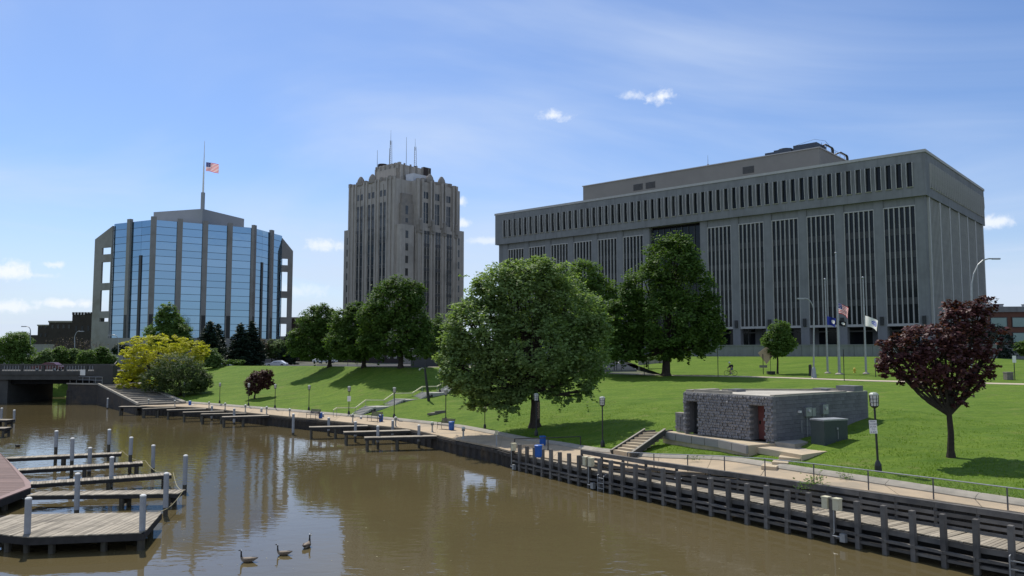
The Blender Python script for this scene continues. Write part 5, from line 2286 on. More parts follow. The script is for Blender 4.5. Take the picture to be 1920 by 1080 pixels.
# leaning black pole
p = hit(804, 752)
t = thing('leaning_pole', 'tall black pole leaning left over the hillside stairs with a small lamp arm', 'pole', p)
tp_ = at_depth(796.5, 690.5, p.y) - p
MB().tube([(0, 0, 0), (tp_.x * .5, 0, tp_.z * .5), (tp_.x, 0, tp_.z)], [.17, .15, .11], 8).build('shaft', M_black, t)
b = MB()
b.tube([(tp_.x, 0, tp_.z - .05), (tp_.x - .3, -.1, tp_.z + .05), (tp_.x - .5, -.15, tp_.z - .1)], .03, 5)
b.ball((tp_.x - .55, -.15, tp_.z - .15), (.12, .12, .1), 8, 5)
b.build('lamp_arm', M_steel, t)
# broken concrete in the lawn
p = hit(818, 776)
t = thing('broken_slab', 'broken grey concrete slab lying in the lawn below the stairs', 'slab', p, .3)
MB().prism([(-1.0, -.3), (.7, -.4), (1.0, .3), (-.3, .5)], -.1, [.10, .16, .22, .14]).build('chunk', M_stonebase, t)
MB().prism([(-.2, -.35), (.9, -.2), (.6, .45), (-.1, .4)], .12, [.3, .34, .30, .26]).build('chunk', M_stonebase, t)

# ---------------------------------------------------------------- pump house of grey blocks
def build_house():
    ZF_ = 2.94
    C = at_depth(1451, 827, 48.4)
    Lp = at_depth(1283, 809, 53.9)
    C.z = Lp.z = 0
    u = (Lp - C)
    Lf = u.length
    u.normalize()
    v = Vector((-u.y, u.x, 0))
    if v.x < 0:
        v = -v
    Rr = None
    for k in np.linspace(5, 16, 500):
        q = C + v * k
        d = pix_dir(1629, 740)
        if q.x / q.y >= d.x / d.y:
            Rr = k
            break
    Lr = Rr
    H_ = 2.68
    ang = math.atan2(u.y, u.x)
    r = thing('pump_house', 'low flat roofed grey block pump house set into the lawn, with a red door', 'building', (C.x, C.y, ZF_), ang)
    # local x runs along the front to the left, local -y is into the hill
    sgn = -1
    def Y(d):
        return sgn * d
    dd1, dd2 = (.55, 1.30), (Lf - 1.22, Lf - .18)   # two door openings
    # core walls
    b = MB()
    b.prism([(.25, Y(.9)), (Lf, Y(.9)), (Lf, Y(3.3)), (.25, Y(Lr))], -1.2, H_ - .35)
    b.build('core', M_dark, r)
    # rough split faced front: many small blocks of uneven depth
    front = MB()
    cw, chh = .175, .175
    ncol, nrow = int(round(Lf / cw)), int(round(H_ / chh))
    cw, chh = Lf / ncol, H_ / nrow
    for j in range(nrow):
        for i in range(ncol):
            x0, z0 = i * cw, j * chh
            if j % 2 and i < ncol - 1:
                x0 += cw * .5
            xm, zm = x0 + cw / 2, z0 + chh / 2
            if zm < 2.12 and (dd1[0] < xm < dd1[1] + .35 or dd2[0] < xm < dd2[1]):
                continue
            dp = random.choice([.02, .04, .08, .10]) + random.uniform(-.015, .015)
            tx, tz = random.uniform(-.03, .03), random.uniform(-.03, .03)
            g_ = .008
            a0, a1, c0, c1 = x0 + g_, x0 + cw - g_, z0 + g_, z0 + chh - g_
            yb_ = Y(.3)
            ys_ = [dp + random.uniform(-.035, .035) for _ in range(4)]
            front.add([(a0, yb_, c0), (a1, yb_, c0), (a1, yb_, c1), (a0, yb_, c1), (a0, ys_[0], c0), (a1, ys_[1], c0), (a1, ys_[2], c1), (a0, ys_[3], c1), (xm + tx, dp + .035, zm + tz)],
                      [(0, 1, 5, 4), (1, 2, 6, 5), (2, 3, 7, 6), (3, 0, 4, 7), (4, 5, 8), (5, 6, 8), (6, 7, 8), (7, 4, 8)])
    f = front.build('rough_block', M_rough, r)
    f['kind'] = 'stuff'
    b = MB()
    b.box(0, Lf, Y(.02), Y(.28), 2.13, H_ - .02)
    b.box(0.02, dd1[0] - .02, Y(.02), Y(.3), 0, 2.13)
    b.box(dd1[1] + .37, dd2[0] - .02, Y(.02), Y(.3), 0, 2.13)
    b.box(dd2[1] + .02, Lf, Y(.02), Y(.3), 0, 2.13)
    b.build('front_wall', M_block, r)
    # right hand face of smooth blocks, each one its own piece in running bond
    side = MB()
    side.box(.22, .6, Y(.05), Y(Lr), -1.4, H_ - .03)
    side.build('side_wall', mat('mortar', (.12, .118, .115), (.10, .1, .098), 5, .95), r)
    bl, bh = .50, .238
    nrow2 = int(H_ / bh)
    bh = H_ / nrow2
    full = MB().box(.08, .24, .008, bl - .008, .006, bh - .006).mesh('block', M_block)
    rest = MB()
    cnt = 0
    for j in range(nrow2 - 1, -2, -1):
        off = 0 if j % 2 else -bl / 2
        y = off
        while y < Lr - .01:
            y0, y1 = max(y, 0), min(y + bl, Lr)
            if y1 - y0 > .1:
                if y1 - y0 > bl - .01 and cnt < 285 and j >= 0:
                    inst('block', full, r, (random.uniform(-.006, .006), Y(y0) - bl, j * bh))
                    cnt += 1
                else:
                    rest.box(.08, .24, Y(y0 + .008), Y(y1 - .008), j * bh + .006, (j + 1) * bh - .006)
            y += bl
    rest.build('cut_block', M_block, r)['kind'] = 'stuff'
    # dark recess and red door
    for (x0, x1, door) in ((dd1[0], dd1[1] + .35, True), (dd2[0], dd2[1], False)):
        b = MB()
        b.box(x1 - .0, x1 + .1, Y(.31), Y(.88), 0, 2.13)
        b.box(x0 - .1, x0, Y(.31), Y(.88), 0, 2.13)
        b.box(x0 - .1, x1 + .1, Y(.31), Y(.9), 2.131, 2.3)
        b.build('door_reveal', M_block, r)
        if door:
            dr_ = MB().box(x0 + .02, x1 - .02, Y(.80), Y(.86), 0.02, 2.1).build('door', M_reddoor, r)
            MB().box(x0 + .12, x0 + .62, Y(.77), Y(.799), 1.25, 1.9).build('grille', M_dark, dr_)
            MB().box(x1 - .2, x1 - .1, Y(.74), Y(.799), .95, 1.15).build('lock', M_black, dr_)
        else:
            MB().box(x0 + .02, x1 - .02, Y(.82), Y(.86), 0.02, 2.1).build('door', M_spand, r)
    # roof slab and raised pieces
    M_roof = mat('roof_membrane', (.50, .46, .38), (.40, .37, .31), 1, .9, c3=(.28, .26, .22), scale3=.7)
    MB().prism([(.08, Y(.02)), (Lf - .02, Y(.02)), (Lf - .02, Y(3.4)), (.08, Y(Lr - .05))], H_ + .003, H_ + .07).build('roof', M_roof, r)
    MB().prism([(.26, Y(Lr - .35)), (Lf - .03, Y(3.0)), (Lf - .03, Y(3.38)), (.26, Y(Lr - .02))], -1.2, H_ - .0).build('rear_wall', M_block, r)
    b = MB()
    b.box(.1, .4, Y(.3), Y(Lr - 2.6), H_ + .073, H_ + .13)
    b.box(Lf - .6, Lf - .1, Y(.1), Y(3.0), H_ + .073, H_ + .2)
    b.box(Lf - 3.6, Lf - .7, Y(.2), Y(.5), H_ + .073, H_ + .24)
    b.prism([(.42, Y(Lr - .7)), (Lf - .7, Y(3.1)), (Lf - .7, Y(3.4)), (.42, Y(Lr - .4))], H_ + .073, H_ + .18)
    b.build('coping', M_conc, r)
    b = MB()
    b.box(.07, 1.4, Y(Lr - 1.7), Y(Lr - .6), H_ + .072, H_ + .42)
    b.box(1.6, 2.6, Y(Lr - 2.6), Y(Lr - 1.4), H_ + .073, H_ + .22)
    b.box(Lf - 2.6, Lf - 1.9, Y(2.2), Y(3.2), H_ + .073, H_ + .25)
    b.build('roof_block', M_block, r)
    # low wing wall on the left end, rough faced
    wing = MB()
    for j in range(6):
        for i in range(5):
            x0 = Lf + .02 + i * .21
            z0 = j * .2
            dp = random.uniform(-.4, -.3)
            wing.box(x0 + .008, x0 + .202, dp, -.8, z0 + .008, z0 + .192)
    wing.build('wing_wall', M_rough, r)['kind'] = 'stuff'
    MB().box(Lf + .02, Lf + 1.1, -.85, -.36, 1.203, 1.28).build('wing_coping', M_conc, r)
    # meters and conduits on the side face
    def meter(y, z, w, h, dial):
        mm = MB().box(-.10, .076, Y(y), Y(y + w), z, z + h).build('meter_box', M_steel, r)
        if dial:
            MB().cyl((-.17, Y(y + w * .55), z + h * .62), (-.101, Y(y + w * .55), z + h * .62), .1, n=10).build('dial', M_lens, mm)
    def yat(px):
        # distance along the side face at which a photo column is seen
        d = pix_dir(px, 780)
        for k in np.linspace(0, Lr, 600):
            q = C + v * k
            if q.x / q.y >= d.x / d.y:
                return k
        return Lr
    def zat(px, py):
        q = C + v * yat(px)
        return at_depth(px, py, q.y).z - ZF_
    meter(yat(1509), zat(1509, 781), yat(1520) - yat(1509), .55, True)
    meter(yat(1521), zat(1521, 780), yat(1527) - yat(1521), .50, False)
    meter(yat(1541), zat(1541, 777), yat(1551) - yat(1541), .62, True)
    b = MB()
    for px, py0, py1 in ((1512.5, 782, 820), (1523, 781, 800), (1544, 777, 800), (1502, 788, 812)):
        y = yat(px)
        b.cyl((-.02, Y(y), zat(px, py1)), (-.02, Y(y), zat(px, py0)), .03, n=6)
    b.build('conduit', M_galv, r)
    MB().box(-.08, .076, Y(yat(1498)), Y(yat(1501)), zat(1499, 774), zat(1499, 770)).build('socket', M_white, r)
    return r, C, u, v, Lf, Lr, ZF_


house, HC, HU, HV, HL, HR_, HZ = build_house()
# transformer cabinet
p = HC + HV * (HR_ * .0)
tc0, tc1, tc2 = at_depth(1546, 826, 46.8), at_depth(1590, 824, 47.5), at_depth(1521, 824, 47.7)
tz0 = ground(tc0.x, tc0.y) - .15
tz1 = at_depth(1546, 787.5, 46.6).z
cab = thing('transformer_cabinet', 'dark green electrical cabinet with a flat pale lid beside the pump house', 'electrical cabinet', (tc0.x, tc0.y, tz0))
back = tc2 + (tc1 - tc0)
MB().prism([(q.x - tc0.x, q.y - tc0.y) for q in (tc0, tc1, back, tc2)], 0, tz1 - tz0 - .09).build('body', M_green, cab)
cc = (tc0 + back) / 2
MB().prism([(q.x - tc0.x + (q.x - cc.x) * .05, q.y - tc0.y + (q.y - cc.y) * .05) for q in (tc0, tc1, back, tc2)], tz1 - tz0 - .087, tz1 - tz0).build('lid', M_galv, cab)
d = (tc1 - tc0)
n = Vector((d.y, -d.x, 0)).normalized()
if n.y > 0:
    n = -n
q = tc0.lerp(tc1, .55) + n * .03 - tc0
MB().box(q.x - .05, q.x + .05, q.y - .03, q.y + .02, 1.05, 1.17).build('lock', M_steel, cab)
q = tc0.lerp(tc1, .57) + n * .02 - tc0
MB().box(q.x - .012, q.x + .012, q.y - .02, q.y + .02, .5, 1.0).build('handle', M_steel, cab)

# concrete apron, steps and stair of the pump house
SL = 2.90
M_apron = mat('apron_concrete', (.52, .42, .28), (.44, .36, .25), 1, .9, c3=(.36, .31, .23), scale3=.5)
ap = thing('pump_house_apron', 'raised sandy concrete apron in front of the pump house', 'apron', (HC.x, HC.y, 0))
q0, q1, q2, q3 = on_plane(1243, 807, SL), on_plane(1260, 809.5, SL), on_plane(1446, 829, SL), on_plane(1404, 834, SL)
wall_back = [HC + HU * (HL + 1.2) + Vector((.3, .6, 0)), HC - HU * .1 + HV * .1]
edge = [on_plane(1243, 808, SL), on_plane(1300, 817, SL), on_plane(1350, 824, SL), on_plane(1404, 835, SL)]
segs_b = [wall_back[0].lerp(wall_back[1], f) for f in (0, .36, .66, 1)]
for k in range(3):
    a, c, d, e = edge[k], edge[k + 1], segs_b[k + 1], segs_b[k]
    MB().prism([(p.x - HC.x, p.y - HC.y) for p in (a, c, d, e)], 1.6, SL).build('slab', M_apron, ap)
    for j in range(2):
        f0, f1 = j / 2 + .01, (j + 1) / 2 - .01
        a1, c1 = a.lerp(c, f0), a.lerp(c, f1)
        dd_ = (c1 - a1).normalized()
        nn_ = Vector((dd_.y, -dd_.x, 0))
        if nn_.y > 0:
            nn_ = -nn_
        a1, c1 = a1 + nn_ * .09, c1 + nn_ * .09
        MB().beam((a1.x - HC.x, a1.y - HC.y, SL - .25), (c1.x - HC.x, c1.y - HC.y, SL - .25), .16, .47).build('edge_block', M_gconc, ap)
st2 = thing('apron_steps', 'broad shallow concrete steps from the apron down to the walk by the fence', 'steps', (0, 0, 0))
lv_ = [([(1404, 836), (1446, 830), (1552, 846), (1503, 853)], 2.76, .35), ([(1463, 852), (1503, 854), (1500, 860), (1460, 857)], 2.55, .2), ([(1452, 861), (1480, 862), (1478, 868), (1447, 866)], 2.40, .2), ([(1434, 867), (1462, 870), (1455, 876), (1427, 873)], 2.26, .2)]
for q, z, th in lv_:
    pts = [on_plane(x_, y_, z) for x_, y_ in q]
    MB().prism([(p.x, p.y) for p in pts], z - th, z).build('step', M_apron, st2)
p = [on_plane(*q, 3.0) for q in ((1452, 828), (1490, 833), (1516, 829), (1500, 824))]
tag(MB().prism([(v_.x, v_.y) for v_ in p], 2.5, 3.0).build('cabinet_pad', M_conc), 'small pale concrete pad at the right corner of the pump house', 'concrete pad')
st3 = thing('side_stair', 'short concrete stair with sloping side walls at the left end of the apron', 'stair', (0, 0, 0))
sa = [on_plane(1180, 851, 1.75), on_plane(1243, 809, SL)]
sb = [on_plane(1150, 847, 1.7), on_plane(1213, 809.5, SL)]
for k in range(8):
    f0, f1 = k / 8, (k + 1) / 8
    z = 1.7 + (SL - 1.7) * f1
    q = [sa[0].lerp(sa[1], f0), sa[0].lerp(sa[1], f1), sb[0].lerp(sb[1], f1), sb[0].lerp(sb[1], f0)]
    MB().prism([(p.x, p.y) for p in q], z - .5, z - .02).build('step', M_apron, st3)
for s_, off in ((sa, Vector((.12, -.12, 0))), (sb, Vector((-.12, .12, 0)))):
    a, c = s_[0] + off, s_[1] + off
    MB().beam((a.x, a.y, s_[0].z - .09), (c.x, c.y, SL + .0), .13, .36).build('side_wall', M_bridge, st3)
    MB().beam((a.x, a.y, s_[0].z + .11), (c.x, c.y, SL + .20), .16, .035).build('cap', M_conc, st3)
    e = c + (c - a).normalized() * .9
    MB().beam((c.x, c.y, SL - .1), (e.x, e.y, SL - .1), .15, .34).build('end_block', M_bridge, st3)

# ---------------------------------------------------------------- trees
def leaf_cloud(centers, normals_up, L_, Wd, jitter=.3, droop=.0):
    """one diamond leaf spray per centre; returns vertex and face arrays"""
    n = len(centers)
    th = rng.uniform(0, 2 * np.pi, n)
    a = np.stack([np.cos(th), np.sin(th), rng.normal(-droop, .35, n)], 1)
    a /= np.linalg.norm(a, axis=1)[:, None]
    up = np.stack([rng.normal(0, .55, n), rng.normal(0, .55, n), np.ones(n)], 1) + normals_up * .9
    b = np.cross(a, up)
    b /= np.linalg.norm(b, axis=1)[:, None] + 1e-9
    s = rng.uniform(.65, 1.35, n)[:, None]
    c = np.cross(a, b)
    la, wb = a * (L_ * s * .5), b * (Wd * s * .5)
    fold = c * (Wd * s * .12)
    v = np.stack([centers - la, centers + wb + fold - la * .15, centers + la, centers - wb + fold - la * .15], 1).reshape(-1, 3)
    return v


def quads_mesh(name, v, mat_):
    n = len(v) // 4
    me_ = bpy.data.meshes.new(name)
    me_.vertices.add(4 * n)
    me_.vertices.foreach_set('co', v.astype(np.float32).ravel())
    me_.loops.add(4 * n)
    me_.loops.foreach_set('vertex_index', np.arange(4 * n, dtype=np.int32))
    me_.polygons.add(n)
    me_.polygons.foreach_set('loop_start', np.arange(0, 4 * n, 4, dtype=np.int32))
    me_.polygons.foreach_set('loop_total', np.full(n, 4, dtype=np.int32))
    me_.materials.append(mat_)
    me_.update()
    me_.validate()
    return me_


def crown_points(lobes, n_clusters, per, crad, flat=.75, low_cut=-.55, gap=.0):
    """lobes: (centre xyz, radii xyz). Leaf centres in clumps near the surface of the lobes."""
    vol = np.array([l[1][0] * l[1][2] for l in lobes])
    cnt = np.maximum(3, (vol / vol.sum() * n_clusters).astype(int))
    cs, ns, rs = [], [], []
    for (c, r), k in zip(lobes, cnt):
        u = rng.normal(0, 1, (k * 2, 3))
        u /= np.linalg.norm(u, axis=1)[:, None]
        u = u[u[:, 2] > low_cut][:k]
        rad = rng.uniform(.35, 1.0, len(u)) ** .45
        pnt = np.array(c) + u * rad[:, None] * np.array(r)
        # drop clumps buried deep inside other lobes
        keep = np.ones(len(pnt), bool)
        for (c2, r2) in lobes:
            if c2 is c:
                continue
            dd_ = np.linalg.norm((pnt - np.array(c2)) / np.array(r2), axis=1)
            keep &= ~((dd_ < .5) & (rng.uniform(0, 1, len(pnt)) < .7))
        cs.append(pnt[keep])
        ns.append(u[keep])
        rs.append(np.full(keep.sum(), crad * (min(r) ** .5)))
    cs, ns, rs = np.concatenate(cs), np.concatenate(ns), np.concatenate(rs)
    rs = rs * rng.uniform(.55, 1.35, len(rs))
    N_ = len(cs) * per
    idx = np.repeat(np.arange(len(cs)), per)
    g3 = rng.normal(0, 1, (N_, 3))
    g3 /= np.linalg.norm(g3, axis=1)[:, None]
    g3 *= rng.uniform(0, 1, N_)[:, None] ** .5
    g3[:, 2] *= flat
    pts = cs[idx] + g3 * rs[idx][:, None]
    return pts, ns[idx], cs


def sprays(lobes, n, length, per):
    """leafy shoots that stick out of the crown and break its outline"""
    out = []
    w_ = np.array([l[1][0] * l[1][2] for l in lobes])
    ids = rng.choice(len(lobes), n, p=w_ / w_.sum())
    for i in ids:
        c, r = lobes[i]
        u = rng.normal(0, 1, 3)
        u /= np.linalg.norm(u)
        p0 = c + u * r * .72
        d = u * np.array([1, 1, .5]) + np.array([rng.normal(0, .3), rng.normal(0, .3), .25 if u[2] > 0 else -.55])
        L = length * rng.uniform(.5, 1.2) * (.65 if u[2] < 0 else 1)
        f = rng.uniform(0, 1, per)
        q = p0 + d * (L * f)[:, None] + rng.normal(0, .13, (per, 3)) * (1.25 - f)[:, None]
        q[:, 2] -= .22 * L * f ** 2
        out.append(q)
    return np.concatenate(out)


def tree(name, label, px, base, lobes_px, mat_, n=900, per=26, crad=.42, leaf=.3, lw=.6, trunk=.25, group=None, cat='tree', seed=0, depth=None, pos=None, trunk_top=None, twigs=0, bark=None, flat=.75, droop=.1, yk=.9, low=-.85, lean=0.0, spray=0):
    global rng
    rng = np.random.default_rng(seed * 31 + int(px))
    if pos is None:
        pos = hit(px, base) if depth is None else None
        if depth is not None:
            pos = at_depth(px, base, depth)
            pos.z = ground(pos.x, pos.y)
    k = mpp(pos)
    lobes = []
    for lb in lobes_px:
        cx, cy, rx, ry = lb[:4]
        dy = lb[4] if len(lb) > 4 else rng.uniform(-.25, .25)
        w = at_depth(cx, cy, pos.y)
        r_ = rx * k
        lobes.append((np.array([w.x - pos.x, dy * r_, w.z - pos.z]), np.array([r_, r_ * yk, ry * k])))
    t = thing(name, label, cat, pos, 0, group)
    pts, nrm, cs = crown_points(lobes, n, per, crad, flat, low)
    if spray:
        sp_ = sprays(lobes, spray, 1.1 + .25 * trunk / .3, 26)
        pts = np.concatenate([pts, sp_])
        nrm = np.concatenate([nrm, np.zeros_like(sp_)])
    ok_ = pts[:, 2] > .15
    pts, nrm = pts[ok_], nrm[ok_]
    v = leaf_cloud(pts, nrm, leaf, leaf * lw, droop=droop)
    cr = inst('crown', quads_mesh('crown', v, mat_), t)
    # trunk with limbs reaching into the lobes
    b = MB()
    tot = sum(l[1][0] * l[1][2] for l in lobes)
    cen = sum((l[0] * (l[1][0] * l[1][2]) for l in lobes), np.zeros(3)) / tot
    zmin = min(l[0][2] - l[1][2] for l in lobes)
    fork = max(.6, zmin + (cen[2] - zmin) * .35) if trunk_top is None else trunk_top
    b.tube([(0, 0, -.3), (0, 0, .02), (lean * .1, 0, .35), (lean * .4 + .02 * fork, 0, fork * .55), (lean + cen[0] * .06, cen[1] * .1, fork)], [trunk * 1.7, trunk * 1.45, trunk * 1.08, trunk * .92, trunk * .78], 9)
    f0 = Vector((lean + cen[0] * .06, cen[1] * .1, fork))
    b.tube([f0, f0.lerp(Vector(cen), .6) + Vector((.1, .1, 0)), Vector((cen[0], cen[1], cen[2] + (cen[2] - fork) * .5))], [trunk * .78, trunk * .5, trunk * .12], 7)
    for (c, r_) in lobes:
        c_ = Vector(c)
        m_ = f0.lerp(c_, .5)
        m_.z -= (c_ - f0).length * .10
        b.tube([f0 - Vector((0, 0, .1)), m_, c_], [trunk * .55, trunk * .34, trunk * .12], 6)
        for q in range(3):
            u = Vector((random.uniform(-1, 1), random.uniform(-1, 1), random.uniform(-.2, 1))).normalized()
            e = c_ + Vector((u.x * r_[0], u.y * r_[1], u.z * r_[2])) * .8
            b.tube([m_, c_.lerp(e, .4), e], [trunk * .22, trunk * .13, trunk * .04], 5)
    sel = rng.choice(len(cs), min(twigs, len(cs)), replace=False) if twigs else []
    for i in sel:
        e = Vector(cs[i])
        c_ = Vector(min((l[0] for l in lobes), key=lambda q: np.linalg.norm(q - cs[i])))
        b.tube([c_, c_.lerp(e, .5) + Vector((0, 0, -.05)), e], [trunk * .10, trunk * .06, trunk * .03], 4)
    b.build('trunk', bark or M_bark, t)
    return t


L_maple = leaf_mat('maple_leaf', (0.115, 0.18, 0.062), (0.25, 0.34, 0.125), 0.42, 0.15)
L_dark = leaf_mat('dark_leaf', (0.048, 0.1, 0.022), (0.115, 0.18, 0.04), 0.38, 0.1)
L_mid = leaf_mat('mid_leaf', (0.07, 0.13, 0.03), (0.15, 0.23, 0.055), 0.42, 0.12)
L_light = leaf_mat('light_leaf', (0.085, 0.15, 0.045), (0.17, 0.24, 0.08), 0.38, 0.12)
L_yellow = leaf_mat('golden_leaf', (0.36, 0.35, 0.03), (0.56, 0.53, 0.06), 0.42, 0.1)
L_olive = leaf_mat('olive_leaf', (0.05, 0.08, 0.028), (0.095, 0.13, 0.046), 0.28, 0.1)
L_purple = leaf_mat('purple_leaf', (0.052, 0.022, 0.024), (0.125, 0.045, 0.042), 0.25, 0.3)
L_purple2 = leaf_mat('dull_purple_leaf', (0.06, 0.03, 0.028), (0.12, 0.055, 0.045), 0.25, 0.15)
L_conif = leaf_mat('conifer_needle', (0.018, 0.032, 0.022), (0.038, 0.06, 0.036), 0.1, 0.1)
L_bronze = leaf_mat('bronze_leaf', (0.07, 0.06, 0.035), (0.13, 0.09, 0.06), 0.28, 0.1)
M_bare = mat('bare_twig', (.12, .09, .075), (.09, .07, .06), 5, .9)

# the big silver maple in the middle
tree('maple_tree', 'big silvery green maple in the middle of the lawn with drooping lower branches', 1003, 800,
     [(985, 560, 88, 72), (905, 620, 68, 66), (885, 690, 52, 52), (1060, 590, 72, 72), (1095, 655, 48, 62), (1000, 650, 92, 66), (940, 535, 48, 42), (1020, 520, 48, 38), (930, 715, 55, 44), (1010, 712, 50, 32), (1085, 705, 42, 32), (880, 655, 42, 42), (972, 742, 24, 16), (1090, 735, 20, 14), (925, 750, 20, 16), (900, 560, 32, 32), (850, 640, 26, 26), (848, 700, 26, 22), (868, 590, 24, 24), (1010, 498, 26, 18), (958, 500, 22, 16), (1120, 610, 26, 28), (905, 745, 30, 18), (865, 728, 24, 16), (1060, 742, 34, 14), (948, 764, 24, 12), (985, 738, 40, 18), (896, 762, 20, 12), (835, 675, 18, 24)],
     L_maple, n=1650, per=46, crad=.50, leaf=.29, trunk=.42, seed=1, twigs=120, trunk_top=3.4, spray=420)
tree('maple_tree', 'tall dark green maple in front of the courthouse entrance', 1249, 704,
     [(1260, 490, 55, 52), (1290, 540, 48, 60), (1215, 545, 50, 48), (1185, 600, 48, 50), (1250, 600, 78, 62), (1305, 610, 46, 46), (1165, 635, 34, 34), (1225, 655, 62, 30), (1290, 650, 50, 28), (1268, 462, 28, 24), (1330, 580, 26, 34), (1150, 600, 30, 34), (1160, 660, 40, 26), (1325, 640, 34, 26), (1185, 560, 34, 34), (1340, 610, 20, 26)],
     L_dark, n=1350, per=42, crad=.52, leaf=.38, trunk=.55, seed=2, trunk_top=3.2, spray=320)
tree('maple_tree', 'green tree showing its top between the two largest maples', 1108, 700,
     [(1095, 520, 36, 34), (1120, 565, 44, 46), (1085, 600, 50, 46), (1130, 640, 40, 40), (1090, 650, 40, 34)],
     L_mid, n=900, per=34, crad=.5, leaf=.38, trunk=.4, seed=3, depth=117)
tree('linden_tree', 'round dark tree in front of the tower, largest of the three in a row', 751, 689,
     [(740, 570, 50, 48), (765, 600, 42, 46), (705, 600, 34, 40), (745, 630, 60, 36), (790, 625, 24, 34), (690, 635, 24, 28), (745, 540, 30, 24), (775, 550, 24, 24), (725, 655, 34, 20), (775, 655, 34, 20)],
     L_dark, n=1150, per=28, crad=.46, leaf=.34, trunk=.33, seed=4, spray=150, group='row of dark trees along the street')
tree('linden_tree', 'middle dark tree of the three in a row before the tower', 682, 688,
     [(655, 610, 36, 40), (665, 640, 46, 30), (640, 640, 30, 28), (690, 625, 26, 40), (670, 590, 24, 24), (655, 660, 34, 18), (690, 662, 26, 16)],
     L_dark, n=850, per=28, crad=.46, leaf=.34, trunk=.28, seed=5, spray=150, group='row of dark trees along the street')
tree('linden_tree', 'left hand dark tree of the three in a row, nearest the glass office block', 618, 687,
     [(595, 605, 36, 34), (580, 640, 36, 32), (615, 630, 34, 40), (560, 640, 20, 24), (610, 590, 24, 22), (590, 660, 36, 16), (620, 660, 26, 16), (562, 655, 20, 16)],
     L_dark, n=850, per=28, crad=.46, leaf=.34, trunk=.28, seed=6, spray=150, group='row of dark trees along the street')
tree('linden_tree', 'dark tree right of the tower base, half hidden by the big maple', 822, 688,
     [(822, 630, 26, 34), (840, 645, 24, 28), (810, 655, 22, 20)], L_dark, n=400, per=24, crad=.5, leaf=.4, trunk=.25, seed=7, depth=140)
tree('yellow_locust_tree', 'bright golden yellow locust tree by the bridge end', 300, 735,
     [(300, 645, 62, 18), (350, 655, 42, 18), (265, 665, 40, 20), (330, 670, 60, 18), (250, 690, 28, 22), (285, 690, 36, 22), (245, 720, 26, 20), (375, 665, 24, 14), (280, 715, 30, 20)],
     L_yellow, n=900, per=26, crad=.34, leaf=.34, lw=.5, trunk=.22, seed=8, flat=.45)
tree('willow_shrub_tree', 'grey green small tree beneath the golden yellow one', 338, 742,
     [(335, 690, 48, 28), (355, 710, 44, 28), (300, 712, 36, 26), (375, 715, 20, 24), (330, 720, 50, 20)],
     L_olive, n=800, per=26, crad=.42, leaf=.30, lw=.4, trunk=.2, seed=9)
tree('hazel_shrub', 'pale green shrub right of the golden yellow tree', 400, 690,
     [(398, 672, 17, 18), (385, 680, 14, 12), (412, 682, 12, 11)], L_light, n=300, per=22, crad=.4, leaf=.32, trunk=.08, seed=10, cat='shrub')
tree('linden_tree', 'conical green tree before the left part of the glass office block', 315, 665,
     [(315, 585, 16, 18), (315, 605, 28, 22), (310, 625, 38, 20), (330, 625, 30, 20), (320, 645, 44, 14)], L_mid, n=700, per=26, crad=.44, leaf=.42, trunk=.22, seed=11, depth=165)


def conifer(label, px, base, top, w, depth, seed):
    global rng
    rng = np.random.default_rng(seed)
    pos = at_depth(px, base, depth)
    pos.z = ground(pos.x, pos.y)
    h = at_depth(px, top, depth).z - pos.z
    R_ = w / 2 * mpp(pos)
    t = thing('spruce_tree', label, 'tree', pos, 0, 'dark spruces before the glass office block')
    pts = []
    lay = int(h / .42)
    tw = MB()
    for k in range(lay):
        z = .8 + (h - .8) * k / lay
        rr = R_ * (1 - (z / h)) ** .75 * 1.15 + .2
        nb = 15 if k < lay * .7 else 9
        for q in range(nb):
            a = rng.uniform(0, 6.28)
            rl = rr * rng.uniform(.65, 1.12)
            m_ = max(10, int(rl * 24))
            f = rng.uniform(0.1, 1, m_)
            x_, y_ = np.cos(a) * rl * f + rng.normal(0, .12, m_), np.sin(a) * rl * f + rng.normal(0, .12, m_)
            pts.append(np.stack([x_, y_, z - .28 * rl * f + .1 * rl * f ** 2 + rng.normal(0, .08, m_)], 1))
    pts.append(np.stack([rng.normal(0, .06, 30), rng.normal(0, .06, 30), rng.uniform(h * .9, h, 30)], 1))
    pts = np.concatenate(pts)
    v = leaf_cloud(pts, np.zeros_like(pts), .5, .24, droop=.35)
    inst('crown', quads_mesh('crown', v, L_conif), t)
    tw.cyl((0, 0, -.3), (0, 0, h * .95), .2, .03, 7)
    tw.build('trunk', M_bark, t)


conifer('dark spruce right of the conical green tree', 392, 670, 601, 66, 160, 21)
conifer('dark spruce in the pair before the glass block, left one of the two', 450, 672, 605, 62, 165, 22)
conifer('tallest dark spruce of the pair, standing right before a concrete fin', 471, 672, 600, 64, 168, 23)
conifer('small dark spruce behind the spruce next to the conical green tree', 407, 670, 607, 54, 172, 24)
conifer('dark squat spruce at the right corner of the glass office block', 536, 668, 628, 44, 200, 25)
tree('crabapple_tree', 'bronze leaved small tree in front of the spruce pair', 482, 684,
     [(480, 648, 22, 14), (462, 660, 18, 12), (495, 655, 16, 14), (440, 668, 14, 9)], L_bronze, n=420, per=22, crad=.42, leaf=.32, trunk=.14, seed=12, twigs=30)
tree('crabapple_tree', 'light green small tree between the spruces and the row of dark trees', 537, 684,
     [(528, 650, 20, 13), (540, 660, 18, 12), (515, 656, 14, 11)], L_light, n=380, per=22, crad=.42, leaf=.32, trunk=.12, seed=13, twigs=30)
tree('crabapple_tree', 'dull small green tree right behind the bronze leaved one', 509, 684,
     [(508, 652, 16, 15), (500, 664, 14, 10), (520, 664, 12, 9)], L_olive, n=300, per=22, crad=.42, leaf=.32, trunk=.12, seed=14)
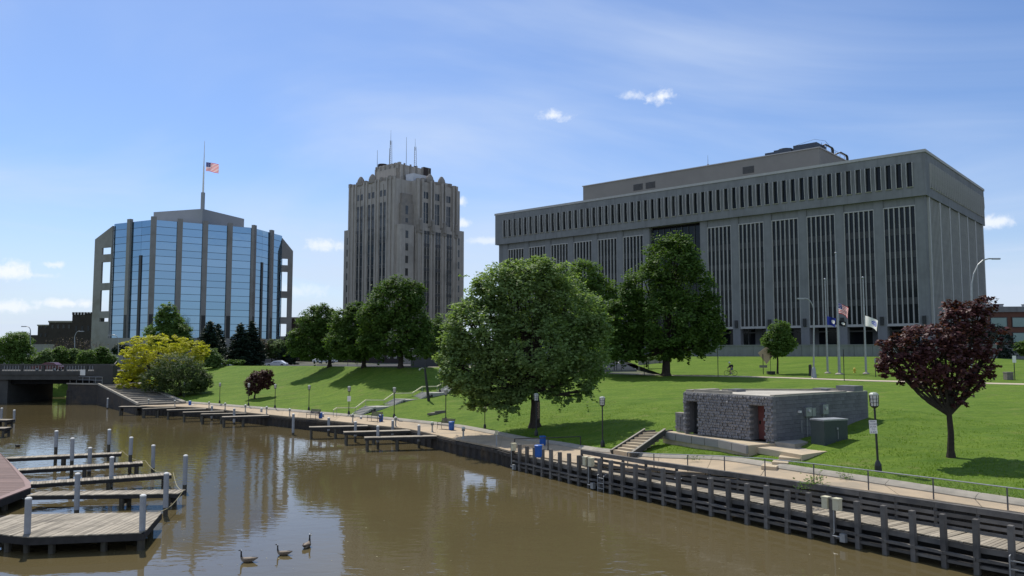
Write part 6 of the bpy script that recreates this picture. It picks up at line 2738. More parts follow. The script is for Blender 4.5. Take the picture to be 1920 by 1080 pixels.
tree('purple_plum_tree', 'small leaning purple leaved tree on the open lawn', 477, 747.5,
     [(488, 706, 18, 12), (478, 720, 18, 15), (473, 733, 12, 8), (503, 703, 11, 10), (496, 722, 10, 9), (508, 716, 6, 8)], L_purple2, n=380, per=24, crad=.36, leaf=.24, trunk=.10, seed=15, twigs=30, lean=.15)
tree('red_maple_tree', 'dark red leaved maple on the near lawn at the right with a forked trunk', 1783, 857,
     [(1700, 655, 44, 26), (1735, 640, 48, 36), (1680, 690, 32, 22), (1760, 670, 56, 42), (1800, 640, 44, 44), (1810, 600, 42, 36), (1835, 575, 30, 22), (1790, 590, 26, 26), (1780, 720, 52, 30), (1725, 695, 42, 26), (1830, 690, 30, 32), (1825, 720, 20, 18), (1785, 750, 34, 14), (1872, 616, 20, 9), (1700, 715, 18, 10), (1662, 672, 22, 16), (1655, 648, 16, 9), (1885, 640, 10, 7), (1672, 640, 18, 9), (1845, 655, 24, 18)],
     L_purple, n=760, per=18, crad=.32, leaf=.21, lw=.75, trunk=.17, seed=16, twigs=140, trunk_top=2.3)
tree('young_tree', 'young light green tree standing alone in front of the courthouse wall', 1458, 701,
     [(1460, 620, 20, 20), (1455, 640, 26, 18), (1468, 645, 22, 18), (1455, 658, 20, 12)], L_mid, n=420, per=24, crad=.42, leaf=.3, trunk=.12, seed=17, twigs=30)
tree('dark_bush', 'dark round bush below the brown brick building', 1852, 700, [(1852, 650, 40, 42), (1830, 670, 30, 26)], L_conif, n=420, per=24, crad=.55, leaf=.4, trunk=.2, seed=18, cat='shrub', depth=150)
# planting behind the bridge
tree('street_tree', 'full green tree behind the bridge at the left edge', 28, 690, [(28, 645, 30, 22), (12, 665, 30, 22), (45, 665, 24, 20)], L_mid, n=600, per=24, crad=.46, leaf=.36, trunk=.2, seed=31, depth=150)
tree('street_tree', 'dark distant tree showing above the full green tree at the left edge', 42, 660, [(40, 632, 12, 9), (28, 640, 10, 8), (55, 640, 9, 7)], L_dark, n=260, per=20, crad=.6, leaf=.6, trunk=.3, seed=32, depth=260)
for i, (px, top, w, mt, lab) in enumerate([(85, 655, 26, L_light, 'pale green shrub behind the bridge railing, right of the full green tree'), (112, 650, 22, L_mid, 'green shrub behind the middle of the bridge railing'),
                                          (138, 652, 26, L_light, 'yellowish green shrub behind the bridge railing below the battlemented tower'), (165, 655, 24, L_mid, 'green shrub behind the bridge railing below the glass block\'s left frame'),
                                          (188, 650, 24, L_dark, 'dark rounded shrub at the right end of the bridge railing'), (208, 664, 16, L_light, 'small pale shrub between the bridge end and the yellow tree'), (62, 668, 22, L_mid, 'low green shrub next to the full green tree behind the bridge')]):
    tree('bridge_shrub', lab, px, 692, [(px, top + 16, w * .6, 15), (px - w * .35, top + 24, w * .45, 12), (px + w * .35, top + 24, w * .45, 12)], mt, n=300, per=22, crad=.5, leaf=.34, trunk=.08, seed=40 + i, depth=148 + 2 * (i % 3), cat='shrub', group='shrubs behind the bridge')
for i, (px, top, lab) in enumerate([(98, 638, 'bare brown sapling behind the bridge, left of the others'), (124, 632, 'bare brown sapling in front of the battlemented tower'), (152, 635, 'bare brown sapling below the left concrete frame of the glass block'), (176, 640, 'bare brown sapling above the dark rounded shrub')]):
    pos = at_depth(px, 690, 155)
    pos.z = ground(pos.x, pos.y)
    h = at_depth(px, top, 155).z - pos.z
    t = thing('bare_sapling', lab, 'tree', pos, 0, 'bare saplings behind the bridge')
    b = MB()
    random.seed(i)
    for q in range(5):
        x_, y_ = random.uniform(-1.4, 1.4), random.uniform(-1, 1)
        b.tube([(x_ * .3, y_ * .3, -.2), (x_ * .7, y_ * .7, h * .5), (x_, y_, h * random.uniform(.75, 1))], [.08, .05, .02], 4)
        for w in range(9):
            z = h * random.uniform(.35, .85)
            f = z / h
            a = random.uniform(0, 6.28)
            l_ = random.uniform(.5, 1.4)
            p0 = (x_ * (.3 + .7 * f), y_ * (.3 + .7 * f), z)
            b.tube([p0, (p0[0] + math.cos(a) * l_, p0[1] + math.sin(a) * l_, z + l_ * .7)], [.03, .012], 3)
    b.build('trunk', M_bare, t)
    rng = np.random.default_rng(i)
    pts = np.stack([rng.normal(0, 1.1, 160), rng.normal(0, .8, 160), rng.uniform(h * .35, h, 160)], 1)
    inst('crown', quads_mesh('crown', leaf_cloud(pts, np.zeros_like(pts), .25, .12), L_bronze), t)
random.seed(11)
# clipped hedges and low planting by the stairs
tree('low_hedge', 'low clipped hedge in front of the spruces at the street', 437, 684.5, [(430, 679, 14, 4), (445, 679, 14, 4)], L_mid, n=160, per=22, crad=.35, leaf=.3, trunk=.05, seed=50, cat='hedge', depth=151)
tree('low_bush', 'dark low bush beside the podium of the glass office block', 232, 665, [(226, 655, 14, 10), (240, 658, 12, 9)], L_conif, n=200, per=22, crad=.45, leaf=.4, trunk=.06, seed=51, cat='shrub', depth=180)
tree('low_bush', 'bright low shrub above the courthouse steps left of the tall dark maple', 1216, 680, [(1212, 672, 12, 5), (1228, 671, 10, 4)], L_light, n=120, per=20, crad=.35, leaf=.3, trunk=.05, seed=52, cat='shrub', depth=131)
# distant trees on the skyline at both edges
for i, (px, top, w, dp, lab) in enumerate([(-40, 640, 40, 320, 'distant tree clump left of the low office building'), (1925, 640, 40, 190, 'tree at the right edge beside the brick building')]):
    tree('distant_tree', lab, px, 660, [(px, top + 12, w * .5, 14), (px + w * .3, top + 18, w * .4, 10)], L_dark, n=200, per=20, crad=.7, leaf=.7, trunk=.3, seed=60 + i, depth=dp)

# ---------------------------------------------------------------- steps and wall left of the courthouse lawn
cs0, cs1 = hit(1125, 697.5), hit(1194, 696.5)
cs0.z = cs1.z = 0
u = (cs1 - cs0)
u.normalize()
v = Vector((-u.y, u.x, 0))
if v.y < 0:
    v = -v
wst = (cs1 - cs0).length
cst = thing('courthouse_steps', 'broad grey steps with a pale top edge left of the tall dark maple', 'steps', (cs0.x, cs0.y, 4.9), math.atan2(u.y, u.x))
for k in range(9):
    MB().box(0, wst, .55 * k, .55 * k + .60, -.3, .15 * (k + 1)).build('step', M_court, cst)
MB().box(0, wst, 5.0, 8.0, -.3, 1.42).build('landing', M_conc, cst)
b = MB()
for k in (-.6, -.25, 1.0):
    pass
x_ = wst * .52
b.tube([(x_, -.6, 0), (x_, -.6, 1.0), (x_ + .1, 4.6, 2.6)], .05, 6)
b.cyl((x_ + .1, 4.6, 1.2), (x_ + .1, 4.6, 2.6), .05, n=6)
b.tube([(x_ - 1.0, -.7, 0), (x_ - 1.0, -.7, 1.9)], .06, 6)
b.tube([(x_ - 1.5, -.7, 0), (x_ - 1.5, -.7, 1.9)], .06, 6)
b.build('handrail', M_black, cst)
b = MB()
b.beam((x_ + .04, -.6, 1.03), (x_ + .14, 4.6, 2.63), .12, .1)
b.build('rail_cap', M_white, cst)
pw_ = hit(1199, 695)
lw = thing('lawn_wall', 'short pale concrete wall between the broad steps and the tall dark maple', 'wall', (pw_.x, pw_.y, 4.8), math.atan2(u.y, u.x))
for k in range(3):
    MB().box(1.75 * k, 1.75 * k + 1.72, 0, .35, 0, 1.75).build('panel', M_conc, lw)
MB().box(0, 5.3, -.03, .40, 1.753, 1.86).build('coping', M_conc, lw)

# ---------------------------------------------------------------- flag poles and flags
def pole(px, top, base, label, r=.14):
    p = hit(px, base)
    h = at_depth(px, top, p.y).z - p.z
    t = thing('flagpole', label, 'flagpole', p, 0, 'flagpoles on the courthouse lawn')
    MB().cyl((0, 0, 0), (0, 0, h), r, r * .5, 10).build('shaft', M_galv, t)
    MB().lathe([(r * 3, -.1), (r * 3, .06), (r * 1.6, .2)], 10).build('base', M_conc, t)
    MB().ball((0, 0, h + .1), .16, 8, 5).build('finial', M_steel, t)
    return t, p, h


def flag_cloth(px, py, w, h, p, droop, wave, cells, mats, part_names, label, group=None, phase=0.0):
    """a waving cloth hung beside its pole; cells(u, v) gives the colour index of each patch"""
    t = thing('flag', label, 'flag', (p.x, p.y, at_depth(px, py, p.y).z), 0, group)
    nu, nv = 26, 26
    def pt(i, j):
        uu, vv = i / nu, j / nv
        x_ = .12 + w * uu * (1 - .12 * droop * uu)
        y_ = wave * math.sin(uu * 6.2 + vv * 1.4 + phase) * uu ** .6
        z_ = -h * vv - droop * h * uu ** 1.5 + .04 * h * math.sin(uu * 7 + phase) * uu
        return (x_, y_, z_)
    mbs = [MB() for _ in mats]
    for i in range(nu):
        for j in range(nv):
            c = cells((i + .5) / nu, (j + .5) / nv)
            o_ = [pt(i, j), pt(i + 1, j), pt(i + 1, j + 1), pt(i, j + 1)]
            mbs[c].add(o_, [(0, 1, 2, 3)])
    for m_, mt, nm in zip(mbs, mats, part_names):
        if m_.v:
            m_.build(nm, mt, t)
    return t


M_cloth0 = mat('flag_black', (.012, .012, .014), (.016, .016, .018), 4, .85, .1)


def flag_mat(name, c):
    m = bpy.data.materials.new(name)
    m.use_nodes = True
    g = NG(m.node_tree)
    p = g.n['Principled BSDF']
    tc_ = g.n.new('ShaderNodeTexCoord')
    col = g.mix(g.noise(tc_.outputs['Object'], 3, 3), rgba(c), rgba(tuple(x * .85 for x in c)))
    g.l.new(col, p.inputs['Base Color'])
    p.inputs['Roughness'].default_value = .9
    t = g.n.new('ShaderNodeBsdfTranslucent')
    g.l.new(col, t.inputs[0])
    mx = g.n.new('ShaderNodeMixShader')
    mx.inputs[0].default_value = .55
    g.l.new(p.outputs[0], mx.inputs[1])
    g.l.new(t.outputs[0], mx.inputs[2])
    g.l.new(mx.outputs[0], g.n['Material Output'].inputs['Surface'])
    return m


M_fred, M_fwhite, M_fblue = flag_mat('flag_red', (.62, .03, .05)), flag_mat('flag_white', (.85, .84, .82)), flag_mat('flag_blue', (.025, .035, .16))
M_fstate, M_fseal, M_fblack = flag_mat('flag_state_blue', (.02, .035, .22)), flag_mat('flag_emblem_blue', (.05, .09, .5)), M_cloth0


def us(u, v):
    if u < .4 and v < 7 / 13:
        return 1 if (int(u * 28) % 3 == 1 and int(v * 26) % 4 == 1) else 2
    return 0 if int(v * 13) % 2 == 0 else 1


fp1, p1, h1 = pole(1552, 525, 700, 'shorter flagpole left of the tallest one on the courthouse lawn')
fp2, p2, h2 = pole(1574, 476, 702, 'tallest flagpole on the courthouse lawn, carrying two flags', .19)
fp3, p3, h3 = pole(1624, 522, 701, 'right hand flagpole on the courthouse lawn with the white flag')
k = mpp(p2)
flag_cloth(1577, 568, 20 * k, 19 * k, p2, .55, .35, us, [M_fred, M_fwhite, M_fblue], ['red_stripe', 'white_stripe', 'canton'], 'striped flag at half mast on the tallest pole of the courthouse lawn')
flag_cloth(1577, 601, 14 * k, 9 * k, p2, .35, .25, lambda u, v: 1 if (u - .55) ** 2 + ((v - .5) * .7) ** 2 < .035 else 0, [M_fblack, M_fwhite], ['field', 'emblem'], 'small black flag with a pale emblem below the striped flag')
k = mpp(p1)
flag_cloth(1555, 593, 17 * k, 16 * k, p1, .30, .35, lambda u, v: 1 if (u - .62) ** 2 + ((v - .5) * .8) ** 2 < .03 else 0, [M_fstate, M_fwhite], ['field', 'emblem'], 'dark blue flag with a pale crest on the shorter left pole')
k = mpp(p3)


def seal(u, v):
    d = math.hypot((u - .66), (v - .48) * .85)
    if d < .06:
        return 0
    if d < .12:
        return 1
    if d < .15:
        return 0
    return 1 if d < .21 else 0


flag_cloth(1625.5, 592, 25 * k, 19 * k, p3, .55, .4, seal, [M_fwhite, M_fseal], ['field', 'emblem'], 'white flag with a round blue emblem on the right hand pole')
# mast and flag on the glass office block
pm_ = at_depth(379, 420, 224)
gt = thing('roof_flagpole', 'very tall slender flagpole on a concrete pylon on the glass office block', 'flagpole', (pm_.x, 224, 43.6))
z1 = at_depth(379, 361, 224).z - 43.6
z2 = at_depth(379, 264, 224).z - 43.6
MB().box(-.42, .42, -.42, .42, 0, z1).build('pylon', M_gpent, gt)
b = MB()
b.cyl((0, 0, z1), (0, 0, z1 + (z2 - z1) * .5), .28, .2, 8)
b.cyl((0, 0, z1 + (z2 - z1) * .5), (0, 0, z2), .17, .06, 8)
b.build('shaft', M_white, gt)
k = mpp(pm_)
flag_cloth(384.5, 304, 24 * k, 17 * k, Vector((pm_.x + .5, 224, 0)), .28, .5, us, [M_fred, M_fwhite, M_fblue], ['red_stripe', 'white_stripe', 'canton'], 'striped flag flying halfway up the roof flagpole of the glass block', phase=1.0)

# ---------------------------------------------------------------- street lights, signs, small things on the upper path
def street_light(px, base, top, arm_px, arm_top, label, r=.11, pos=None, head=1.0):
    p = pos or hit(px, base)
    q0 = at_depth(px, top, p.y) - p
    q1 = at_depth(arm_px, arm_top, p.y) - p
    t = thing('street_light', label, 'street light', p, 0, 'curved arm street lights')
    MB().tube([(0, 0, .0), (0, 0, .02), (0, 0, 1.1), (q0.x * .2, 0, 1.3)], [.36, .34, .22, .15], 10).build('base', M_steel, t)
    pts = [(0, 0, .9), (q0.x, 0, q0.z)]
    for f in (.15, .35, .6, .8, 1.0):
        a = f * math.pi / 2
        pts.append((q0.x + (q1.x - q0.x) * (1 - math.cos(a)) * .8, 0, q0.z + (q1.z - q0.z) * math.sin(a)))
    pts.append((q1.x * .97, 0, q1.z))
    MB().tube(pts, [r, r * .8] + [r * .6] * 6, 8).build('pole', M_galv, t)
    s = 1 if q1.x > q0.x else -1
    b = MB()
    b.prism([(q1.x - s * .1, -.12), (q1.x + s * .75, -.16), (q1.x + s * .8, 0), (q1.x + s * .75, .16), (q1.x - s * .1, .12)], q1.z - .1, q1.z + .06)
    b.build('head', M_steel, t)
    return t


street_light(1526, 708.5, 585, 1506, 559.5, 'grey street light arching left in front of the courthouse bays')
street_light(1822, 712, 545, 1862, 485, 'tall street light arching right behind the dark red maple', .13)
street_light(222, 690, 640, 210, 628, 'distant street light hidden beside the left concrete frame', pos=at_depth(222, 690, 160))
street_light(57, 690, 620, 48, 612, 'distant street light above the full green tree behind the bridge', pos=at_depth(57, 690, 150))
street_light(140, 690, 634, 150, 621, 'distant street light curving right among the bare saplings', pos=at_depth(140, 690, 152))


def post_sign(px, base, top, label, plate=None, plate_mat=None, w=.45, h=.6, r=.035, rz=0.0, group='thin sign posts along the upper path', name='sign_post', pos=None):
    p = pos or hit(px, base)
    H_ = at_depth(px, top, p.y).z - p.z
    t = thing(name, label, 'sign', p, rz, group)
    MB().cyl((0, 0, -.1), (0, 0, H_), r * 1.4, r * 1.4, 6).build('post', M_black, t)
    MB().box(-w / 2, w / 2, -.05, -.02 - r, H_ - h, H_).build('plate', plate_mat or M_steel, t)
    return t


post_sign(1346.5, 706, 655, 'thin black sign post on the path, left of the cyclist', w=.4, h=1.3, rz=1.2)
post_sign(1583, 714, 655, 'thin black sign post beside the tallest flagpole', w=.4, h=.8, rz=1.2)
post_sign(1642, 707, 672, 'short black sign post at the left tips of the red maple', w=.25, h=.5)
post_sign(1903, 713, 667, 'grey sign post with a white plate at the right edge', w=.4, h=.75, plate_mat=M_white)
post_sign(1208, 703.5, 668, 'thin black post in front of the short pale wall', w=.12, h=.4)
post_sign(652, 690, 664, 'small sign post in front of the tower base, left', w=.6, h=.6, pos=at_depth(652, 690, 170), plate_mat=M_tan)
post_sign(775, 689, 650, 'slim grey post right of the largest dark tree', w=.2, h=.9, pos=at_depth(775, 689, 150), plate_mat=M_steel)
# diamond warning sign seen from behind, with low sign and concrete block
p = hit(1445, 702)
t = thing('warning_sign', 'tan backed diamond sign on two thin legs with a dark weight block', 'sign', p)
z0 = at_depth(1438, 683, p.y).z - p.z
z1 = at_depth(1438, 650, p.y).z - p.z
zc, hw = (z0 + z1) / 2, (z1 - z0) / 2
b = MB()
b.add([(-.5, 0, z0), (-.5 + hw * .95, 0, zc + .3), (-.5, 0, z1), (-.5 - hw * .95, 0, zc + .3), (-.5, .04, z0), (-.5 + hw * .95, .04, zc + .3), (-.5, .04, z1), (-.5 - hw * .95, .04, zc + .3)],
      [(0, 1, 2, 3), (7, 6, 5, 4), (0, 4, 5, 1), (1, 5, 6, 2), (2, 6, 7, 3), (3, 7, 4, 0)])
b.build('plate', M_tan, t)
b = MB()
b.cyl((-.98, -.02, 0), (-.98, -.02, zc + .2), .05, n=6)
b.cyl((0, -.03, 0), (0, -.03, zc + .2), .03, n=6)
b.build('leg', M_black, t)
MB().box(-1.5, -.45, -.07, -.05, z0 - .45, z0 - .12).build('lower_plate', M_stonebase, t)
MB().box(-.45, .5, -.4, .3, .05, .42).build('weight_block', M_timberd, t)
# hydrant, post box, stone
p = hit(1602.5, 699)
t = thing('fire_hydrant', 'small yellow fire hydrant on the courthouse lawn', 'hydrant', p)
t.scale = (.8, .8, .8)
MB().lathe([(.2, 0), (.2, .06), (.15, .1), (.15, .55), (.19, .58), (.17, .7), (.06, .8)], 10).build('barrel', M_yellow, t)
b = MB()
b.cyl((-.26, 0, .42), (.26, 0, .42), .08, n=8)
b.cyl((0, -.25, .42), (0, 0, .42), .09, n=8)
b.build('outlet', M_yellow, t)
p = hit(1519.5, 705)
t = thing('utility_bollard', 'dark narrow utility bollard beside the arching street light', 'bollard', p)
MB().lathe([(.2, 0), (.2, 1.3), (.16, 1.42), (.05, 1.46)], 8).build('body', M_black, t)
MB().lathe([(.26, 0), (.26, .12)], 8).build('collar', M_timberd, t)
for (px, py, lab) in ((1191, 695, 'pale round lamp stone at the foot of the short pale wall'),):
    p = hit(px, py)
    t = thing('ground_light', lab, 'ground light', p)
    MB().lathe([(.16, 0), (.16, .16)], 8).build('base', M_steel, t)
    MB().ball((0, 0, .24), .16, 8, 5).build('globe', M_lens, t)
p = hit(1891, 712)
t = thing('concrete_bin', 'small square concrete bin by the path at the right edge', 'bin', p)
MB().box(-.35, .35, -.35, .35, 0, .75).build('body', M_stonebase, t)
MB().box(-.38, .38, -.38, .38, .753, .85).build('rim', M_stonedk, t)
for (px, d_, w_, lab) in ((800, 165, 12.0, 'dark low concrete barrier in front of the right part of the tower base'),):
    p = at_depth(770, 688, d_)
    t = thing('street_barrier', lab, 'barrier', (p.x, d_, 4.66))
    for k in range(4):
        MB().box(w_ / 4 * k, w_ / 4 * (k + 1) - .05, 0, .4, 0, 2.3).build('panel', M_spand, t)
    MB().box(0, w_, -.05, .45, 2.303, 2.42).build('coping', M_steel, t)

# ---------------------------------------------------------------- vehicles
def car(label, pos, rz, paint, kind, group='vehicles at the street', name='parked_car'):
    t = thing(name, label, 'car', pos, rz, group)
    suv = kind == 'suv'
    Lc, Wc = 4.7, 1.85
    hb, hr = (1.0, 1.75) if suv else (.85, 1.42)
    prof = [(-Lc / 2, .35), (-Lc / 2, hb * .8), (-Lc / 2 + .15, hb), (-Lc / 2 + 1.2, hb + .04), (-Lc / 2 + 1.95, hr - .08), (-Lc / 2 + 2.4, hr), (Lc / 2 - (.5 if suv else 1.3), hr - .02), (Lc / 2 - (.12 if suv else .55), hb + .05), (Lc / 2, hb * .85), (Lc / 2, .35)]
    def ext(pr, w0, w1):
        b = MB()
        n_ = len(pr)
        def wd(z):
            return (w0 if z < hb + .06 else w1) / 2
        vs = [(x, -wd(z), z) for x, z in pr] + [(x, wd(z), z) for x, z in pr]
        fs = [tuple(range(n_)), tuple(range(2 * n_ - 1, n_ - 1, -1))] + [(i, i + n_, (i + 1) % n_ + n_, (i + 1) % n_) for i in range(n_)]
        return b.add(vs, fs)
    ext(prof, Wc, Wc * .8).build('body', paint, t)
    b = MB()
    for s in (-1, 1):
        y0 = s * Wc * .408
        y1 = s * Wc * .44
        zt_ = hr - .1
        xs0, xs1 = -Lc / 2 + 1.55, Lc / 2 - (.55 if suv else 1.0)
        for x0, x1 in ((xs0 + .25, xs0 + 1.15), (xs0 + 1.22, xs1 - .35)):
            b.add([(x0, y1 * 1.12, hb + .1), (x1, y1 * 1.12, hb + .1), (x1 - .05, y0, zt_), (x0 + .3 * (x0 < xs0 + .5), y0, zt_), (x0, y1 * 1.1, hb + .1), (x1, y1 * 1.1, hb + .1), (x1 - .05, y0 * .98, zt_), (x0 + .3 * (x0 < xs0 + .5), y0 * .98, zt_)], [(0, 1, 2, 3), (7, 6, 5, 4)])
    xw0, xw1 = -Lc / 2 + 1.27, -Lc / 2 + 1.9
    b.add([(xw0, -.68, hb + .09), (xw0, .68, hb + .09), (xw1, .62, hr - .1), (xw1, -.62, hr - .1)], [(0, 1, 2, 3)])
    b.build('window', M_dglass, t)
    wm = MB()
    wm.cyl((0, -.11, 0), (0, .11, 0), .33, n=12)
    hub = MB().cyl((0, -.12, 0), (0, .12, 0), .19, n=8).mesh('rim', M_steel)
    wme = wm.mesh('wheel', M_rubber)
    for sx in (-1.45, 1.4):
        for sy in (-1, 1):
            w = inst('wheel', wme, t, (sx, sy * (Wc / 2 - .09), .33))
            inst('rim', hub, w)
    lm_ = MB().box(-.05, .05, -.2, .2, -.08, .08).mesh('headlight', M_lens)
    for sy in (-1, 1):
        inst('headlight', lm_, t, (-Lc / 2, sy * .6, hb * .72))
        inst('taillight', MB().box(-.04, .04, -.15, .15, -.1, .1).mesh('taillight', M_reddoor), t, (Lc / 2, sy * .68, hb * .8))
    return t


q = at_depth(601, 680, 182)
car('white van seen end on at the street in front of the dark tree row', (q.x, 182, 5.3), R(80), M_car_white, 'suv')
q = at_depth(612.5, 680, 186)
car('white sport utility car right behind the white van at the street', (q.x, 186, 5.3), R(20), M_car_white, 'suv')
q = at_depth(414, 683, 160)
car('white low car half hidden by the pale green shrub', (q.x, 160, 5.0), R(10), M_car_white, 'sedan')
q = at_depth(519, 676, 176)
car('white car roof showing behind the light green small tree', (q.x, 176, 4.66), R(0), M_car_white, 'sedan')
q = at_depth(92, 690, BY + 4)
car('dark red car crossing the bridge behind the railing', (q.x, BY + 4, BZD), R(2), M_car_red, 'sedan')
# streets carry the parked vehicles: raised pads of asphalt
tag(MB().prism([(-75, 156), (-75, 170), (-15, 200), (-15, 172), (-50, 160)], 4.0, 4.98).build('street', M_asph), 'asphalt street between the lawn and the town buildings', kind='structure')

# ---------------------------------------------------------------- cyclist
def skin_figure(name, verts, edges, radii, mat_, parent, sub=1, root=0):
    me_ = bpy.data.meshes.new(name)
    me_.from_pydata(verts, edges, [])
    o_ = bpy.data.objects.new(name, me_)
    COL.objects.link(o_)
    md = o_.modifiers.new('skin', 'SKIN')
    md.use_smooth_shade = True
    sv = me_.skin_vertices[0].data
    for i, r_ in enumerate(radii):
        sv[i].radius = (r_, r_) if not isinstance(r_, tuple) else r_
        sv[i].use_root = (i == root)
    ss = o_.modifiers.new('sub', 'SUBSURF')
    ss.levels = ss.render_levels = sub
    dg = bpy.context.evaluated_depsgraph_get()
    me2 = bpy.data.meshes.new_from_object(o_.evaluated_get(dg))
    me2.materials.clear()
    me2.materials.append(mat_)
    me2.polygons.foreach_set('use_smooth', [True] * len(me2.polygons))
    bpy.data.objects.remove(o_)
    return inst(name, me2, parent)


M_skin = mat('skin', (.45, .28, .20), (.40, .25, .18), 6, .6)
M_cloth = mat('dark_clothes', (.02, .022, .025), (.03, .03, .034), 6, .9)
M_shorts = mat('grey_shorts', (.14, .15, .18), (.11, .12, .15), 6, .9)


def build_cyclist(p):
    bk = thing('bicycle', 'dark bicycle ridden left along the upper path', 'bicycle', p, R(-2))
    # bike faces -x (left)
    b = MB()
    for x in (-.52, .52):
        pts = [(x + .33 * math.cos(a), 0, .34 + .33 * math.sin(a)) for a in np.linspace(0, 2 * math.pi, 21)]
        w = MB().tube(pts, .025, 6).build('wheel', M_rubber, bk)
        s = MB()
        for a in np.linspace(0, math.pi, 8, endpoint=False):
            s.cyl((x - .32 * math.cos(a), 0, .34 - .32 * math.sin(a)), (x + .32 * math.cos(a), 0, .34 + .32 * math.sin(a)), .003, n=3)
        s.build('spokes', M_steel, w)
    b.tube([(.52, 0, .34), (.08, 0, .30), (-.35, 0, .72)], .02, 6)
    b.tube([(.08, 0, .30), (.20, 0, .82)], .018, 6)
    b.tube([(.52, 0, .34), (.18, 0, .74), (-.36, 0, .76)], .018, 6)
    b.tube([(-.52, 0, .34), (-.36, 0, .72), (-.32, 0, .98)], .018, 6)
    b.build('frame', M_black, bk)
    MB().tube([(-.40, -.28, 1.0), (-.33, -.1, .99), (-.33, .1, .99), (-.40, .28, 1.0)], .016, 6).build('handlebar', M_black, bk)
    MB().ball((.22, 0, .86), (.14, .07, .04), 8, 5).build('saddle', M_black, bk)
    MB().cyl((.08, -.05, .30), (.08, .05, .30), .09, n=10).build('crank', M_steel, bk)
    pr = thing('person', 'cyclist in dark clothes and white helmet with a backpack, riding left', 'person', p, R(-2))
    V_ = [(.20, 0, .90), (.12, 0, 1.10), (.0, 0, 1.32), (-.05, 0, 1.42), (-.10, 0, 1.52), (-.14, 0, 1.66),
          (.16, -.10, .90), (-.14, -.11, .74), (.06, -.11, .40), (-.02, -.11, .33),
          (.16, .10, .90), (-.10, .11, .62), (.12, .11, .26), (.02, .11, .19),
          (-.02, -.19, 1.36), (-.15, -.25, 1.16), (-.36, -.26, 1.03),
          (-.02, .19, 1.36), (-.15, .25, 1.16), (-.36, .26, 1.03)]
    E_ = [(0, 1), (1, 2), (2, 3), (3, 4), (4, 5), (0, 6), (6, 7), (7, 8), (8, 9), (0, 10), (10, 11), (11, 12), (12, 13), (2, 14), (14, 15), (15, 16), (2, 17), (17, 18), (18, 19)]
    R__ = [.13, .13, .15, .07, .06, .10, .10, .07, .05, .045, .10, .07, .05, .045, .065, .05, .04, .065, .05, .04]
    skin_figure('body', V_, E_, R__, M_skin, pr)
    # clothes as slightly larger shells
    skin_figure('jacket', [V_[0], V_[1], V_[2], V_[3], V_[14], V_[15], (-.30, -.258, 1.07), V_[17], V_[18], (-.30, .258, 1.07)], [(0, 1), (1, 2), (2, 3), (2, 4), (4, 5), (5, 6), (2, 7), (7, 8), (8, 9)], [.145, .15, .17, .085, .08, .065, .052, .08, .065, .052], M_cloth, pr)
    skin_figure('shorts', [V_[0], V_[6], (-.08, -.11, .76), V_[10], (-.04, .11, .68)], [(0, 1), (1, 2), (0, 3), (3, 4)], [.145, .115, .09, .115, .09], M_shorts, pr)
    for s, q in ((-1, (-.02, -.11, .32)), (1, (.02, .11, .18))):
        MB().ball((q[0] - .05, q[1], q[2]), (.14, .055, .05), 8, 5).build('shoe', M_black, pr)
    hl = MB()
    hl.lathe([(.125, 0), (.135, .03), (.12, .10), (.07, .145), (.01, .155)], 12, (-.135, 0, 1.68))
    hl.build('helmet', M_white, pr, True)
    fc = MB()
    fc.ball((-.235, 0, 1.63), (.02, .018, .03), 6, 4)
    for s in (-1, 1):
        fc.ball((-.14, s * .1, 1.64), (.03, .012, .035), 6, 4)
    fc.build('face', M_skin, pr)
    ey = MB()
    for s in (-1, 1):
        ey.ball((-.222, s * .035, 1.665), .012, 6, 4)
    ey.build('eye', M_black, pr)
    hd = MB()
    for s in (-1, 1):
        hd.ball((-.38, s * .265, 1.015), (.035, .045, .03), 6, 4)
        for f in range(4):
            hd.tube([(-.39, s * (.235 + .02 * f), 1.02), (-.425, s * (.235 + .02 * f), 1.005), (-.41, s * (.235 + .02 * f), .975)], .009, 4)
        hd.tube([(-.37, s * .235, 1.01), (-.39, s * .225, .985)], .010, 4)
    hd.build('hand', M_skin, pr)
    bp = thing('backpack', 'dark backpack on the back of the cyclist', 'backpack', p, R(-2))
    b = MB()
    b.ball((.22, 0, 1.24), (.15, .17, .24), 10, 7)
    b.build('bag', M_fblack, bp, True)
    MB().tube([(.10, -.12, 1.42), (-.06, -.14, 1.44), (-.10, -.14, 1.25)], .02, 5).build('strap', M_black, bp)


build_cyclist(hit(1370, 704.5))

# ---------------------------------------------------------------- geese and duck
m = bpy.data.materials.new('goose_plumage')
m.use_nodes = True
g = NG(m.node_tree)
p_ = g.n['Principled BSDF']
tcn = g.n.new('ShaderNodeTexCoord')
sp = g.n.new('ShaderNodeSeparateXYZ')
g.l.new(tcn.outputs['Object'], sp.inputs[0])
bar = g.n.new('ShaderNodeTexWave')
bar.inputs['Scale'].default_value = 9
bar.inputs['Distortion'].default_value = 2.5
g.l.new(tcn.outputs['Object'], bar.inputs[0])
body = g.mix(bar.outputs['Fac'], (.13, .095, .065, 1), (.23, .18, .125, 1))
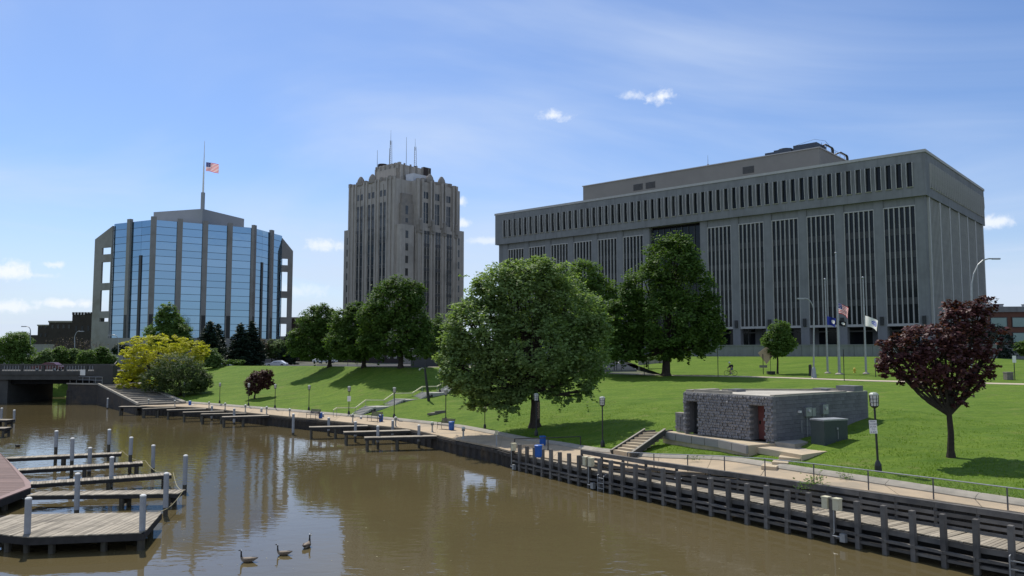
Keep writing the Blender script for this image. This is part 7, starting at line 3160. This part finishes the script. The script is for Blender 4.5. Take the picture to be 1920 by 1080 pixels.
# pale breast in front, white under the tail, black neck and head with a white cheek
front_ = g.maprange(sp.outputs[0], -.22, -.12, 1, 0)
body = g.mix(g.math('MULTIPLY', front_, g.maprange(sp.outputs[2], .16, .06, 0, 1)), body, (.42, .36, .29, 1))
tailb = g.maprange(sp.outputs[0], .30, .34, 0, 1)
body = g.mix(tailb, body, (.03, .025, .022, 1))
under = g.math('MULTIPLY', g.maprange(sp.outputs[0], .18, .24, 0, 1), g.maprange(sp.outputs[2], .10, .04, 0, 1))
body = g.mix(under, body, (.7, .68, .62, 1))
nk = g.maprange(sp.outputs[2], .20, .23, 0, 1)
body = g.mix(nk, body, (.012, .011, .011, 1))
ck = g.math('MULTIPLY', g.math('MULTIPLY', g.maprange(sp.outputs[2], .44, .455, 0, 1), g.maprange(sp.outputs[2], .51, .49, 0, 1)), g.maprange(sp.outputs[0], -.275, -.26, 0, 1))
body = g.mix(ck, body, (.75, .73, .68, 1))
g.l.new(body, p_.inputs['Base Color'])
p_.inputs['Roughness'].default_value = .7
M_goose = m


def goose(px, py, rz, label, s=1.0):
    p = on_plane(px, py, 0)
    t = thing('goose', label, 'goose', p, rz, 'geese swimming in the foreground')
    V_ = [(.05, 0, .08), (-.10, 0, .09), (-.20, 0, .12), (-.245, 0, .22), (-.25, 0, .33), (-.25, 0, .44), (-.27, 0, .485), (-.33, 0, .475), (-.37, 0, .468), (.18, 0, .095), (.30, 0, .13), (.40, 0, .155)]
    E_ = [(0, 1), (1, 2), (2, 3), (3, 4), (4, 5), (5, 6), (6, 7), (7, 8), (0, 9), (9, 10), (10, 11)]
    R__ = [(.135, .115), (.13, .115), (.085, .085), (.042, .042), (.032, .032), (.034, .034), (.042, .038), (.024, .02), (.012, .010), (.12, .10), (.065, .05), (.03, .014)]
    skin_figure('body', V_, E_, R__, M_goose, t, 2)
    b = MB()
    for sy in (-1, 1):
        b.add([(-.10, sy * .125, .12), (.02, sy * .148, .16), (.22, sy * .11, .165), (.42, sy * .03, .17), (.25, sy * .125, .09), (0, sy * .15, .075), (-.08, sy * .12, .12), (.02, sy * .12, .17), (.22, sy * .09, .18), (.42, sy * .02, .175), (.25, sy * .10, .09), (0, sy * .12, .075)],
              [(0, 1, 2, 3, 4, 5), (11, 10, 9, 8, 7, 6)] + [(i, (i + 1) % 6, (i + 1) % 6 + 6, i + 6) for i in range(6)])
    b.build('wing', mat('goose_wing', (.11, .08, .055), (.19, .145, .10), 14, .8), t)
    t.scale = (s, s, s)
    return t


goose(464, 1054, R(8), 'goose swimming left, lowest and leftmost of the three', 1.0)
goose(531, 1041, R(6), 'goose swimming left, middle of the three', .92)
goose(576, 1026, R(-98), 'goose swimming away with its neck stretched up, nearest the reflected sky edge', 1.05)
p = on_plane(33, 838, 0)
t = thing('duck', 'small dark duck on the water at the far left', 'duck', p, R(20))
skin_figure('body', [(0, 0, .06), (-.12, 0, .08), (-.17, 0, .18), (-.24, 0, .19), (.14, 0, .09), (.24, 0, .13)], [(0, 1), (1, 2), (2, 3), (0, 4), (4, 5)], [.1, .08, .05, .025, .08, .025], M_timberd, t, 2)
MB().ball((.05, 0, .13), (.17, .09, .05), 8, 5).build('wing', M_bark, t)

# weeds at the foot of the guard rail and in the joints
def weed(px, py, z, s, label, mt=L_mid, n=60):
    global rng
    rng = np.random.default_rng(int(px))
    p = on_plane(px, py, z)
    t = thing('weed', label, 'weed', p, 0, 'weeds by the walk')
    pts = np.abs(rng.normal(0, 1, (n, 3))) * np.array([.3, .3, .25]) * s * np.array([1, 1, 1])
    pts[:, :2] *= rng.choice([-1, 1], (n, 2))
    inst('foliage', quads_mesh('foliage', leaf_cloud(pts, np.zeros_like(pts), .16 * s, .08 * s), mt), t)
    b = MB()
    for q in range(6):
        b.tube([(0, 0, 0), tuple(pts[q] * .7), tuple(pts[q])], .006, 3)
    b.build('stem', M_bark, t)


weed(1530, 907, 2.12, 1.0, 'leafy green weed on the walk behind the guard rail', L_light, 90)
weed(1508, 916, 1.95, .9, 'broad leaved weed hanging over the plank guard rail', L_mid, 50)
weed(1585, 897, 2.15, .7, 'small weed in the kerb joint right of the leafy one')
weed(1300, 862, 1.9, .8, 'tuft of weeds in the kerb below the apron')
weed(1449, 829, 2.95, .6, 'tuft of weeds at the corner of the pump house door')

# grass blades along the near kerb and the near slope
rng = np.random.default_rng(5)
N_ = 150000
ii = rng.integers(0, NS - 1, N_)
ok = np.array([US[i] > 11.0 and US[i] < 20.3 for i in range(NS)])
ii = ii[ok[ii]]
f = rng.uniform(0, 1, len(ii)) ** 1.6 * .42
pts = []
Bn = np.array([[*(BL[i] + inland(i) * .5)] for i in range(NS)])
Cn = np.array([[*c] for c in CL])
tt = rng.uniform(0, 1, len(ii))
bb = Bn[ii] * (1 - tt[:, None]) + Bn[ii + 1] * tt[:, None]
cc_ = Cn[ii] * (1 - tt[:, None]) + Cn[ii + 1] * tt[:, None]
xy = bb * (1 - f[:, None]) + cc_ * f[:, None]
zz = np.array([ground(x_, y_) for x_, y_ in xy[:, :2]])
patch = np.sin(xy[:, 0] * 1.9 + 2 * np.sin(xy[:, 1] * .7)) + np.sin(xy[:, 1] * 2.3 + xy[:, 0] * .6) + rng.normal(0, .8, len(zz))
# keep the footprint of the pump house and apron clear
inside = np.zeros(len(zz), bool)
for i, (x_, y_) in enumerate(xy[:, :2]):
    q = Vector((x_, y_, 0)) - HC
    a_, b_ = q.dot(HU), q.dot(HV)
    if -.5 < a_ < HL + 1.3 and -.3 < b_ < HR_ + .2:
        inside[i] = True
keep = (patch > -.6) & ~inside & (zz < 4.9)
xy, zz = xy[keep], zz[keep]
n = len(zz)
a = rng.uniform(0, 6.28, n)
h = rng.uniform(.04, .10, n)
w = .02
base = np.stack([xy[:, 0], xy[:, 1], zz - .01], 1)
dx = np.stack([np.cos(a) * w, np.sin(a) * w, np.zeros(n)], 1)
tip = base + np.stack([rng.normal(0, .05, n), rng.normal(0, .05, n), h], 1)
v = np.stack([base - dx, base + dx, tip + dx * .15, tip - dx * .15], 1).reshape(-1, 3)
gb = inst('grass', quads_mesh('grass', v, leaf_mat('grass_blade', (.078, .152, .014), (.165, .245, .03), .4, .05)))
tag(gb, 'uneven grass blades on the near part of the lawn', kind='stuff')

# small floating leaves and foam flecks on the river
rng = np.random.default_rng(77)
fx, fy = rng.uniform(-22, 30, 900), rng.uniform(22, 90, 900)
sel = (np.sin(fx * .23 + fy * .11) + rng.normal(0, .7, 900)) > .5
fl = []
for x_, y_ in zip(fx[sel], fy[sel]):
    if abs(x_) < .66 * y_:
        s_ = rng.uniform(.02, .06)
        a_ = rng.uniform(0, 6.28)
        c_, d_ = math.cos(a_) * s_, math.sin(a_) * s_
        fl += [(x_ - c_, y_ - d_, .012), (x_ + d_ * .6, y_ - c_ * .6, .012), (x_ + c_, y_ + d_, .016), (x_ - d_ * .6, y_ + c_ * .6, .012)]
fo = inst('floating_leaves', quads_mesh('floating_leaves', np.array(fl), mat('floating_bits', (.42, .38, .26), (.26, .24, .14), 9, .9)))
tag(fo, 'pale leaves and bits floating on the brown river', kind='stuff')
